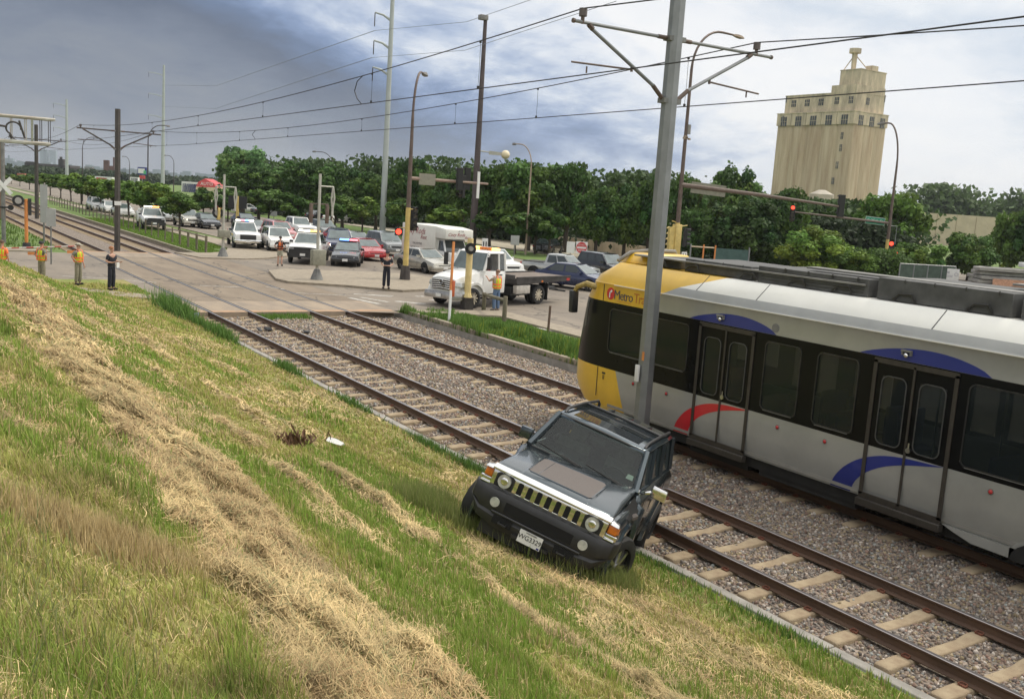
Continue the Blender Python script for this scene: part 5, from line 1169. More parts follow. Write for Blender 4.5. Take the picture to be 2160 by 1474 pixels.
zl = zfor(P, 424); mb = MB(); mb.cyl((-.45, -.05, zl), (-.43, -.15, zl), .33, .33, 20, 0); mb.cyl((-.45, -.14, zl), (-.44, -.2, zl), .20, .19, 16, 1); mb.build('flashing_light', [BLACK, MATS['grey_lens']], T); mb = MB(); mb.box((.2, 0, zl-.35), (.16, .2, 1.0)); mb.build('backing_plate', BPLAST, T)
P = at(8, 512); T = thing('crossbuck_mast', 'grey crossing mast with white crossbuck boards at the left picture edge', 'crossing signal', P)
mb = MB(); mb.cyl((0, 0, 0), (0, 0, zfor(P, 300)), .13, .11, 10); mb.build('mast', GALVD, T); zc_ = zfor(P, 392)
for s in (-1, 1):
    mb = MB(); Mb = Matrix.Translation((0, -.12-.03*s, zc_)) @ Matrix.Rotation(s*R_(48), 4, 'Y'); mb.box((0, 0, 0), (1.35, .03, .24), 0, Mb); mb.build('crossbuck_board', WHITES, T)
zl = zfor(P, 437); mb = MB(); mb.tube([(-.5, -.1, zl), (.5, -.1, zl)], .06, 6); mb.cyl((.4, -.1, zl), (.4, -.28, zl), .17, .17, 14); mb.build('flashing_light', BLACK, T)
# lowered gate arm
a = at(-60, 526, 1.12); b_ = at(170, 519, 1.12); T = thing('crossing_gate_arm', 'red and white striped crossing gate arm lowered across the road behind the workers', 'crossing gate', a); L_ = (b_-a); n = 15
mb = MB()
for k in range(n): mb.tube([L_*(k/n), L_*((k+1)/n)], .036, 6, k % 2)
mb.build('arm', [mat('dull_white_stripe', (.42, .38, .34), .6, var=.1), mat('dull_red_stripe', (.33, .07, .05), .6, var=.1)], T); mb = MB(); mb.cyl((0, 0, -1.2), (0, 0, .4), .12, .12, 10); mb.build('post', GALVD, T)
for k in (.52, .9): mb = MB(); mb.box(L_*k+Vector((0, 0, -.28)), (.35, .05, .14)); mb.build('reflector', ORANGEP, T)
# sign backs
SB = mat('aluminium_sign_back', (.36, .37, .36), .45, .3, var=.1, scale=3)
def sign(lab, px, base, top, pt, pb, wpx, m=SB, post=GALVD, cat='sign', z=0, name='traffic_sign', extra=None, r=.04):
    P = at(px, base, z); T = thing(name, lab, cat, P); mb = MB(); mb.cyl((0, 0, 0), (0, 0, zfor(P, top)), r, r, 8); mb.build('post', post, T)
    z1, z0 = zfor(P, pt), zfor(P, pb); w_ = wpx*mpp(P); f = Vector((-P[0], -P[1], 0)).normalized(); s = Vector((f.y, -f.x, 0)); Mp = Matrix((-s, f, Vector((0, 0, 1)))).transposed().to_4x4(); Mp.translation = f*.06
    mb = MB(); mb.box((0, 0, (z0+z1)/2), (w_, .02, z1-z0), 0, Mp); o = mb.build('panel', m, T, bevel=.008, seg=1)
    if extra: extra(o, Mp, (z0+z1)/2, w_, z1-z0)
    return T
sign('tall narrow grey sign seen from behind, beside the near track', 93, 512, 388, 390, 470, 14, r=.06)
sign('grey rectangular sign seen from behind, standing in the road corner by the workers', 108, 557, 440, 440, 478, 19)
def dne(o, Mp, zc, w_, h_):
    mb = MB(); n = 28; mb.add([(w_*.47*math.cos(2*PI*k/n), .014, zc+h_*.47*math.sin(2*PI*k/n)) for k in range(n)], [tuple(range(n))], 0, M=Mp); mb.build('red_disc', REDS, o, fixn=False)
    mb = MB(); mb.box((0, .016, zc), (w_*.78, .006, h_*.16), 0, Mp); mb.build('white_bar', WHITES, o)
    mb = MB(); Mt = Mp @ Matrix(((-1, 0, 0, 0), (0, 0, 1, .02), (0, 1, 0, zc), (0, 0, 0, 1)))
    text_geo('DO NOT', h_*.17, Mp @ Matrix(((1, 0, 0, 0), (0, 0, -1, .018), (0, 1, 0, zc+h_*.23), (0, 0, 0, 1))), mb, 0); text_geo('ENTER', h_*.17, Mp @ Matrix(((1, 0, 0, 0), (0, 0, -1, .018), (0, 1, 0, zc-h_*.24), (0, 0, 0, 1))), mb, 0); mb.build('lettering', WHITES, o)
sign('square white sign with a red do not enter disc behind the silver pickup', 1223, 572, 512, 510, 535, 24, WHITES, extra=dne)
def stripesx(o, Mp, zc, w_, h_):
    mb = MB()
    for k in (-.22, .22): mb.box((k*w_, .014, zc), (w_*.2, .006, h_*.55), 0, Mp)
    mb.build('arrow_marks', BLACKS, o)
sign('white sign leaning beside the do not enter sign', 1201, 560, 508, 510, 534, 17, WHITES)
sign('black and white lane sign above the tow truck cab', 1020, 560, 503, 503, 532, 12, WHITES, extra=stripesx)
sign('grey square sign seen from behind on the verge beneath the trees', 1084, 542, 497, 497, 517, 18)
sign('small pale sign seen from behind beside the dark trees', 577, 470, 441, 441, 456, 14)
sign('black signal backplate on a yellow post behind the pickup trucks', 500, 478, 414, 414, 440, 38, BLACK, YELLOWP, 'traffic signal', r=.16)
# white and orange marker, yellow signal pole in front of the tow truck
P = at(947, 681, 0); T = thing('marker_post', 'thin leaning marker post, orange above and white below, in front of the tow truck', 'marker post', P); tp = pd(957, 510, depth_of(P)+.2)-P; k = .4
mb = MB(); mb.tube([(0, 0, -.1), tp*k], .055, 6); mb.build('lower_post', WHITES, T); mb = MB(); mb.tube([tp*k, tp], .055, 6); mb.build('upper_post', ORANGEP, T); mb = MB(); mb.box(tp*.42+Vector((.09, -.03, 0)), (.13, .04, .62)); mb.build('marker_plate', mat('red_orange_plate', (.55, .12, .04), .5, var=.2), T, bevel=.02)
P = at(984, 652, 0); T = thing('crossing_signal_mast', 'thick yellow signal pole with one round black light, in front of the tow truck', 'crossing signal', P)
mb = MB(); mb.box((0, 0, .26), (.42, .42, .52)); mb.build('pole_base', DARKM, T); mb = MB(); mb.cyl((0, 0, .5), (0, 0, .75), .22, .15, 8); mb.cyl((0, 0, .7), (0, 0, zfor(P, 503)), .15, .13, 12); mb.build('pole', mat('cream_yellow_paint', (.66, .52, .24), .55, var=.15, scale=3), T)
zl = zfor(P, 524); mb = MB(); mb.cyl((-.06, -.14, zl), (-.10, -.24, zl), .245, .245, 24, 0); mb.cyl((-.10, -.23, zl), (-.12, -.33, zl), .11, .10, 16, 1); mb.cyl((-.08, -.2, zl+.2), (-.14, -.40, zl+.22), .02, .02, 6); mb.build('flashing_light', [BLACK, MATS['grey_lens']], T)
# ---- fences
T = thing('wooden_fence', 'low fence of wooden posts along the grass strip beyond the crossing', 'fence', (18.1, 65.9, 0)); k = 0; y = 65.9
while y < 150:
    th = .085 if y < 73.5 else .055; xx = .0+(y-65.9)*.018; mb = MB(); mb.cyl((xx, y-65.9, -.2), (xx+random.uniform(-.02, .02), y-65.9, 1.12+random.uniform(-.05, .05)), th, th, 7); mb.build('post', WOOD, T); y += 2.42; k += 1
mb = MB(); mb.tube([(0, 0, 1.04), (.13, 7.26, 1.04)], .055, 6); mb.build('top_rail', WOOD, T); mb = MB(); mb.tube([(.13, 7.3, .95), (1.4, 82, .95)], .012, 4); mb.build('cable', DARKM, T)
P1, P2 = at(1020, 654), at(1063, 680); T = thing('wooden_fence', 'short wooden post and rail fence beside the man in the yellow vest', 'fence', P1)
for P_, tp in ((P1, 617), (P2, 625)): mb = MB(); v = P_-P1; mb.cyl(v+Vector((0, 0, -.2)), v+Vector((0, 0, zfor(P_, tp))), .10, .09, 10); mb.build('post', WOOD, T, bevel=.01, seg=1)
a = Vector((0, 0, zfor(P1, 621))); b_ = P2-P1+Vector((0, 0, zfor(P2, 634))); mb = MB(); mb.tube([a-(b_-a)*.03, b_], .075, 8); mb.build('rail', WOOD, T)
P = at(1155, 709); mb = MB(); mb.cyl((0, 0, -.2), (.03, 0, zfor(P, 645)), .05, .045, 8); o = mb.build('fence_post', mat('rusty_post', (.14, .09, .065), .8, var=.3, scale=8), None); o.location = P; tag(o, 'thin rusty post standing alone in the weeds left of the train cab', 'post')
# ---- sign gantry at the left
T = thing('sign_gantry', 'weathered white steel truss gantry crossing above the tracks at the top left', 'gantry', (9.3, 100, 0)); GM = mat('weathered_white_steel', (.55, .54, .48), .7, var=.3, scale=.8, col2=(.34, .29, .23))
zt, zb = 9.15, 6.95
for yy in (-.6, .6):
    for z, r, x1 in ((zt, .13, 4.3), (zb, .17, 3.9)): mb = MB(); mb.tube([(-14, yy, z), (x1, yy, z)], r, 6); mb.build('chord', GM, T)
    for x in np.arange(-13, 2.9, 1.15): mb = MB(); mb.tube([(x, yy, zb), (x, yy, zt)], .045, 5); mb.build('truss_post', GM, T)
    for x in (3.2, 3.9): mb = MB(); mb.tube([(x, yy, zb), (x, yy, zt+.05)], .035, 5); mb.build('truss_post', DARKM, T)
mb = MB(); mb.cyl((-.0, 0, -.1), (0, 0, zb), .28, .24, 10); mb.build('leg', mat('rusty_brown_leg', (.24, .15, .11), .8, var=.2), T)
mb = MB()
cx, cz = .9, 8.1
mb.tube([(cx+.6*math.cos(a), -.75, cz+.55*math.sin(a)) for a in np.linspace(-.2, 4.3, 14)], .08, 6); mb.tube([(cx-1.3, -.75, cz+.15), (cx-.5, -.75, cz+.1)], .10, 6); mb.tube([(cx+.45, -.75, cz+.7), (cx+.9, -.75, cz-.8)], .09, 6); mb.tube([(cx-.3, -.75, cz-.55), (cx-.1, -.75, cz-.9)], .13, 6)
mb.build('hanging_hose', DARKM, T)
mb = MB(); mb.b2((-2.6, -.72, 7.2), (-1.9, -.66, 8.9)); mb.b2((2.3, -.72, 7.1), (2.5, -.66, 9.0)); mb.build('panel', mat('faded_panel', (.30, .31, .24), .7, var=.2), T)
# ================================================================== VEHICLES
def paint(n, c, metal=.3): return mat('car_paint_'+n, c, .25, metal, coat=.7, var=.08, scale=2)
PW, PSIL, PGRY, PRED, PBLU, PBLK = paint('white', (.74, .74, .72), 0), paint('silver', (.42, .43, .42), .5), paint('grey', (.20, .21, .21), .5), paint('red', (.42, .02, .025), .2), paint('dark_blue', (.025, .035, .09), .4), paint('black', (.022, .024, .028), .3)
PGOLD = paint('pale_gold', (.46, .44, .38), .5)
KIND = dict(  # L, W, zb, hood profile, greenhouse (base y0,y1, roof y0,y1, zbase, zroof), wheel r, axles
 sedan=dict(L=4.75, W=1.80, zb=.22, top=[(-2.37, .52), (-2.30, .70), (-1.9, .79), (-1.05, .93), (1.45, .99), (2.15, .95), (2.33, .84), (2.37, .60)], gh=(-1.15, 1.85, -.30, 1.0, .90, 1.43), wr=.33, ax=(-1.42, 1.38)),
 suv=dict(L=4.6, W=1.85, zb=.28, top=[(-2.30, .62), (-2.22, .88), (-1.8, .98), (-1.0, 1.10), (2.0, 1.10), (2.26, 1.05), (2.30, .65)], gh=(-1.15, 2.22, -.35, 2.0, 1.05, 1.70), wr=.36, ax=(-1.38, 1.38)),
 pickup=dict(L=5.7, W=1.98, zb=.42, top=[(-2.85, .75), (-2.80, 1.08), (-2.4, 1.20), (-1.15, 1.26), (.95, 1.26), (.96, 1.20), (2.80, 1.20), (2.85, .70)], gh=(-1.25, .98, -.65, .88, 1.20, 1.88), wr=.40, ax=(-1.90, 1.75)),
 small_pickup=dict(L=4.9, W=1.76, zb=.36, top=[(-2.45, .66), (-2.40, .92), (-2.0, 1.0), (-1.05, 1.06), (.75, 1.06), (.76, 1.04), (2.40, 1.04), (2.45, .6)], gh=(-1.15, .75, -.55, .62, 1.02, 1.62), wr=.37, ax=(-1.60, 1.45)))
def vehicle(kind, label, cat, px=None, py=None, P=None, rz=0., paint_=PW, name='parked_car', group='vehicles queued on the avenue', grille='normal', lights=False, bar=None, scale=1., plate=True, bull=False, extra=None, glass=None, frontref=True):
    K = KIND[kind]; L, Wd, zb = K['L'], K['W'], K['zb']; hw = Wd/2
    if P is None: P = at(px, py)
    T = thing(name, label, cat, P, rz, group); T.scale = (scale,)*3
    if frontref:   # the given point is below the middle of the front bumper
        off_ = Matrix.Rotation(rz, 3, 'Z') @ Vector((0, L/2*scale, 0)); T.location = P+off_
    mb = MB(); rings = []
    for y, zt in K['top']:
        e = 1-.10*max(0, (abs(y)-L/2+.35)/.35)**2; h = hw*e; z0 = zb+(.1 if abs(y) > L/2-.08 else 0)
        hf = [(0, z0), (h*.88, z0), (h*.985, z0+.14), (h, (z0+zt)/2), (h*.985, zt-.16), (h*.92, zt-.035), (h*.55, zt+.0), (0, zt+.018)]
        rings.append([(-u, y, z) for u, z in reversed(hf[1:-1])][::1]+[(0, y, z0)]+[(u, y, z) for u, z in hf[1:-1]]+[(0, y, zt+.018)])
    for r_ in rings: pass
    rings = [[(-u, y, z) for u, z in ((hf_[0], hf_[1]) for hf_ in [])] or r_ for r_ in rings]
    mb.loft(rings); body = mb.build('body', paint_, T, angle=40)
    b0, b1, r0, r1, z0, z1 = K['gh']; bw, rw = hw*.90, hw*.70
    g = MB(); g.hexa([(-bw, b0, z0), (bw, b0, z0), (bw, b1, z0), (-bw, b1, z0), (-rw, r0, z1-.03), (rw, r0, z1-.03), (rw, r1, z1-.03), (-rw, r1, z1-.03)])
    g.loft([[(-rw*.99, r0, z1-.04), (-rw*.8, r0+.03, z1-.005), (0, r0+.02, z1+.01), (rw*.8, r0+.03, z1-.005), (rw*.99, r0, z1-.04)], [(-rw, (r0+r1)/2, z1-.02), (-rw*.8, (r0+r1)/2, z1+.02), (0, (r0+r1)/2, z1+.035), (rw*.8, (r0+r1)/2, z1+.02), (rw, (r0+r1)/2, z1-.02)], [(-rw*.99, r1, z1-.04), (-rw*.8, r1-.03, z1-.005), (0, r1-.02, z1+.01), (rw*.8, r1-.03, z1-.005), (rw*.99, r1, z1-.04)]], closed=False, caps=False)
    g.build('cabin', paint_, T, bevel=0)
    G = glass or CARGLASS2
    def lerp4(fr, a, b_, c, d, t0, t1, s0, s1, o_):
        A, B_, C, D = map(Vector, (a, b_, c, d)); f = lambda u, v: (A.lerp(B_, u)).lerp(D.lerp(C, u), v); q = [f(t0, s0), f(t1, s0), f(t1, s1), f(t0, s1)]
        n = (q[1]-q[0]).cross(q[3]-q[0]).normalized(); n = n if n.dot(Vector(o_)) > 0 else -n
        return [p+n*.012 for p in q]
    def pane(nm, q, m_): MB().add(q, [(0, 1, 2, 3)]).build(nm, m_, T, fixn=False)
    pane('windscreen', lerp4(0, (-bw, b0, z0), (bw, b0, z0), (rw, r0, z1-.03), (-rw, r0, z1-.03), .05, .95, .08, .93, (0, -1, .3)), G)
    pane('rear_window', lerp4(0, (-bw, b1, z0), (bw, b1, z0), (rw, r1, z1-.03), (-rw, r1, z1-.03), .06, .94, .12, .9, (0, 1, .3)), CARGLASS)
    nwin = {'sedan': 2, 'suv': 3, 'pickup': 2, 'small_pickup': 2}[kind]
    for s in (-1, 1):
        for k in range(nwin):
            t0 = .07+k*.89/nwin; t1 = t0+.89/nwin-.05
            pane('side_window', lerp4(0, (s*bw, b0, z0), (s*bw, b1, z0), (s*rw, r1, z1-.03), (s*rw, r0, z1-.03), t0, t1, .12, .88, (s, 0, .2)), CARGLASS)
        for ai, ya in enumerate(K['ax']):
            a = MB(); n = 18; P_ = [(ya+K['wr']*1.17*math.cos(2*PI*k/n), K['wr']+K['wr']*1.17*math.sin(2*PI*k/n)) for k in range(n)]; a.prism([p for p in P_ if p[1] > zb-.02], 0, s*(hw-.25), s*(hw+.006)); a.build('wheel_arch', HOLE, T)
            wheel('wheel', (s*(hw-.10), ya, K['wr']), K['wr'], .22, T, s, spokes=6, tread=False)
        m_ = MB(); m_.hexa([(s*(hw-.06), b0+.30, z0+.04), (s*(hw+.16), b0+.33, z0+.04), (s*(hw+.16), b0+.45, z0+.04), (s*(hw-.06), b0+.45, z0+.04), (s*(hw-.06), b0+.30, z0+.17), (s*(hw+.15), b0+.33, z0+.18), (s*(hw+.15), b0+.45, z0+.18), (s*(hw-.06), b0+.45, z0+.17)]); m_.build('mirror', paint_ if grille != 'truck' else BPLAST, T)
        zf = K['top'][1][1]; yf = -L/2
        h_ = MB(); hh = .13 if grille != 'truck' else .2; h_.hexa([(s*hw*.60, yf+.005, zf-.10-hh), (s*hw*.93, yf+.13, zf-.10-hh), (s*hw*.93, yf+.3, zf-.10-hh), (s*hw*.60, yf+.2, zf-.10-hh), (s*hw*.58, yf+.03, zf-.08), (s*hw*.93, yf+.18, zf-.06), (s*hw*.93, yf+.36, zf-.06), (s*hw*.58, yf+.26, zf-.08)]); h_.build('headlight', HEADL if lights else LENS, T)
        t_ = MB(); t_.b2((s*hw*.72, L/2-.06, .75*zf+.12), (s*hw*.94, L/2+.004, zf+.06)); t_.build('tail_light', REDLENS, T)
        for yy in (b0+.55, (b0+b1)/2+.05):
            d_ = MB(); d_.b2((s*(hw+.001), yy, zb+.2), (s*(hw-.01), yy+.018, zf+.0)); d_.build('door_gap', HOLE, T)
    zf = K['top'][1][1]; yf = -L/2; gr_ = MB()
    if grille == 'truck': gr_.b2((-hw*.56, yf-.025, zf-.42), (hw*.56, yf+.1, zf-.02), 0); gr_.b2((-hw*.58, yf-.03, zf-.24), (hw*.58, yf+.1, zf-.215), 0); gr_.build('grille', BPLAST if bull != 2 else CHROME, T, bevel=.02)
    else: gr_.b2((-hw*.5, yf-.012, zf-.26), (hw*.5, yf+.1, zf-.13), 0); gr_.b2((-hw*.7, yf-.008, zb+.12), (hw*.7, yf+.1, zb+.23), 0); gr_.build('grille', BPLAST, T, bevel=.01)
    bm_ = MB(); bm_.b2((-hw*.97, yf-.07, zb+.06), (hw*.97, yf+.22, zb+.30)); bm_.build('bumper', (CHROME if grille == 'truck' and not bull else (BPLAST if bull else paint_)), T, bevel=.04)
    if bull: bg_ = MB(); bg_.b2((-hw*.85, yf-.13, zb-.0), (hw*.85, yf-.05, zb+.52)); bg_.tube([(-hw*.8, yf-.12, zb+.1), (-hw*.8, yf-.12, zf-.05), (hw*.8, yf-.12, zf-.05), (hw*.8, yf-.12, zb+.1)], .035, 6); bg_.build('push_bumper', BPLAST, T)
    if plate: p_ = MB(); p_.b2((-.16, yf-.145 if bull else yf-.08, zb+.12), (.16, yf-.13 if bull else yf-.072, zb+.27)); p_.build('license_plate', WHITES, T)
    if kind in ('pickup', 'small_pickup'):
        bd = MB(); bd.b2((-hw*.82, b1+.12, K['top'][-1][1]), (hw*.82, L/2-.1, K['top'][-2][1]+.025)); bd.build('bed_interior', mat('bed_liner', (.05, .05, .05), .8, var=.2), T)
    if bar:
        for (x, m_) in bar:
            b_ = MB(); b_.b2((x-.16, r0+.25, z1+.03), (x+.16, r0+.50, z1+.15)); b_.build('beacon', m_, T, bevel=.02)
        b_ = MB(); b_.b2((-rw*.95, r0+.22, z1+.02), (rw*.95, r0+.53, z1+.05)); b_.build('beacon_base', BPLAST, T)
    if extra: extra(T, K)
    return T
def service_body(T, K):
    mb = MB(); mb.b2((-1.02, 1.05, .55), (-.62, 2.85, 1.45)); mb.b2((.62, 1.05, .55), (1.02, 2.85, 1.45)); mb.b2((-1.0, 1.05, 1.45), (1.0, 1.15, 1.75)); mb.build('service_body', PW, T, bevel=.03)
def blue_stripe(T, K):
    for s in (-1, 1): mb = MB(); mb.b2((s*(K['W']/2+.002), -.9, .85), (s*(K['W']/2+.010), 2.2, 1.0), 0); mb.b2((s*(K['W']/2+.002), -2.3, .95), (s*(K['W']/2+.010), -.9, 1.05), 1); mb.build('stripe', [T_BLUE, T_YEL], T)
VB = 'vehicles with flashing lights'
vehicle('pickup', 'white utility truck with amber roof lights, on the path beside the boulevard trees', 'truck', 326, 486, name='pickup_truck', grille='truck', rz=R_(-6), bar=[(-.45, LAMP_W), (-.1, LAMP_W), (.25, LAMP_A), (.5, LAMP_A)], extra=service_body, bull=True)
vehicle('pickup', 'white police pickup with black grille and blue and yellow side stripes, at the pavement corner', 'truck', 523, 527, name='pickup_truck', grille='truck', rz=R_(-11), bar=[(-.45, LAMP_W), (-.12, LAMP_RR), (.15, LAMP_B), (.5, LAMP_W)], extra=blue_stripe)
vehicle('suv', 'white crossover car right of the striped police pickup', 'car', 596, 533, rz=R_(-9), paint_=PW, name='crossover_car')
vehicle('pickup', 'big white pickup with black push bumper and bright amber lights, behind the grey control box', 'truck', 638, 558, name='pickup_truck', grille='truck', rz=R_(-29), bar=[(-.5, LAMP_W), (-.15, LAMP_W), (.2, LAMP_A), (.5, LAMP_A)], bull=True)
vehicle('suv', 'dark blue off-roader with lit headlamps, behind the black police car', 'car', 714, 541, rz=R_(-22), paint_=PBLU, lights=True, name='suv', scale=1.08)
vehicle('sedan', 'black police car with glowing blue and red lights behind its windscreen', 'police car', 727, 563, rz=R_(-27), paint_=PBLK, name='police_car', bar=[(-.38, LAMP_B), (-.12, LAMP_B), (.25, LAMP_RR), (.42, LAMP_RR)], scale=1.02)
vehicle('sedan', 'red sedan beside the black police car', 'car', 794, 552, paint_=PRED, rz=R_(-4), name='sedan_car', lights=False)
vehicle('suv', 'grey minivan behind the red sedan, left of the yellow signal pole', 'car', 838, 541, paint_=PGRY, rz=R_(-2), name='minivan')
vehicle('sedan', 'pale silver sedan between the yellow signal pole and the tow truck', 'car', 938, 580, paint_=PGOLD, rz=R_(6), name='sedan_car')
vehicle('suv', 'white crossover car with roof rails behind the tow truck bed', 'car', 1082, 588, paint_=PW, name='crossover_car', rz=R_(4))
vehicle('small_pickup', 'silver pickup turning in front of the do not enter sign', 'truck', P=at(1180, 590), paint_=PSIL, rz=R_(28), name='pickup_truck', frontref=False)
vehicle('sedan', 'dark blue sedan turning beside the train cab', 'car', P=at(1212, 608), paint_=PBLU, rz=R_(24), name='sedan_car', frontref=False)
vehicle('suv', 'dark estate car half hidden behind the yellow train cab', 'car', 1322, 596, paint_=PBLK, name='estate_car')
vehicle('suv', 'dusty brown and silver off-roader on the avenue behind the first boulevard tree', 'car', 407, 480, paint_=PGOLD, lights=True, name='suv')
vehicle('sedan', 'dark car behind the left crossing signal mast', 'car', 448, 484, paint_=PBLK, name='sedan_car')
vehicle('sedan', 'pale car partly hidden by the tree left of the dusty off-roader', 'car', 366, 468, paint_=PSIL, name='sedan_car')
vehicle('pickup', 'white pickup far back in the queue, left of the tall mast on the traffic island', 'truck', 650, 505, paint_=PW, name='pickup_truck')
vehicle('suv', 'red and white car squeezed between the two white pickups', 'car', 607, 513, paint_=paint('pale_red', (.55, .22, .22), .1), name='crossover_car')
vehicle('sedan', 'greenish silver car behind the striped police pickup', 'car', 552, 500, paint_=PSIL, name='sedan_car')
vehicle('sedan', 'second greenish silver car, right of the other one behind the police pickup', 'car', 597, 499, paint_=PSIL, name='sedan_car')
vehicle('sedan', 'blue-grey car with bright roof glint at the back of the queue', 'car', 530, 481, paint_=PBLU, name='sedan_car')
vehicle('sedan', 'silver car behind the dark blue off-roader', 'car', 775, 532, paint_=PSIL, name='sedan_car', lights=True)
vehicle('sedan', 'dark red car behind the dark blue off-roader, next to the silver one', 'car', 740, 522, paint_=PRED, name='sedan_car')
vehicle('suv', 'dark green car at the far end of the queue above the silver car', 'car', 700, 505, paint_=PGRY, name='suv')
vehicle('suv', 'white car glimpsed under the boulevard trees, leftmost of three', 'car', 212, 447, paint_=PW, name='distant_car')
vehicle('sedan', 'white car glimpsed under the boulevard trees, middle of three', 'car', 240, 452, paint_=PW, name='distant_car')
vehicle('sedan', 'white car glimpsed under the boulevard trees, rightmost of three', 'car', 268, 459, paint_=PW, name='distant_car')
for i, (px, py, pm, lb) in enumerate(((452, 440, PW, 'white parked car left of the tree row'), (466, 444, PRED, 'dark red parked car left of the tree row'), (555, 452, PW, 'white parked car under the first dark tree'), (595, 455, PBLK, 'dark parked car in shade beside a pale sign'), (706, 466, PBLK, 'dark parked car under the tree behind the signal mast'), (735, 470, PW, 'pale parked car under the tree behind the signal mast'), (1170, 533, PBLK, 'dark parked car in the shade left of the do not enter sign'))):
    vehicle('sedan', lb, 'car', px, py, paint_=pm, rz=R_(70+10*i), name='parked_car', group='cars parked beneath the trees')
# ---- small box truck
P = at(968, 569); T = thing('box_truck', 'white moving box truck with red script lettering, behind the pale silver sedan', 'truck', P+Vector((0, 3.0, 0)), R_(3), 'vehicles queued on the avenue'); BX = MB()
BX.b2((-1.1, -1.35, .75), (1.1, 3.2, 2.72)); BX.hexa([(-1.1, -2.6, 1.95), (1.1, -2.6, 1.95), (1.1, -1.3, 1.95), (-1.1, -1.3, 1.95), (-1.06, -2.6, 2.60), (1.06, -2.6, 2.60), (1.1, -1.3, 2.72), (-1.1, -1.3, 2.72)]); bx = BX.build('cargo_box', mat('box_white', (.70, .69, .63), .45, var=.05), T, bevel=.04)
CB = MB(); CB.hexa([(-.92, -3.0, .45), (.92, -3.0, .45), (.92, -1.3, .45), (-.92, -1.3, .45), (-.88, -2.95, 1.05), (.88, -2.95, 1.05), (.92, -1.3, 1.15), (-.92, -1.3, 1.15)]); CB.hexa([(-.88, -2.35, 1.10), (.88, -2.35, 1.10), (.9, -1.3, 1.10), (-.9, -1.3, 1.10), (-.78, -1.9, 1.9), (.78, -1.9, 1.9), (.85, -1.3, 1.9), (-.85, -1.3, 1.9)]); CB.build('cab', PW, T, bevel=.04)
MB().add([(-.80, -2.36, 1.15), (.80, -2.36, 1.15), (.72, -1.93, 1.85), (-.72, -1.93, 1.85)], [(0, 1, 2, 3)]).build('windscreen', CARGLASS, T, fixn=False)
for s in (-1, 1):
    MB().add([(s*.905, -2.2, 1.15), (s*.905, -1.45, 1.15), (s*.85, -1.45, 1.8), (s*.80, -1.85, 1.8)], [(0, 1, 2, 3)]).build('side_window', CARGLASS, T, fixn=False)
    for y in (-2.3, 2.0): wheel('wheel', (s*.88, y, .38), .38, .26, T, s, tread=False)
tm = MB(); Mx = lambda y, z: plane_M((-1.112, y, z), (0, -1, 0), (0, 0, 1)); text_geo('Cozy Rods', .62, Mx(1.4, 2.28), tm, 0, italic=.35); text_geo('Rent', .42, Mx(.2, 1.88), tm, 0, italic=.3); text_geo('CALL ANYTIME', .18, Mx(1.0, 1.42), tm, 1); text_geo('612 555 0147', .20, Mx(1.3, 1.13), tm, 1)
Mf = lambda x, z: plane_M((x, -2.612, z), (1, 0, 0), (0, 0, 1)); text_geo('Cozy Rods', .30, Mf(-.25, 2.25), tm, 0, italic=.35); text_geo('A T M', .16, Mf(.1, 2.48), tm, 1); text_geo('Rent', .24, Mf(.65, 2.08), tm, 0, italic=.3)
tm.build('lettering', [mat('maroon_lettering', (.33, .06, .07), .5, var=.1), mat('dark_lettering', (.08, .07, .08), .5, var=.1)], bx, fixn=False)
# ---- flatbed tow truck
T = thing('tow_truck', 'white flatbed tow truck with long dark bed and amber lights, stopped in the cross street', 'tow truck', (24.2, 39.25, 0), R_(-72), 'vehicles queued on the avenue')
del T['group']
mb = MB(); rr = []
for y, h_, zt, z0_ in ((-3.55, .70, 1.05, .62), (-3.48, .82, 1.32, .60), (-3.2, .90, 1.46, .60), (-2.3, .98, 1.62, .60), (-1.95, .98, 1.66, .60)):
    rr.append([(-h_, y, z0_), (-h_*1.0, y, zt-.35), (-h_*.86, y, zt-.10), (-h_*.45, y, zt), (h_*.45, y, zt), (h_*.86, y, zt-.10), (h_*1.0, y, zt-.35), (h_, y, z0_)])
mb.loft(rr); mb.build('hood', PW, T, bevel=0, angle=50)
for s in (-1, 1):
    f = MB(); rr = []
    for a in range(0, 181, 20): c_, s_ = math.cos(R_(a)), math.sin(R_(a)); rr.append([(s*.72, -2.62+.62*c_, .50+.58*s_), (s*1.13, -2.62+.60*c_, .50+.55*s_), (s*1.13, -2.62+.70*c_, .50+.66*s_), (s*.72, -2.62+.72*c_, .50+.70*s_)])
    f.loft(rr); f.build('fender', PW, T)
    l_ = MB(); l_.hexa([(s*.74, -3.56, .92), (s*1.0, -3.40, .92), (s*1.05, -3.1, .95), (s*.74, -3.2, .92), (s*.74, -3.50, 1.14), (s*.96, -3.36, 1.12), (s*1.0, -3.1, 1.12), (s*.74, -3.2, 1.14)]); l_.build('headlight', LENS, T, bevel=.01)
c = MB(); c.hexa([(-1.0, -2.0, .62), (1.0, -2.0, .62), (1.0, -.48, .62), (-1.0, -.48, .62), (-1.02, -1.97, 1.62), (1.02, -1.97, 1.62), (1.02, -.48, 1.62), (-1.02, -.48, 1.62)]); c.build('cab', PW, T, bevel=.03)
A = [(-1.0, -1.97), (1.0, -1.97), (1.0, -.51), (-1.0, -.51)]; Tp = [(-.88, -1.55), (.88, -1.55), (.92, -.53), (-.92, -.53)]
for (a, b_) in zip(A, Tp): c = MB(); c.tube([(a[0], a[1], 1.6), (b_[0], b_[1], 2.43)], .065, 6); c.build('cab_pillar', PW, T)
for s in (-1, 1): c = MB(); c.tube([(s*1.0, -.95, 1.6), (s*.93, -.95, 2.43)], .05, 6); c.build('cab_pillar', PW, T)
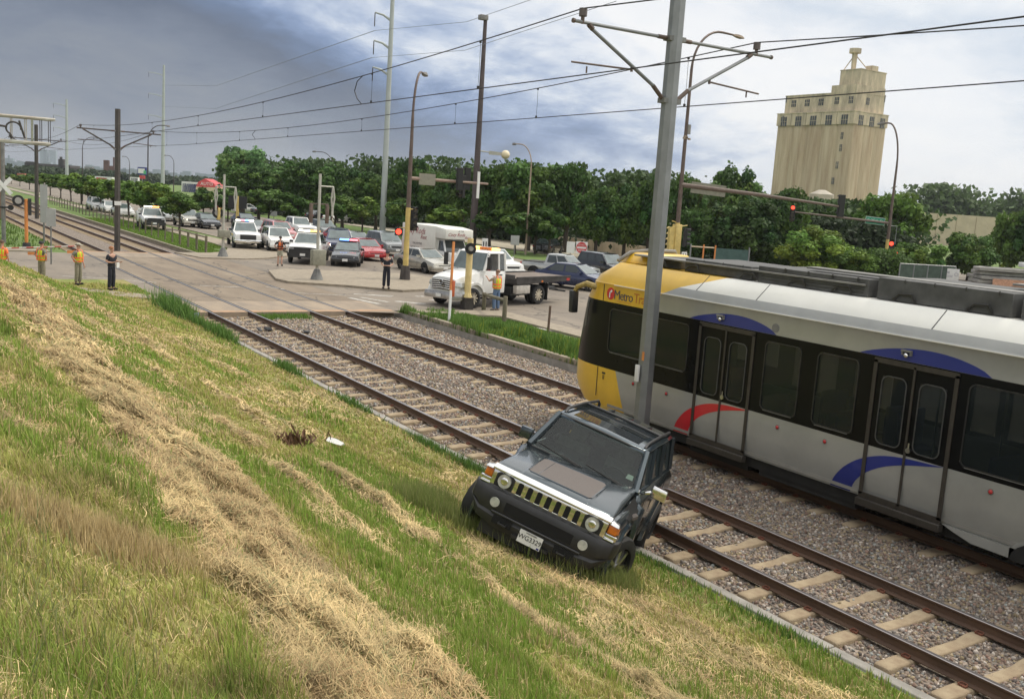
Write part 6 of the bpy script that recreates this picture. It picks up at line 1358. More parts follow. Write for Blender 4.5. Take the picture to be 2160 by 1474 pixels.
c = MB(); c.hexa([(-.93, -1.62, 2.40), (.93, -1.62, 2.40), (.95, -.48, 2.38), (-.95, -.48, 2.38), (-.80, -1.45, 2.50), (.80, -1.45, 2.50), (.85, -.53, 2.50), (-.85, -.53, 2.50)]); c.build('cab_roof', PW, T, bevel=.05)
MB().add([(-.93, -1.985, 1.66), (.93, -1.985, 1.66), (.82, -1.60, 2.40), (-.82, -1.60, 2.40)], [(0, 1, 2, 3)]).build('windscreen', CARGLASS2, T, fixn=False); MB().b2((-.95, -.53, 1.6), (.95, -.49, 2.42)).build('cab_rear_wall', PW, T)
MB().add([(-1.01, -1.85, 1.68), (-1.01, -1.0, 1.68), (-.92, -1.0, 2.36), (-.89, -1.5, 2.36)], [(0, 1, 2, 3)]).build('side_window', CARGLASS2, T, fixn=False)
MB().add([(1.01, -.90, 1.68), (1.01, -.6, 1.68), (.94, -.6, 2.34), (.94, -.90, 2.34)], [(0, 1, 2, 3)]).build('side_window', CARGLASS, T, fixn=False)
g = MB(); g.b2((-.62, -3.60, .78), (.62, -3.52, 1.22), 1)
for k in range(5): g.tube([(-.60, -3.62, .82+k*.09), (0, -3.64, .85+k*.09), (.60, -3.62, .82+k*.09)], .016, 6, 0)
g.tube([(0.12*math.cos(a), -3.655, 1.12+.09*math.sin(a)) for a in np.linspace(0, 2*PI, 15)], .015, 5, 0); g.build('grille', [CHROME, BPLAST], T)
b_ = MB(); b_.loft([[(-1.12, -3.45, .38), (-1.12, -3.5, .52), (-1.12, -3.42, .66), (-1.1, -3.2, .62)], [(-.9, -3.72, .38), (-.9, -3.76, .52), (-.9, -3.70, .68), (-.9, -3.5, .68)], [(.9, -3.72, .38), (.9, -3.76, .52), (.9, -3.70, .68), (.9, -3.5, .68)], [(1.12, -3.45, .38), (1.12, -3.5, .52), (1.12, -3.42, .66), (1.1, -3.2, .62)]]); b_.build('bumper', mat('brushed_bumper', (.42, .41, .40), .3, .8, var=.2), T)
p_ = MB(); p_.b2((-.16, -3.79, .45), (.16, -3.775, .60)); p_.build('license_plate', WHITES, T)
for s in (-1, 1):
    m_ = MB(); m_.tube([(s*1.02, -1.85, 1.7), (s*1.32, -2.0, 1.75), (s*1.32, -2.0, 2.3), (s*1.0, -1.75, 2.35)], .02, 6); m_.b2((s*1.22, -2.05, 1.72), (s*1.42, -1.97, 2.28)); m_.build('mirror', BPLAST, T)
    m_ = MB(); m_.b2((s*1.021, -1.0, .7), (s*1.03, -.98, 1.6)); m_.build('door_gap', HOLE, T); m_ = MB(); m_.b2((s*1.02, -.92, 1.42), (s*1.05, -.74, 1.47)); m_.build('door_handle', BPLAST, T)
    wheel('wheel', (s*.95, -2.62, .44), .44, .28, T, s, rim=mat('cream_wheel', (.50, .44, .34), .5, var=.2), spokes=10, tread=False)
    for x in (.98, .68): wheel('wheel', (s*x, 2.0, .46), .46, .27, T, s, rim=MATS['cream_wheel'], spokes=10, tread=False)
    m_ = MB(); m_.b2((s*.6, 2.58, .18), (s*1.15, 2.61, .98)); m_.build('mud_flap', BLACK, T); m_ = MB(); m_.b2((s*.95, .2, .55), (s*1.18, 1.2, .95)); m_.build('tool_box', mat('pale_tool_box', (.45, .42, .38), .5, var=.2), T, bevel=.02)
    m_ = MB(); m_.b2((s*1.0, -1.7, .35), (s*1.15, -.6, .42)); m_.build('side_step', DARKM, T)
m_ = MB(); m_.b2((-.45, -2.9, .50), (-.30, 3.2, .78)); m_.b2((.30, -2.9, .50), (.45, 3.2, .78)); m_.b2((-.9, .1, .45), (.9, 1.3, .85)); m_.build('chassis', BPLAST, T)
BEDM = mat('dark_steel_bed', (.06, .055, .055), .5, .4, var=.4, scale=2, detail=8)
m_ = MB(); m_.hexa([(-1.2, .15, .98), (1.2, .15, .98), (1.2, 4.35, 1.08), (-1.2, 4.35, 1.08), (-1.2, .15, 1.26), (1.2, .15, 1.26), (1.2, 4.35, 1.28), (-1.2, 4.35, 1.28)]); bd = m_.build('flat_bed', BEDM, T, bevel=.015, seg=1)
m_ = MB(); m_.hexa([(-1.12, .2, 1.262), (1.12, .2, 1.262), (1.12, 4.3, 1.283), (-1.12, 4.3, 1.283), (-1.12, .2, 1.27), (1.12, .2, 1.27), (1.12, 4.3, 1.29), (-1.12, 4.3, 1.29)]); m_.build('bed_deck', mat('worn_bed_deck', (.17, .13, .10), .6, .2, var=.4, scale=3, detail=8), bd)
for s in (-1, 1): m_ = MB(); m_.hexa([(s*1.15, .15, 1.25), (s*1.22, .15, 1.25), (s*1.22, 4.35, 1.27), (s*1.15, 4.35, 1.27), (s*1.15, .15, 1.34), (s*1.22, .15, 1.34), (s*1.22, 4.35, 1.34), (s*1.15, 4.35, 1.34)]); m_.build('side_rail', BEDM, bd)
m_ = MB(); m_.b2((-1.1, .05, 1.2), (1.1, .13, 1.42)); m_.build('headboard', BEDM, bd)
m_ = MB(); m_.b2((-1.205, 4.0, 1.1), (-1.195, 4.25, 1.22)); m_.b2((1.195, 4.0, 1.1), (1.205, 4.25, 1.22)); m_.build('tail_marker', REDLENS, bd); m_ = MB(); m_.b2((1.195, 2.0, 1.06), (1.21, 2.12, 1.14)); m_.build('side_lamp', AMBER, bd)
m_ = MB(); m_.tube([(0, 3.1, .7), (0, 4.6, .62), (0, 4.9, .5)], .05, 6); m_.tube([(-.5, 4.9, .48), (.5, 4.9, .48)], .05, 6); m_.build('wheel_lift', BPLAST, T)
for x, mm in ((-.55, LAMP_A), (-.2, AMBER), (.2, AMBER), (.55, LAMP_A)):
    m_ = MB(); m_.b2((x-.15, -.85, 2.51), (x+.15, -.60, 2.62)); m_.build('beacon', mm, T, bevel=.02)
# fallen debris
T = at(705, 943); o = MB(); p = hit(705, 943)
o.loft([[(-.15, -.045, .0), (-.15, .05, .02), (-.15, .03, .05)], [(0, -.055, .01), (0, .06, .03), (0, .03, .07)], [(.17, -.05, .03), (.17, .055, .02), (.17, .02, .06)]]); o = o.build('torn_white_panel', WHITES, None); o.location = p+Vector((0, 0, .06)); o.rotation_euler = (0, R_(10), R_(-60)); tag(o, 'torn white plastic piece lying on the grass slope', 'debris')
mb = MB()
for k in range(150):
    a = random.uniform(0, 2*PI); r = abs(random.gauss(0, .16)); x, y = r*math.cos(a)*1.5, r*math.sin(a); h = random.uniform(.03, .2); d = Vector((random.gauss(0, .08), random.gauss(0, .08), h)); q = Vector((x, y, 0)); s = Vector((random.uniform(-1, 1), random.uniform(-1, 1), 0)).normalized()*.012
    mb.add([q-s, q+s, q+d*.7+s*1.6, q+d, q+d*.7-s*1.6], [(0, 1, 2, 3, 4)])
o = mb.build('dead_weed', mat('dead_brown_leaves', (.13, .07, .035), .9, var=.4, scale=20), None, fixn=False); o.location = hit(612, 936); tag(o, 'dead brown weed clump on the slope left of the white plastic piece', 'weed')
for k, (px, py, lab) in enumerate(((548, 700, 'black crumpled car debris lying between the near rails'), (566, 697, 'smaller dark car debris piece beside the other between the rails'), (648, 703, 'small dark stone-like lump on the ballast between the tracks'))):
    o = MB(); n = 7; random.seed(k); o.add([(random.uniform(-.14, .14), random.uniform(-.2, .2), random.uniform(0, .14)) for i in range(12)], []); bm = bmesh.new(); [bm.verts.new(v) for v in o.v]; bmesh.ops.convex_hull(bm, input=bm.verts); me = bpy.data.meshes.new('debris'); bm.to_mesh(me); bm.free(); me.materials.append(BPLAST); ob = bpy.data.objects.new('car_debris', me); COL.objects.link(ob); ob.location = at(px, py, -.18); tag(ob, lab, 'debris')
# ================================================================== PEOPLE
def skinned(name, verts, edges, m, parent, root, sub=1):
    bm = bmesh.new(); ly = bm.verts.layers.skin.verify(); vs = {}
    for k, (co, r) in verts.items():
        v = bm.verts.new(co); v[ly].radius = r if isinstance(r, tuple) else (r, r); v[ly].use_root = (k == root); vs[k] = v
    for a, b_ in edges: bm.edges.new((vs[a], vs[b_]))
    me = bpy.data.meshes.new(name); bm.to_mesh(me); bm.free(); o = bpy.data.objects.new(name, me); COL.objects.link(o)
    md = o.modifiers.new('s', 'SKIN'); md.use_smooth_shade = True; md.branch_smoothing = .3
    s2 = o.modifiers.new('u', 'SUBSURF'); s2.levels = sub; s2.render_levels = sub
    dg = bpy.context.evaluated_depsgraph_get(); ev = bpy.data.meshes.new_from_object(o.evaluated_get(dg)); o.modifiers.clear(); o.data = ev; bpy.data.meshes.remove(me); ev.materials.clear(); ev.materials.append(m); ev.name = name
    ev.polygons.foreach_set('use_smooth', [True]*len(ev.polygons)); o.parent = parent; return o
CL = {}
def cloth(n, c): return mat('cloth_'+n, c, .85, var=.22, scale=14, bump=.3, bscale=20)
NAVY = cloth('navy', (.014, .016, .026)); KHAKI = cloth('khaki', (.23, .21, .15)); JEANS = cloth('denim', (.10, .16, .27)); OLIVE = cloth('grey_green', (.17, .17, .13)); LIME = mat('hi_vis_yellow', (.62, .80, .04), .7, var=.1, scale=10); HORA = mat('hi_vis_orange', (.90, .20, .05), .7, var=.12, scale=10); SHORTS = cloth('pale_shorts', (.36, .35, .27)); TANS = cloth('tan_shirt', (.42, .33, .25)); REDC = cloth('red_shirt', (.38, .03, .04))
SKIN2 = mat('tanned_skin', (.40, .22, .15), .55, var=.12, scale=20)
def person(label, P, rz, shirt, trousers, h=1.78, hair=HAIRB, vest=None, cap=None, arms='front', lean=0, shorts=False, skin=SKIN, item=None, stance=.10, group='people standing around the crossing', sitting=False):
    s = h/1.78; T = thing('person', label, 'person', P, rz, group); T.scale = (s,)*3
    J = dict(pel=((0, 0, .96), (.125, .085)), spi=((0, .0, 1.14), (.12, .085)), che=((0, -.01, 1.36), (.145, .095)), nec=((0, -.005+lean*.3, 1.50), .055), hb=((0, -.02, 1.575), (.062, .075)), hd=((0, -.012, 1.665), (.078, .094)), ht=((0, -.0, 1.735), (.062, .075)))
    E = [('pel', 'spi'), ('spi', 'che'), ('che', 'nec'), ('nec', 'hb'), ('hb', 'hd'), ('hd', 'ht')]
    for q, sx in (('L', 1), ('R', -1)):
        st = stance if not isinstance(stance, tuple) else stance[0]
        J['hip'+q] = ((sx*.085, 0, .90), .07); J['kne'+q] = ((sx*(st), -.015, .50), .062); J['ank'+q] = ((sx*(st+.01), .02, .09), .042); J['toe'+q] = ((sx*(st+.04), -.15, .04), (.042, .035))
        E += [('pel', 'hip'+q), ('hip'+q, 'kne'+q), ('kne'+q, 'ank'+q), ('ank'+q, 'toe'+q)]
        A = {'front': ((sx*.27, .02, 1.16), (sx*.12, -.22, 1.10), (sx*.03, -.28, 1.11)), 'down': ((sx*.25, .02, 1.14), (sx*.27, -.05, .90), (sx*.27, -.08, .80)), 'hips': ((sx*.33, .06, 1.20), (sx*.19, -.04, 1.02), (sx*.14, -.09, .99)), 'up': ((sx*.27, -.20, 1.28), (sx*.22, -.42, 1.42), (sx*.2, -.5, 1.45)), 'wave': ((sx*.27, .02, 1.16), (sx*.22, -.24, 1.14), (sx*.20, -.33, 1.17))}[arms if not isinstance(arms, tuple) else arms[0 if sx > 0 else 1]]
        J['sho'+q] = ((sx*.18, 0, 1.42), .062); J['elb'+q] = (A[0], .042); J['wri'+q] = (A[1], .028); J['han'+q] = (A[2], (.034, .02)); E += [('che', 'sho'+q), ('sho'+q, 'elb'+q), ('elb'+q, 'wri'+q), ('wri'+q, 'han'+q)]
        d = (Vector(A[2])-Vector(A[1])).normalized(); sd_ = d.cross(Vector((0, 0, 1))); sd_ = sd_.normalized() if sd_.length > .1 else Vector((1, 0, 0))
        for k in range(4):
            b0 = Vector(A[2])+d*.035+sd_*(.011*(k-1.5)*1.5); J[f'f{k}a'+q] = (tuple(b0), .010); J[f'f{k}b'+q] = (tuple(b0+d*(.045-.006*abs(k-1.5))-Vector((0, 0, .014))), .008); E += [('han'+q, f'f{k}a'+q), (f'f{k}a'+q, f'f{k}b'+q)]
        t0 = Vector(A[2])-sd_*sx*.04; J['ta'+q] = (tuple(t0), .010); J['tb'+q] = (tuple(t0+d*.035-sd_*sx*.01), .008); E += [('han'+q, 'ta'+q), ('ta'+q, 'tb'+q)]
    J['nos'] = ((0, -.112, 1.655), .014); E.append(('hd', 'nos'))
    skinned('body', J, E, skin, T, 'pel')
    def sub(names, scl, over={}):
        V = {k: (over.get(k, J[k][0]), tuple(x*scl+.012 for x in (J[k][1] if isinstance(J[k][1], tuple) else (J[k][1],)*2))) for k in names}; return V, [e for e in E if e[0] in names and e[1] in names]
    kn = ['pel', 'hipL', 'hipR', 'kneL', 'kneR']+([] if shorts else ['ankL', 'ankR']); V, Ee = sub(kn, 1.08); V['wst'] = ((0, 0, 1.05), (.158, .118)); V['pel'] = ((0, 0, .965), (.162, .122)); Ee.append(('wst', 'pel'))
    for q, sx in (('L', 1), ('R', -1)): V['hip'+q] = ((sx*.085, 0, .87), (.088, .10))
    if shorts:
        for q in 'LR': c0 = Vector(J['hip'+q][0]).lerp(Vector(J['kne'+q][0]), .85); V['kne'+q] = (tuple(c0), (.095, .095))
    else:
        for q in 'LR': V['kne'+q] = (V['kne'+q][0], (.085, .09)); V['ank'+q] = (V['ank'+q][0], (.07, .075))
    skinned('trousers' if not shorts else 'shorts', V, Ee, trousers, T, 'wst')
    kn = ['pel', 'spi', 'che', 'shoL', 'shoR', 'elbL', 'elbR']; V, Ee = sub(kn, 1.10)
    V['pel'] = ((0, 0, .985), (.175, .135)); V['spi'] = ((0, 0, 1.14), (.172, .132)); V['che'] = ((0, -.01, 1.35), (.195, .142))
    for q in 'LR': V['elb'+q] = (tuple(Vector(J['sho'+q][0]).lerp(Vector(J['elb'+q][0]), .8)), (.062, .062))
    V['nk'] = ((0, 0, 1.47), (.075, .075)); Ee.append(('che', 'nk')); skinned('shirt', V, Ee, shirt, T, 'spi')
    if vest is not None:
        V = dict(pel=((0, 0, .93), (.19, .145)), spi=((0, 0, 1.14), (.185, .14)), che=((0, -.01, 1.34), (.20, .15)), up=((0, 0, 1.45), (.14, .10))); skinned('vest', V, [('pel', 'spi'), ('spi', 'che'), ('che', 'up')], vest[0], T, 'spi')
        mb = MB()
        for z in (1.02, 1.16): 
            mb.loft([[(.205*math.cos(a), .165*math.sin(a), z+dz) for a in np.linspace(0, 2*PI, 17)[:-1]] for dz in (-.03, .03)], caps=False)
        for sx in (-1, 1): mb.loft([[(sx*.09+dx, y, z) for dx in (-.022, .022)] for y, z in ((-.175, 1.0), (-.18, 1.34), (-.11, 1.49), (.02, 1.53), (.12, 1.49), (.175, 1.34), (.17, 1.0))], closed=False, caps=False)
        mb.build('vest_stripe', vest[1], T, fixn=False)
    mb = MB()
    for sx in (-1, 1): mb.ell((sx*(stance+.03), -.06, .045), (.052, .14, .05)); 
    for sx in (-1, 1):
        sh = MB(); sh.ell((sx*(stance+.03), -.06, .05), (.055, .15, .055)); sh.build('shoe', BLACK, T)
        er = MB(); er.ell((sx*.088, .0, 1.655), (.012, .02, .03)); er.build('ear', skin, T)
        ey = MB(); ey.ell((sx*.032, -.098, 1.675), (.012, .008, .008)); ey.build('eye', BLACKS, T)
    mo = MB(); mo.ell((0, -.100, 1.612), (.026, .008, .006)); mo.build('mouth', mat('lips', (.35, .12, .10), .6, var=.1), T)
    hr = MB(); hr.ell((0, .012, 1.695), (.096, .108, .095), 0, 14, 10, zlo=-.25); hr.build('hair', hair, T)
    if cap is not None: cp = MB(); cp.ell((0, .0, 1.715), (.104, .118, .085), 0, 14, 8, zlo=-.05); cp.hexa([(-.07, -.21, 1.70), (.07, -.21, 1.70), (.08, -.08, 1.71), (-.08, -.08, 1.71), (-.07, -.21, 1.715), (.07, -.21, 1.715), (.08, -.08, 1.735), (-.08, -.08, 1.735)]); cp.build('cap', cap, T)
    bl = MB(); bl.loft([[(.178*math.cos(a), .135*math.sin(a), z) for a in np.linspace(0, 2*PI, 17)[:-1]] for z in (.98, 1.025)], caps=False); bl.build('belt', BLACK, T, fixn=False)
    if item: item(T)
    return T
def face_cam(P, off_=0): return math.atan2(P[0], -P[1])*0+math.atan2(-P[0], P[1])+R_(off_)   # front (-Y) turned towards the camera
def papers(T): o = MB(); o.box((.02, -.31, 1.04), (.14, .02, .22)); o = o.build('paper_pad', WHITES, None); o.matrix_world = T.matrix_basis; tag(o, 'white paper pad in the hand of the officer near the track', 'paper pad'); return o
P = at(235, 612, .03); T1 = person('person in dark uniform with short blond hair, standing beside the near track', P, face_cam(P, 48), NAVY, NAVY, 1.84, mat('ginger_hair', (.32, .14, .06), .7, var=.3, scale=40), arms='wave')
bpy.context.view_layer.update(); papers(T1)
P = at(165, 601, .03); person('person in khaki with orange and yellow vest and pale cap, left of the officer', P, face_cam(P, 50), OLIVE, KHAKI, 1.80, vest=(LIME, HORA), cap=cloth('pale_cap', (.42, .38, .30)), arms=('down', 'hips'))
P = at(88, 598, .03); person('dark-haired person in yellow and orange vest half hidden by the grass slope', P, face_cam(P, 130), OLIVE, KHAKI, 1.80, vest=(LIME, HORA), arms='hips', hair=BLACK)
P = at(5, 597, .03); person('person in bright vest cut off by the left picture edge', P, face_cam(P, 150), HORA, KHAKI, 1.80, vest=(LIME, HORA), arms='down')
P = at(590, 561, .0); person('person in orange vest and pale shorts walking in front of the white crossover', P, face_cam(P, 170), cloth('black_tee', (.02, .02, .02)), SHORTS, 1.78, vest=(HORA, BLACKS), arms='hips', shorts=True, hair=BLACK)
P = at(814, 609, .1); person('person in dark uniform with hands folded, on the traffic island', P, face_cam(P, 0), NAVY, NAVY, 1.86, arms='front', cap=NAVY)
P = at(1045, 657, 0); person('person in blue jeans and yellow vest leaning at the tow truck cab', P, face_cam(P, -140), TANS, JEANS, 1.83, vest=(LIME, HORA), arms='up', hair=mat('grey_brown_hair', (.22, .13, .09), .8, var=.3))
Tw = bpy.data.objects['tow_truck']; bpy.context.view_layer.update(); P = Tw.matrix_world @ Vector((.55, -1.30, .30)); person('person in red shirt sitting at the wheel of the tow truck', P, Tw.rotation_euler.z, REDC, JEANS, 1.72, arms='front', skin=SKIN2)
# ================================================================== TREES
def leaf_mat():
    m = bpy.data.materials.new('foliage'); m.use_nodes = True; nt = m.node_tree; b = nt.nodes['Principled BSDF']; b.inputs['Roughness'].default_value = .6; b.inputs['Specular IOR Level'].default_value = .25
    a = nt.nodes.new('ShaderNodeAttribute'); a.attribute_name = 'Col'; oi = nt.nodes.new('ShaderNodeObjectInfo')
    mx = nt.nodes.new('ShaderNodeVectorMath'); mx.operation = 'MULTIPLY'; nt.links.new(a.outputs['Color'], mx.inputs[0]); nt.links.new(oi.outputs['Color'], mx.inputs[1])
    nt.links.new(mx.outputs[0], b.inputs['Base Color']); t = nt.nodes.new('ShaderNodeBsdfTranslucent'); nt.links.new(mx.outputs[0], t.inputs['Color'])
    ms = nt.nodes.new('ShaderNodeMixShader'); ms.inputs['Fac'].default_value = .28; nt.links.new(b.outputs[0], ms.inputs[1]); nt.links.new(t.outputs[0], ms.inputs[2]); nt.links.new(ms.outputs[0], nt.nodes['Material Output'].inputs['Surface']); return m
LEAF = leaf_mat()
def crown_mesh(seed, n=11000, lobes=42, ls=.045, flat=1.0, open_=0.):
    r = np.random.default_rng(seed); C = []; R = []
    while len(C) < lobes:
        p = r.normal(0, 1, 3); p /= np.linalg.norm(p); rad = r.uniform(.25, .86)**.6
        p = p*rad; p[2] = p[2]*.95
        if p[2] < -.78: continue
        w = .15+.17*r.random()
        C.append(p*(1-w*.55)); R.append(w*(1.25-.35*rad))
    C = np.array(C); R = np.array(R); k = r.choice(lobes, n, p=R**2/np.sum(R**2)); d = r.normal(0, 1, (n, 3)); d /= np.linalg.norm(d, axis=1)[:, None]
    rr = R[k]*(r.uniform(.45, 1.08, n)**.5)*(1+.18*np.sin(d[:, 0]*7+k)+.12*np.sin(d[:, 2]*9+k*2)); P = C[k]+d*rr[:, None]*np.array([1, 1, .82]); P[:, 2] *= flat
    stray = r.random(n) < .04; P[stray] *= 1.06
    nrm = d*.8+r.normal(0, .55, (n, 3))+np.array([0, 0, .25]); nrm /= np.linalg.norm(nrm, axis=1)[:, None]
    u = np.cross(nrm, r.normal(0, 1, (n, 3))); u /= np.linalg.norm(u, axis=1)[:, None]; v = np.cross(nrm, u); s = ls*r.uniform(.5, 1.4, n)[:, None]
    V = np.stack([P-u*s-v*s*.5, P+u*s*.2-v*s*.8, P+u*s+v*s*.3, P-u*s*.1+v*s*.9], 1).reshape(-1, 3); Fc = np.arange(4*n).reshape(-1, 4)
    base = np.array([.078, .138, .030]); tint = (.62+.8*r.random(lobes))[k][:, None]; hue = r.normal(0, .10, (lobes, 1))[k]; c = base*tint*(1+np.concatenate([hue*1.3, hue*.3, -hue*.5], 1)); c = c*r.uniform(.75, 1.3, (n, 1)); c = np.clip(c, .004, 1)
    o = npmesh('crown', V, Fc, LEAF, np.repeat(c, 4, 0)); me = o.data; bpy.data.objects.remove(o); return me
CM = [crown_mesh(5+i, 11500, 40+3*i) for i in range(5)]; CS = [crown_mesh(40+i, 5200, 26, .075) for i in range(3)]; CB_ = [crown_mesh(60+i, 9000, 34, .040) for i in range(2)]
def trunk_mesh(seed):
    r = random.Random(seed); mb = MB(); mb.tube([(0, 0, -.01), (.01, 0, .12), (r.uniform(-.02, .02), r.uniform(-.02, .02), .45), (r.uniform(-.03, .03), 0, .75)], [.045, .032, .026, .012], 8)
    for k in range(7):
        a = r.uniform(0, 2*PI); z0 = r.uniform(.28, .5); L_ = r.uniform(.16, .30); mb.tube([(0, 0, z0), (L_*.5*math.cos(a), L_*.5*math.sin(a), z0+.12), (L_*math.cos(a), L_*math.sin(a), z0+.22+.08*r.random())], [.016, .010, .004], 5)
    o = mb.build('trunk', BARK, None); me = o.data; bpy.data.objects.remove(o); return me
TM = [trunk_mesh(i) for i in range(3)]
trn = random.Random(4)
def tree(label, px, base, top, wpx, lo=.22, col=(1, 1, 1), small=False, name='tree', cat='tree', P=None, h=None, w=None, group=None, bush=False, mesh=None, z=0.):
    P = P or at(px, base, z); hh = h or max(1., zfor(P, top)-z); ww = w or wpx*mpp(P)
    T = thing(name, label, cat, P, trn.uniform(0, 6.28), group)
    me = mesh or trn.choice(CS if small else CM)
    c = bpy.data.objects.new('crown', me); COL.objects.link(c); c.parent = T; zb = hh*lo; c.location = (0, 0, (hh+zb)/2); c.scale = (ww/2*1.02, ww/2*1.02, (hh-zb)/2*1.04); c.color = (*col, 1); c.rotation_euler.z = trn.uniform(0, 6)
    if not bush: t = bpy.data.objects.new('trunk', trn.choice(TM)); COL.objects.link(t); t.parent = T; t.scale = (hh*.75, hh*.75, hh*.95); 
    return T
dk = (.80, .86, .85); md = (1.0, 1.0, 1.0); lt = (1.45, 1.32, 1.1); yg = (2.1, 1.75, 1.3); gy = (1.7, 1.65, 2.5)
GB = 'dark trees behind the avenue'
L_ = [
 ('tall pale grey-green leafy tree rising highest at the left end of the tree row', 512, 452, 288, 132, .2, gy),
 ('broad dark tree just right of the tall grey-green tree', 545, 466, 333, 150, .2, md), ('dark bushy tree left of the tall pale power pole', 652, 474, 322, 130, .2, dk), ('dense dark tree between the bushy tree and the pale power pole', 722, 482, 346, 112, .2, dk),
 ('dark tree immediately behind the tall pale power pole', 792, 490, 343, 112, .2, md), ('dark tree between the pale pole and the yellow signal pole', 866, 500, 322, 108, .2, dk), ('dark tree behind the hanging signals', 922, 505, 345, 98, .2, md),
 ('dark tree just left of the tall floodlight pole', 975, 510, 340, 96, .2, dk), ('dark tree right of the tall floodlight pole', 1030, 520, 325, 104, .2, md), ('largest rounded green tree in the middle of the row', 1112, 528, 312, 176, .18, md),
 ('dark tree at the right shoulder of the largest tree', 1190, 532, 318, 124, .18, dk), ('lower dark tree above the do not enter sign', 1255, 545, 382, 112, .1, dk), ('dark tree between the sign and the tall steel pole', 1315, 548, 378, 104, .1, md),
 ('dark tree directly left of the tall steel pole', 1364, 553, 358, 100, .1, dk), ('tree showing between the two tall poles', 1436, 552, 352, 96, .12, md), ('tall leafy tree right of the curved lamp pole', 1535, 548, 338, 128, .12, md),
 ('deep dark rounded tree under the long signal arm', 1558, 572, 402, 168, .04, (.55, .60, .66)), ('dark tree beneath the grain elevator, left side', 1650, 570, 388, 112, .08, dk), ('low dark tree left of the deep dark one', 1466, 565, 420, 110, .04, dk),
 ('bright green tree standing before the right half of the grain elevator', 1862, 574, 384, 168, .12, (1.35, 1.3, 1.0)), ('far green tree right of the grain elevator', 1965, 494, 408, 90, .1, md), ('second far green tree right of the grain elevator', 2030, 496, 420, 84, .1, lt),
 ('dark green shrubby tree in front of the tan wall', 2040, 592, 478, 118, .03, md), ('soft olive tree at the right edge, before the tan wall', 2120, 590, 425, 100, .05, lt), ('dark tree cut off by the right picture edge', 2160, 594, 424, 110, .05, dk), ('rounded green shrub right of the red signals', 1932, 592, 498, 116, .02, lt)]
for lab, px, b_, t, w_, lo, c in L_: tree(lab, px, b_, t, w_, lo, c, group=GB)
GF = 'smaller trees along the avenue verge'
for lab, px, b_, t, w_, lo, c in [
 ('small tree in front of the dark row, above the second pickup', 566, 478, 392, 100, .25, md), ('small tree left of the silver mast on the island', 618, 484, 400, 92, .25, dk), ('small low tree just right of the silver mast on the island', 706, 490, 402, 92, .25, md),
 ('small tree with thin visible trunk above the red sedan', 763, 497, 412, 84, .32, lt), ('small bright tree behind the yellow signal pole', 838, 505, 410, 80, .3, md), ('small rounded tree above the box truck', 942, 512, 424, 108, .28, lt), ('small tree with bare trunk right of the box truck', 1032, 525, 440, 84, .42, dk),
 ('small leafy tree above the white crossover', 1086, 536, 440, 92, .38, md), ('small dark tree just right of the white crossover', 1128, 537, 446, 80, .32, dk), ('dark tree with thick trunk left of the do not enter sign', 1157, 541, 430, 100, .30, dk), ('low dark tree behind the left crossing mast', 480, 468, 392, 78, .25, dk)]:
    tree(lab, px, b_, t, w_, lo, c, small=True, group=GF)
GS = 'small boulevard trees along the path'
ys_ = [(378, 487, 402, 90), (330, 474, 378, 92), (298, 470, 388, 80), (272, 461, 374, 74), (240, 455, 376, 78), (212, 447, 372, 72), (186, 441, 368, 70), (172, 432, 364, 76), (150, 426, 366, 62), (128, 420, 364, 60), (106, 413, 363, 58), (84, 405, 364, 52), (62, 400, 364, 48), (42, 393, 366, 44), (24, 388, 367, 40)]
for i, (px, b_, t, w_) in enumerate(ys_):
    lab = ['boulevard tree nearest the crossing, overlapping the white utility truck', 'boulevard tree second from the crossing', 'boulevard tree third from the crossing, above the white utility truck', 'boulevard tree fourth from the crossing', 'boulevard tree right at the brown overhead line pole', 'boulevard tree sixth from the crossing, above the white cars', 'boulevard tree seventh from the crossing', 'boulevard tree with thick trunk, eighth from the crossing', 'boulevard tree ninth from the crossing', 'boulevard tree tenth from the crossing', 'boulevard tree eleventh from the crossing', 'boulevard tree twelfth from the crossing', 'third farthest boulevard tree at the left', 'second farthest boulevard tree at the left', 'farthest boulevard tree at the left picture edge'][i]
    tree(lab, px, b_, t, w_, .34, (1.35, 1.28, 1.0) if i % 3 else (1.15, 1.15, 1.0), small=(i != 0), group=GS)
tree('small round tree between the utility truck and the left crossing mast', 428, 462, 388, 62, .25, md, small=True, group=GS)
tree('yellow-green bush below the grain elevator', 1716, 588, 472, 172, .0, yg, name='bush', cat='bush', bush=True, mesh=CB_[0])
tree('lower olive bush right of the yellow-green one', 1800, 592, 520, 110, .0, lt, name='bush', cat='bush', bush=True, mesh=CB_[1])
# hedge on the fence line, far wooded mass
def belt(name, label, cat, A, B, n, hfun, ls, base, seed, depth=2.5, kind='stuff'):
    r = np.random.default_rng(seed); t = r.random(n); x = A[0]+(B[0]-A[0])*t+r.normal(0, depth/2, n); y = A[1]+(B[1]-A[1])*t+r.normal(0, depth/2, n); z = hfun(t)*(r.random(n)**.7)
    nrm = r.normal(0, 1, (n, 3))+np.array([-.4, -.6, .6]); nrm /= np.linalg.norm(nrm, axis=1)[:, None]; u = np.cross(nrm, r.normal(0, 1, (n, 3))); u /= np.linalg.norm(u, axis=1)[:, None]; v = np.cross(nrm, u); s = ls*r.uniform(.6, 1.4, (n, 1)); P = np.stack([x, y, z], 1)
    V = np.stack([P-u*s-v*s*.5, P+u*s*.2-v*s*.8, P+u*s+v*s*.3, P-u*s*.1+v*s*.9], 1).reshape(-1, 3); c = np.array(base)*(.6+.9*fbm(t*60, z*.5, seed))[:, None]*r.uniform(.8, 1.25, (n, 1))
    o = npmesh(name, V, np.arange(4*n).reshape(-1, 4), LEAF, np.repeat(c, 4, 0)); o.color = (1, 1, 1, 1); return tag(o, label, cat, kind=kind)
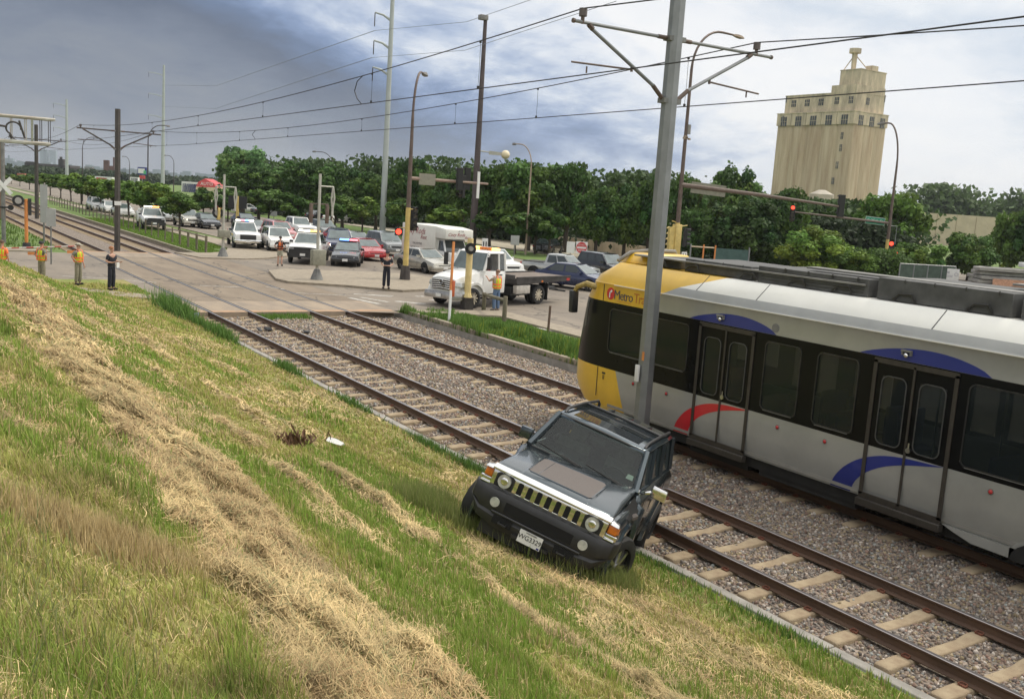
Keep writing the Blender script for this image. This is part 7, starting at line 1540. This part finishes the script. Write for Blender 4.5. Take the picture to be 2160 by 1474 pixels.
A, B_ = at(1565, 570), at(1900, 600)
belt('hedge', 'green vine hedge along the fence behind the train roof', 'hedge', A, B_, 16000, lambda t: 2.3+.5*np.sin(t*23), .10, (.075, .13, .03), 3, 1.2)
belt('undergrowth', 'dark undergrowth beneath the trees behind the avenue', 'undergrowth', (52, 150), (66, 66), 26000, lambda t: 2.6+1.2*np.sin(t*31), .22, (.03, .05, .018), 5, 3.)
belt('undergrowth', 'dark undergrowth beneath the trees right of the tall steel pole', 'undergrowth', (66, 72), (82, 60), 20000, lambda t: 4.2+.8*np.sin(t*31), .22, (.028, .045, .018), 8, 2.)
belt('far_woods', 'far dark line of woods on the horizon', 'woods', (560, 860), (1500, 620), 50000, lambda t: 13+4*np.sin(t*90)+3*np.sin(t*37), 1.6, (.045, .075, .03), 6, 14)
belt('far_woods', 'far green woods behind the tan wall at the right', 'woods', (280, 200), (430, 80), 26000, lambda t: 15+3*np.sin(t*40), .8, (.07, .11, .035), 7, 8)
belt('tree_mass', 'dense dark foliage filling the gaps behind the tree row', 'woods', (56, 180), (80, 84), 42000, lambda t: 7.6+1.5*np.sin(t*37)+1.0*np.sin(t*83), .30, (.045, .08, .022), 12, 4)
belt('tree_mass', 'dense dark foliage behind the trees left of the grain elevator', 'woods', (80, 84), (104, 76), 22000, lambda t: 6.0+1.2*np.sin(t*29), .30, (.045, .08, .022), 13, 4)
belt('far_woods', 'low dark tree line beyond the stores at the left horizon', 'woods', (34, 480), (300, 560), 22000, lambda t: 3.6+1.0*np.sin(t*70), .8, (.04, .06, .028), 9, 8)
# ================================================================== BUILDINGS
STUC = mat('stained_cream_concrete', (.60, .49, .34), .9, col2=(.38, .27, .17), scale=.42, detail=10, stretch=(1, 1, .10), bump=.3)
STUC2 = mat('pale_cream_concrete', (.56, .465, .33), .9, var=.38, scale=.42, detail=8, stretch=(1, 1, .25))
DKW = mat('dark_window', (.045, .05, .055), .5, var=.5, scale=1.2)
E = thing('grain_elevator', 'tall cream concrete grain elevator with stepped top, right of the picture centre', 'grain elevator', (320, 272, 0))
ox, oy = 310.0, 253.2; X1, Y1 = 329.0, 291.0; H_ = 45.; mb = MB()
lx = lambda x: x-320; lyy = lambda y: y-272
body = MB(); nS = 5; R0 = (Y1-oy)/nS/2; P_ = []
for k in range(nS):   # bulging silos on the long face
    cy = oy+R0*(2*k+1)
    for a in range(-68, 69, 17): P_.append((lx(ox+.6-1.2*math.cos(R_(a))*.9), lyy(cy+R0*math.sin(R_(a))/math.sin(R_(68))*1.0)))
P_ += [(lx(X1), lyy(Y1)), (lx(X1), lyy(oy))]
n2 = 3; R1 = (X1-ox)/n2/2
Q = []
for k in range(n2)[::-1]:
    cx = ox+R1*(2*k+1)
    for a in range(68, -69, -17): Q.append((lx(cx+R1*math.sin(R_(a))/math.sin(R_(68))), lyy(oy+.5-1.0*math.cos(R_(a))*.9)))
body.prism(P_[:-2]+[(lx(X1), lyy(Y1))]+Q, 2, -.5, H_-4.6); body.build('silo', STUC, E)
mb = MB(); mb.b2((lx(ox-.75), lyy(oy-.55), H_-4.6), (lx(X1), lyy(Y1), H_)); mb.b2((lx(ox-.95), lyy(oy-.7), H_), (lx(X1+.2), lyy(Y1+.2), H_+.35)); hb = mb.build('headhouse', STUC2, E)
mb = MB(); mb.b2((lx(ox+1.0), lyy(oy+1.2), H_+.3), (lx(X1-1), lyy(Y1-2), 52.2)); mb.b2((lx(ox+.8), lyy(oy+1.0), 52.2), (lx(X1-.8), lyy(Y1-1.8), 52.5)); t2 = mb.build('upper_storey', STUC2, E)
mb = MB(); mb.b2((lx(ox+.9), lyy(oy+1.1), H_+.3), (lx(X1-1.5), lyy(oy+13), 55.2)); mb.b2((lx(ox+2.6), lyy(oy+1.5), 55), (lx(X1-1.6), lyy(oy+11), 60.8)); mb.b2((lx(ox+2.4), lyy(oy+1.3), 60.8), (lx(X1-1.4), lyy(oy+11.2), 61.1)); t3 = mb.build('penthouse', STUC2, E)
mb = MB(); cx, cy = lx(ox+6), lyy(oy+8); mb.cyl((cx, cy, 61), (cx, cy, 68), .9, 1.1, 8); mb.cyl((cx, cy, 67.5), (cx, cy, 69.2), 2.3, 2.3, 8); mb.tube([(cx-2.5, cy+2.5, 61), (cx, cy, 67)], .2, 5); mb.tube([(cx+4, cy-4, 61.2), (cx, cy, 67.2)], .2, 5); mb.b2((cx+3.5, cy-6, 61), (cx+7, cy-3, 63)); mb.build('distributor_head', STUC2, E)
def win(parent, x, y, z, w_, h_, face):
    m_ = MB(); c_ = (lx(x), lyy(y), z)
    m_.box(c_, (.12, w_, h_) if face == 'x' else (w_, .12, h_)); o = m_.build('window', DKW, parent)
    f = MB()
    for k in (-1/6, 1/6): f.box((c_[0]-(.08 if face == 'x' else -w_*k), c_[1]+(w_*k if face == 'x' else -.08), z), (.05, .12, h_) if face == 'x' else (.12, .05, h_))
    f.box((c_[0]-(.08 if face == 'x' else 0), c_[1]-(.08 if face == 'y' else 0), z), (.05, w_, .12) if face == 'x' else (w_, .05, .12)); f.build('window_bars', STUC2, o)
for k in range(5): win(hb, ox-.78, oy+3.8+7.55*k, 42.0, 3.0, 3.7, 'x')
for k in range(3): win(hb, ox+3.2+6.3*k, oy-.58, 42.0, 2.6, 3.7, 'y')
for k in range(3): win(t2, ox+.97, oy+17.5+6.9*k, 49.2, 2.4, 2.6, 'x')
for k in range(2): win(t3, ox+.87, oy+3.2+6.6*k, 49.4, 2.0, 2.6, 'x')
win(t3, ox+8, oy+1.07, 49.5, 1.8, 2.6, 'y')
for z in (36, 31.5, 25, 19): win(E, ox-.60, oy+4.3+(.8 if z < 28 else 0)+(1.2 if z < 21 else 0), z, 1.1, 2.6, 'x')
for (x, y, z) in ((ox+1.4, Y1-1.9, 51), (ox-.6, Y1-3, 43), (X1-.9, oy+1.6, 51.5), (X1-.9, oy+2.6, 50)):
    m_ = MB(); m_.box((lx(x)-.5, lyy(y)-.5, z), (.3, .5, 2.6)); m_.build('antenna_panel', GALVD, E)
for k in range(1, 5): m_ = MB(); m_.b2((lx(ox-.85), lyy(oy+7.55*k-.06), H_-4.6), (lx(ox-.75), lyy(oy+7.55*k+.06), H_)); m_.build('joint', mat('dark_stain', (.28, .21, .14), .9, var=.3), hb)
# smaller structures
T = thing('silo_building', 'pale low mill building with rounded tank, at the foot of the grain elevator', 'building', (250, 190, 0)); dd = 300
c1 = pd(1745, 440, dd); c1.z = 0; T.location = c1
for (u, w_, h_, nm) in ((-4, 16, 8.5, 'wall'), (10, 8, 6, 'annex')):
    mb = MB(); v = Vector((AX_R.x, AX_R.y, 0)).normalized()*u; mb.box((v.x, v.y, h_/2), (w_*.8, w_*.8, h_)); mb.build(nm, STUC2, T)
mb = MB(); z0 = zfor(c1, 440); z1 = zfor(c1, 402); mb.cyl((-2, 1, 0), (-2, 1, z1-1.3), 3.6, 3.6, 16); mb.cyl((-2, 1, z1-1.3), (-2, 1, z1), 3.6, 1.0, 16); mb.build('tank', mat('pale_tank', (.38, .34, .27), .6, var=.2, scale=.4), T)
T = thing('long_warehouse', 'long tan windowless wall behind the trees at the right edge', 'building', (0, 0, 0)); c1 = pd(2000, 470, 250); c1.z = 0; T.location = c1; zt_ = zfor(c1, 452)
mb = MB(); v = Vector((AX_R.x, AX_R.y, 0)).normalized(); nrm_ = Vector((-v.y, v.x, 0)); Mx_ = Matrix((v, nrm_, Vector((0, 0, 1)))).transposed().to_4x4(); mb.b2((-10, 0, -.5), (60, 12, zt_), 0, Mx_); mb.build('wall', mat('tan_wall', (.50, .42, .30), .9, var=.15, scale=.4, detail=8), T)
for k in range(9): mb = MB(); mb.b2((-8+k*5, -.05, .2), (-7.9+k*5, .02, zt_-.2), 0, Mx_); mb.build('wall_joint', MATS['dark_stain'], T)
BR = mat('red_brick', (.27, .13, .09), .9, var=.25, scale=1.5, detail=8); T = thing('brick_building', 'low red brick building glimpsed under the dark trees', 'building', (62, 88, 0))
mb = MB(); mb.b2((2, -10, 0), (12, 40, 3.1)); mb.build('wall', BR, T); mb = MB(); mb.b2((1.9, -10.1, 3.1), (12.1, 40.1, 3.35)); mb.build('roof_edge', STUC2, T)
for k in range(7): mb = MB(); mb.b2((1.93, -7+k*6.5, 1.0), (2.02, -5+k*6.5, 2.4)); mb.build('window', DKW, T)
T = thing('retaining_wall', 'long low tan wall at the edge of the pale lot beyond the avenue', 'wall', (60, 66, 0)); mb = MB(); mb.b2((.5, 0, 0), (.8, 20, 1.2)); mb.build('wall_face', STUC2, T)
# chain link fence, banner, stacked material behind the train
F0, F1 = at(1893, 606), at(2010, 612); T = thing('chain_link_fence', 'green screened chain link fence right of the curved lamp', 'fence', F0); v = F1-F0; hF = zfor(F0, 556)
for k in range(5): mb = MB(); q = v*(k/4); mb.cyl(q, q+Vector((0, 0, hF)), .05, .05, 6); mb.build('post', GALV, T)
mb = MB(); mb.tube([Vector((0, 0, hF)), v+Vector((0, 0, hF))], .04, 6); mb.build('top_rail', GALV, T); mb = MB(); mb.quad(Vector((0, 0, .1)), v+Vector((0, 0, .1)), v+Vector((0, 0, hF-.03)), Vector((0, 0, hF-.03))); mb.build('screen_mesh', mat('green_screen', (.07, .10, .08), .9, var=.25, scale=3), T, fixn=False)
a_, b_ = at(1452, 577), at(1575, 585); T = thing('site_fence', 'fence with orange posts and green screen right of the yellow signal housings', 'fence', a_); v = b_-a_; hF2 = 2.1
for k in (0, .22, .42, 1): mb = MB(); mb.cyl(v*k, v*k+Vector((0, 0, hF2+.2)), .06, .06, 6); mb.build('post', ORANGEP if 0 < k < 1 else GALV, T)
mb = MB(); mb.tube([Vector((0, 0, hF2)), v*.4+Vector((0, 0, hF2))], .05, 6); mb.build('top_rail', STUC2, T); mb = MB(); mb.quad(v*.42, v, v+Vector((0, 0, hF2)), v*.42+Vector((0, 0, hF2))); mb.build('screen_mesh', mat('teal_screen', (.06, .11, .10), .9, var=.25, scale=2), T, fixn=False)
P = at(1997, 611); f = Vector((-P[0], -P[1], 0)).normalized(); s = Vector((-f.y, f.x, 0))*-1; s = -s if s.dot(Vector((AX_R.x, AX_R.y, 0))) < 0 else s
z0, z1 = zfor(P, 592), zfor(P, 566); w_ = 40*mpp(P); T = thing('banner', 'white banner with faint grey print on the chain link fence', 'banner', P+f*.3); mb = MB(); Mb = plane_M((0, 0, (z0+z1)/2), s, (0, 0, 1)); mb.box((0, 0, 0), (w_, z1-z0, .02), 0, Mb); mb.build('cloth', WHITES, T)
mb = MB(); g_ = [(-.36, .18, .07, .20), (-.10, .18, .26, .16), (-.05, -.06, .5, .05), (.02, -.16, .34, .04)]
for u, q, a, b2_ in g_: mb.box((u*w_, q*(z1-z0), .015), (a*w_, b2_*(z1-z0), .004), 0, Mb)
mb.tube([Mb @ Vector((.36*w_+.09*w_*math.cos(t), .06+.13*(z1-z0)*math.sin(t), .015)) for t in np.linspace(0, 2*PI, 12)], .02, 4); mb.build('faint_print', mat('grey_print', (.42, .42, .45), .6, var=.1), T)
GW = mat('weathered_grey_boards', (.30, .29, .27), .9, var=.35, scale=1.6, stretch=(1, .3, 3), detail=8)
c0 = at(2052, 622); T = thing('board_stack', 'big stack of weathered grey boards behind the train at the right edge', 'board stack', c0); sx = Vector((AX_R.x, AX_R.y, 0)).normalized(); sy = Vector((-sx.y, sx.x, 0)); Mq = Matrix((sx, sy, Vector((0, 0, 1)))).transposed().to_4x4()
for k in range(7):
    mb = MB()
    for j in range(3): mb.box((2.5+j*.2+random.uniform(-.15, .15), random.uniform(-.1, .3)+j*.7, .18+k*.30), (5.2+random.uniform(-.5, .4)-k*.12, 1.2, .25), 0, Mq @ Matrix.Rotation(random.uniform(-.03, .03), 4, 'Z'))
    mb.build('board_layer', GW, T, bevel=.02, seg=1)
mb = MB(); mb.box((2.2, -.9, 1.1), (2.6, .05, .5), 0, Mq); mb.build('orange_netting', mat('faded_orange_net', (.48, .27, .18), .9, var=.3, scale=6), T)
mb = MB(); mb.box((4.5, .4, 2.45), (2.0, .9, .35), 0, Mq); mb.build('white_sheet', WHITES, T, bevel=.03)
# ---- left skyline
def blk(T, px0, px1, top, base, d, m, nm='wall', dep=.5):
    a, b_ = pd(px0, base, d), pd(px1, base, d); a.z = b_.z = 0; zt_ = zfor((a+b_)/2, top); v = (b_-a); n_ = Vector((-v.y, v.x, 0))*dep; o = Vector(T.location); mb = MB(); q = [a-o, b_-o, b_-o+n_, a-o+n_]
    mb.hexa([Vector((*p.xy, -.5)) for p in q]+[Vector((*p.xy, zt_)) for p in q]); return mb.build(nm, m, T)
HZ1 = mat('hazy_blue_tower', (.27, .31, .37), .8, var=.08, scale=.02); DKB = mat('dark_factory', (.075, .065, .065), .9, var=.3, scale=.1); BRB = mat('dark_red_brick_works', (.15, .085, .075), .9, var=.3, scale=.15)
def sky_b(lab, d, parts, m, name='distant_building'):
    T = thing(name, lab, 'building', pd((parts[0][0]+parts[0][1])/2, 380, d)); T.location.z = 0
    for p in parts: blk(T, p[0], p[1], p[2], 385, d, p[3] if len(p) > 3 else m)
    return T
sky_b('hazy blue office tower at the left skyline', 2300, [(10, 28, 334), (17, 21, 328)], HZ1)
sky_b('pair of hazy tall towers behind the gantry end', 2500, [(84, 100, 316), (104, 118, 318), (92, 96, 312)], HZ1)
sky_b('long dark factory roofline at the left skyline', 520, [(52, 148, 346), (54, 72, 341), (123, 135, 336), (146, 175, 355), (126, 131, 331)], DKB)
sky_b('rusty brown works building with stacks above the boulevard trees', 480, [(216, 252, 366), (218, 229, 338), (238, 241, 332), (247, 250, 345), (230, 238, 350)], BRB)
sky_b('low grey building behind the trees left of the works', 600, [(178, 195, 352), (192, 222, 361)], mat('low_grey_building', (.22, .21, .21), .9, var=.2, scale=.1))
sky_b('pale flat store roof with red band behind the boulevard trees', 330, [(200, 236, 373, WHITES), (203, 226, 375, REDS)], WHITES, 'store_building')
sky_b('small red roof far left above the trees', 420, [(36, 52, 366)], mat('faded_red_roof', (.42, .14, .10), .8, var=.2))
sky_b('long pale low building on the horizon right of the sign', 600, [(300, 345, 369), (345, 440, 374)], mat('pale_low_building', (.30, .29, .30), .9, var=.2, scale=.1))
sky_b('blue canopied filling station behind the boulevard trees', 300, [(383, 419, 384, WHITES), (385, 418, 388, T_BLUE), (274, 290, 376, T_BLUE), (272, 291, 374, WHITES)], WHITES, 'filling_station')
T = thing('store_building', 'red gabled store front with white lettering beside the filling station', 'store', pd(434, 392, 290)); T.location.z = 0
o = Vector(T.location); a, b_, c_ = pd(413, 394, 290)-o, pd(455, 396, 290)-o, pd(432, 377, 290)-o; a2, b2_ = pd(418, 384, 290)-o, pd(452, 388, 290)-o; n_ = Vector((AX_F.x, AX_F.y, 0))*8; mb = MB()
P5 = [a, b_, b2_, c_, a2]; mb.add(P5+[p+n_ for p in P5], [(0, 1, 2, 3, 4), (9, 8, 7, 6, 5), (0, 5, 6, 1), (1, 6, 7, 2), (2, 7, 8, 3), (3, 8, 9, 4), (4, 9, 5, 0)]); g_ = mb.build('gable', REDS, T)
mb = MB(); q = pd(436, 388.5, 289.6)-o; text_geo('AUTO', 1.3, plane_M(q, (AX_R.x, AX_R.y, 0), (0, 0, 1)), mb, 0); mb.build('lettering', WHITES, g_)
mb = MB(); mb.add([Vector((*p.xy, -.5-0)) for p in (a, b_, b_+n_, a+n_)]+[a, b_, b_+n_, a+n_], [(0, 1, 5, 4), (1, 2, 6, 5), (2, 3, 7, 6), (3, 0, 4, 7)]); mb.build('wall', STUC2, T)
P = pd(300, 392, 310); P.z = 0; T = thing('station_sign', 'tall blue, white and green roadside sign above the boulevard trees', 'sign', P); mb = MB()
za, zb_ = zfor(P, 353), zfor(P, 369); w_ = 19*mpp(P); Ms_ = plane_M((0, 0, (za+zb_)/2), (AX_R.x, AX_R.y, 0), (0, 0, 1)); mb.box((0, 0, 0), (w_, za-zb_, .4), 0, Ms_); mb.box((-.2, -.0, .25), (w_*.72, (za-zb_)*.62, .04), 1, Ms_); mb.box((.9, -.35, .28), (w_*.3, (za-zb_)*.45, .04), 2, Ms_); mb.build('panel', [T_BLUE, WHITES, mat('lime_green', (.10, .42, .20), .6, var=.1)], T)
mb = MB(); mb.cyl((0, 0, 0), (0, 0, zb_), .2, .2, 8); mb.build('post', GALVD, T); zc2 = zfor(P, 374); mb = MB(); mb.box((0, 0, zc2), (w_*.6, .4, 1.0), 0, Matrix.Rotation(-YAW, 4, 'Z')); mb.build('price_panel', REDS, T)

random.seed(12)
for k, (a_, b2_) in enumerate(((-30, 60), (60, 150), (150, 260), (255, 350), (340, 470), (470, 620))):
    parts = []; x = a_
    while x < b2_:
        w_ = random.uniform(5, 16); hz0 = 344+x*.0657; parts.append((x, x+w_+1, hz0-random.uniform(1.5, 9)+1)); x += w_
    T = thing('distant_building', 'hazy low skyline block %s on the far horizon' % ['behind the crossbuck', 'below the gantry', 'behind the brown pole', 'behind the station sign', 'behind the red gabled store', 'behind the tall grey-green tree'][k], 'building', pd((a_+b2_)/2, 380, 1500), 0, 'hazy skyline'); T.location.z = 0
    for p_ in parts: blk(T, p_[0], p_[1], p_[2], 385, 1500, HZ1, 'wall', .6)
# air
mb = MB(); mb.b2((-4700, -4700, -1.6), (4700, 4700, 130)); hz = mb.build('haze', [], None); tag(hz, kind='stuff')
hm_ = bpy.data.materials.new('haze_air'); hm_.use_nodes = True; n_ = hm_.node_tree; n_.nodes.remove(n_.nodes['Principled BSDF']); pv = n_.nodes.new('ShaderNodeVolumePrincipled'); pv.inputs['Color'].default_value = (.80, .86, .95, 1); pv.inputs['Density'].default_value = .00014; pv.inputs['Anisotropy'].default_value = .3
n_.links.new(pv.outputs[0], n_.nodes['Material Output'].inputs['Volume']); hz.data.materials.append(hm_)
SKY_A = (46, 32, 16)
SKY_TOP = (1.55, 1.54, 1.50)
SKY_RAMP = [(-180, (1.3, 1.3, 1.26)), (-75, (1.1, 1.1, 1.1)), (-30, (.40, .42, .48)), (12, (.29, .31, .35)), (24, (.19, .225, .30)), (33, (.125, .155, .225)), (40, (.15, .21, .34)), (46, (.25, .34, .54)), (50, (.47, .56, .73)), (54, (.78, .83, .91)), (60, (1.0, 1.0, 1.0)), (68, (.92, .94, .97)), (76, (.70, .77, .86)), (88, (1.06, 1.06, 1.05)), (140, (1.5, 1.46, 1.40)), (240, (1.4, 1.38, 1.33))]
# ================================================================== LIGHT, SKY, RENDER
SUN_EL, SUN_AZ = R_(58), R_(95)      # azimuth measured from +Y towards +X
sd = bpy.data.lights.new('sun', 'SUN'); sd.energy = 2.3; sd.angle = R_(10); sd.color = (1, .93, .80)
so = bpy.data.objects.new('sun', sd); COL.objects.link(so)
dirv = Vector((math.sin(SUN_AZ)*math.cos(SUN_EL), math.cos(SUN_AZ)*math.cos(SUN_EL), math.sin(SUN_EL)))
so.rotation_euler = dirv.to_track_quat('Z', 'Y').to_euler(); so.location = (60, 0, 80)
w = bpy.data.worlds.new('World'); scene.world = w; w.use_nodes = True; nt = w.node_tree
bg = nt.nodes['Background']; L = nt.links.new; N = nt.nodes.new
sky = N('ShaderNodeTexSky'); sky.sky_type = 'NISHITA'; sky.sun_disc = False; sky.sun_elevation = SUN_EL; sky.sun_rotation = SUN_AZ
tc = N('ShaderNodeTexCoord'); sep = N('ShaderNodeSeparateXYZ'); L(tc.outputs['Generated'], sep.inputs[0])
def M_(op, a, b=None, clamp=False):
    n = N('ShaderNodeMath'); n.operation = op; n.use_clamp = clamp
    for i, v in enumerate((a, b)):
        if v is None: continue
        if isinstance(v, (int, float)): n.inputs[i].default_value = v
        else: L(v, n.inputs[i])
    return n.outputs[0]
# project directions onto a cloud layer
zc = M_('MAXIMUM', sep.outputs['Z'], .0); den = M_('ADD', zc, .30)
u = M_('DIVIDE', sep.outputs['X'], den); v = M_('DIVIDE', sep.outputs['Y'], den)
cv = N('ShaderNodeCombineXYZ'); L(u, cv.inputs[0]); L(v, cv.inputs[1])
def noise(scale, det, rough, off=(0, 0, 0), dist=0):
    mp = N('ShaderNodeMapping'); mp.inputs['Location'].default_value = off; L(cv.outputs[0], mp.inputs[0])
    n = N('ShaderNodeTexNoise'); n.inputs['Scale'].default_value = scale; n.inputs['Detail'].default_value = det; n.inputs['Roughness'].default_value = rough; n.inputs['Distortion'].default_value = dist
    L(mp.outputs[0], n.inputs['Vector']); return n.outputs['Fac']
n1 = noise(.62, 9, .55, (2.9, 1.4, 0), .5); n2 = noise(1.9, 9, .62, (7, 3, 0), .35); n3 = noise(5.0, 8, .65, (1, 9, 4), .4)
az = M_('MULTIPLY', M_('ARCTAN2', sep.outputs['X'], sep.outputs['Y']), 180/PI)
el = M_('MULTIPLY', M_('ARCSINE', zc), 180/PI)
nz = M_('ADD', M_('MULTIPLY', M_('SUBTRACT', n1, .5), SKY_A[0]), M_('ADD', M_('MULTIPLY', M_('SUBTRACT', n2, .5), SKY_A[1]), M_('MULTIPLY', M_('SUBTRACT', n3, .5), SKY_A[2])))
p = M_('ADD', M_('ADD', az, M_('MULTIPLY', el, 2.6)), nz)
pn = M_('MULTIPLY', M_('ADD', p, 180), 1/420., True)
def ramp(fac, stops, interp='LINEAR'):
    r = N('ShaderNodeValToRGB'); r.color_ramp.interpolation = interp; e = r.color_ramp.elements
    while len(e) < len(stops): e.new(.5)
    for k, (p_, c) in enumerate(stops): e[k].position = p_; e[k].color = (*c, 1)
    L(fac, r.inputs['Fac']); return r.outputs['Color']
clouds = ramp(pn, [((d+180)/420., c) for d, c in SKY_RAMP])
# overhead the cloud cover is thin and bright
hi = N('ShaderNodeMapRange'); hi.inputs['From Min'].default_value = 24; hi.inputs['From Max'].default_value = 55; L(el, hi.inputs['Value'])
m1 = N('ShaderNodeMixRGB'); L(hi.outputs[0], m1.inputs['Fac']); L(clouds, m1.inputs['Color1']); m1.inputs['Color2'].default_value = (*SKY_TOP, 1)
# physical sky shows faintly through the cover
sc = N('ShaderNodeMixRGB'); sc.blend_type = 'MULTIPLY'; sc.inputs['Fac'].default_value = 1; sc.inputs['Color2'].default_value = (.10, .10, .10, 1); L(sky.outputs[0], sc.inputs['Color1'])
hm = N('ShaderNodeMixRGB'); hm.inputs['Fac'].default_value = .05; L(m1.outputs[0], hm.inputs['Color1']); L(sc.outputs[0], hm.inputs['Color2'])
L(hm.outputs[0], bg.inputs['Color']); bg.inputs['Strength'].default_value = 1.0
scene.view_settings.view_transform = 'Standard'; scene.view_settings.look = 'None'; scene.view_settings.exposure = 0.0; scene.view_settings.gamma = 1
scene.render.film_transparent = False
scene.cycles.max_bounces = 6; scene.cycles.transparent_max_bounces = 12; scene.cycles.diffuse_bounces = 2; scene.cycles.glossy_bounces = 3; scene.cycles.transmission_bounces = 4
scene.cycles.caustics_reflective = False; scene.cycles.caustics_refractive = False
scene.cycles.sample_clamp_indirect = 4
scene.cycles.use_denoising = True
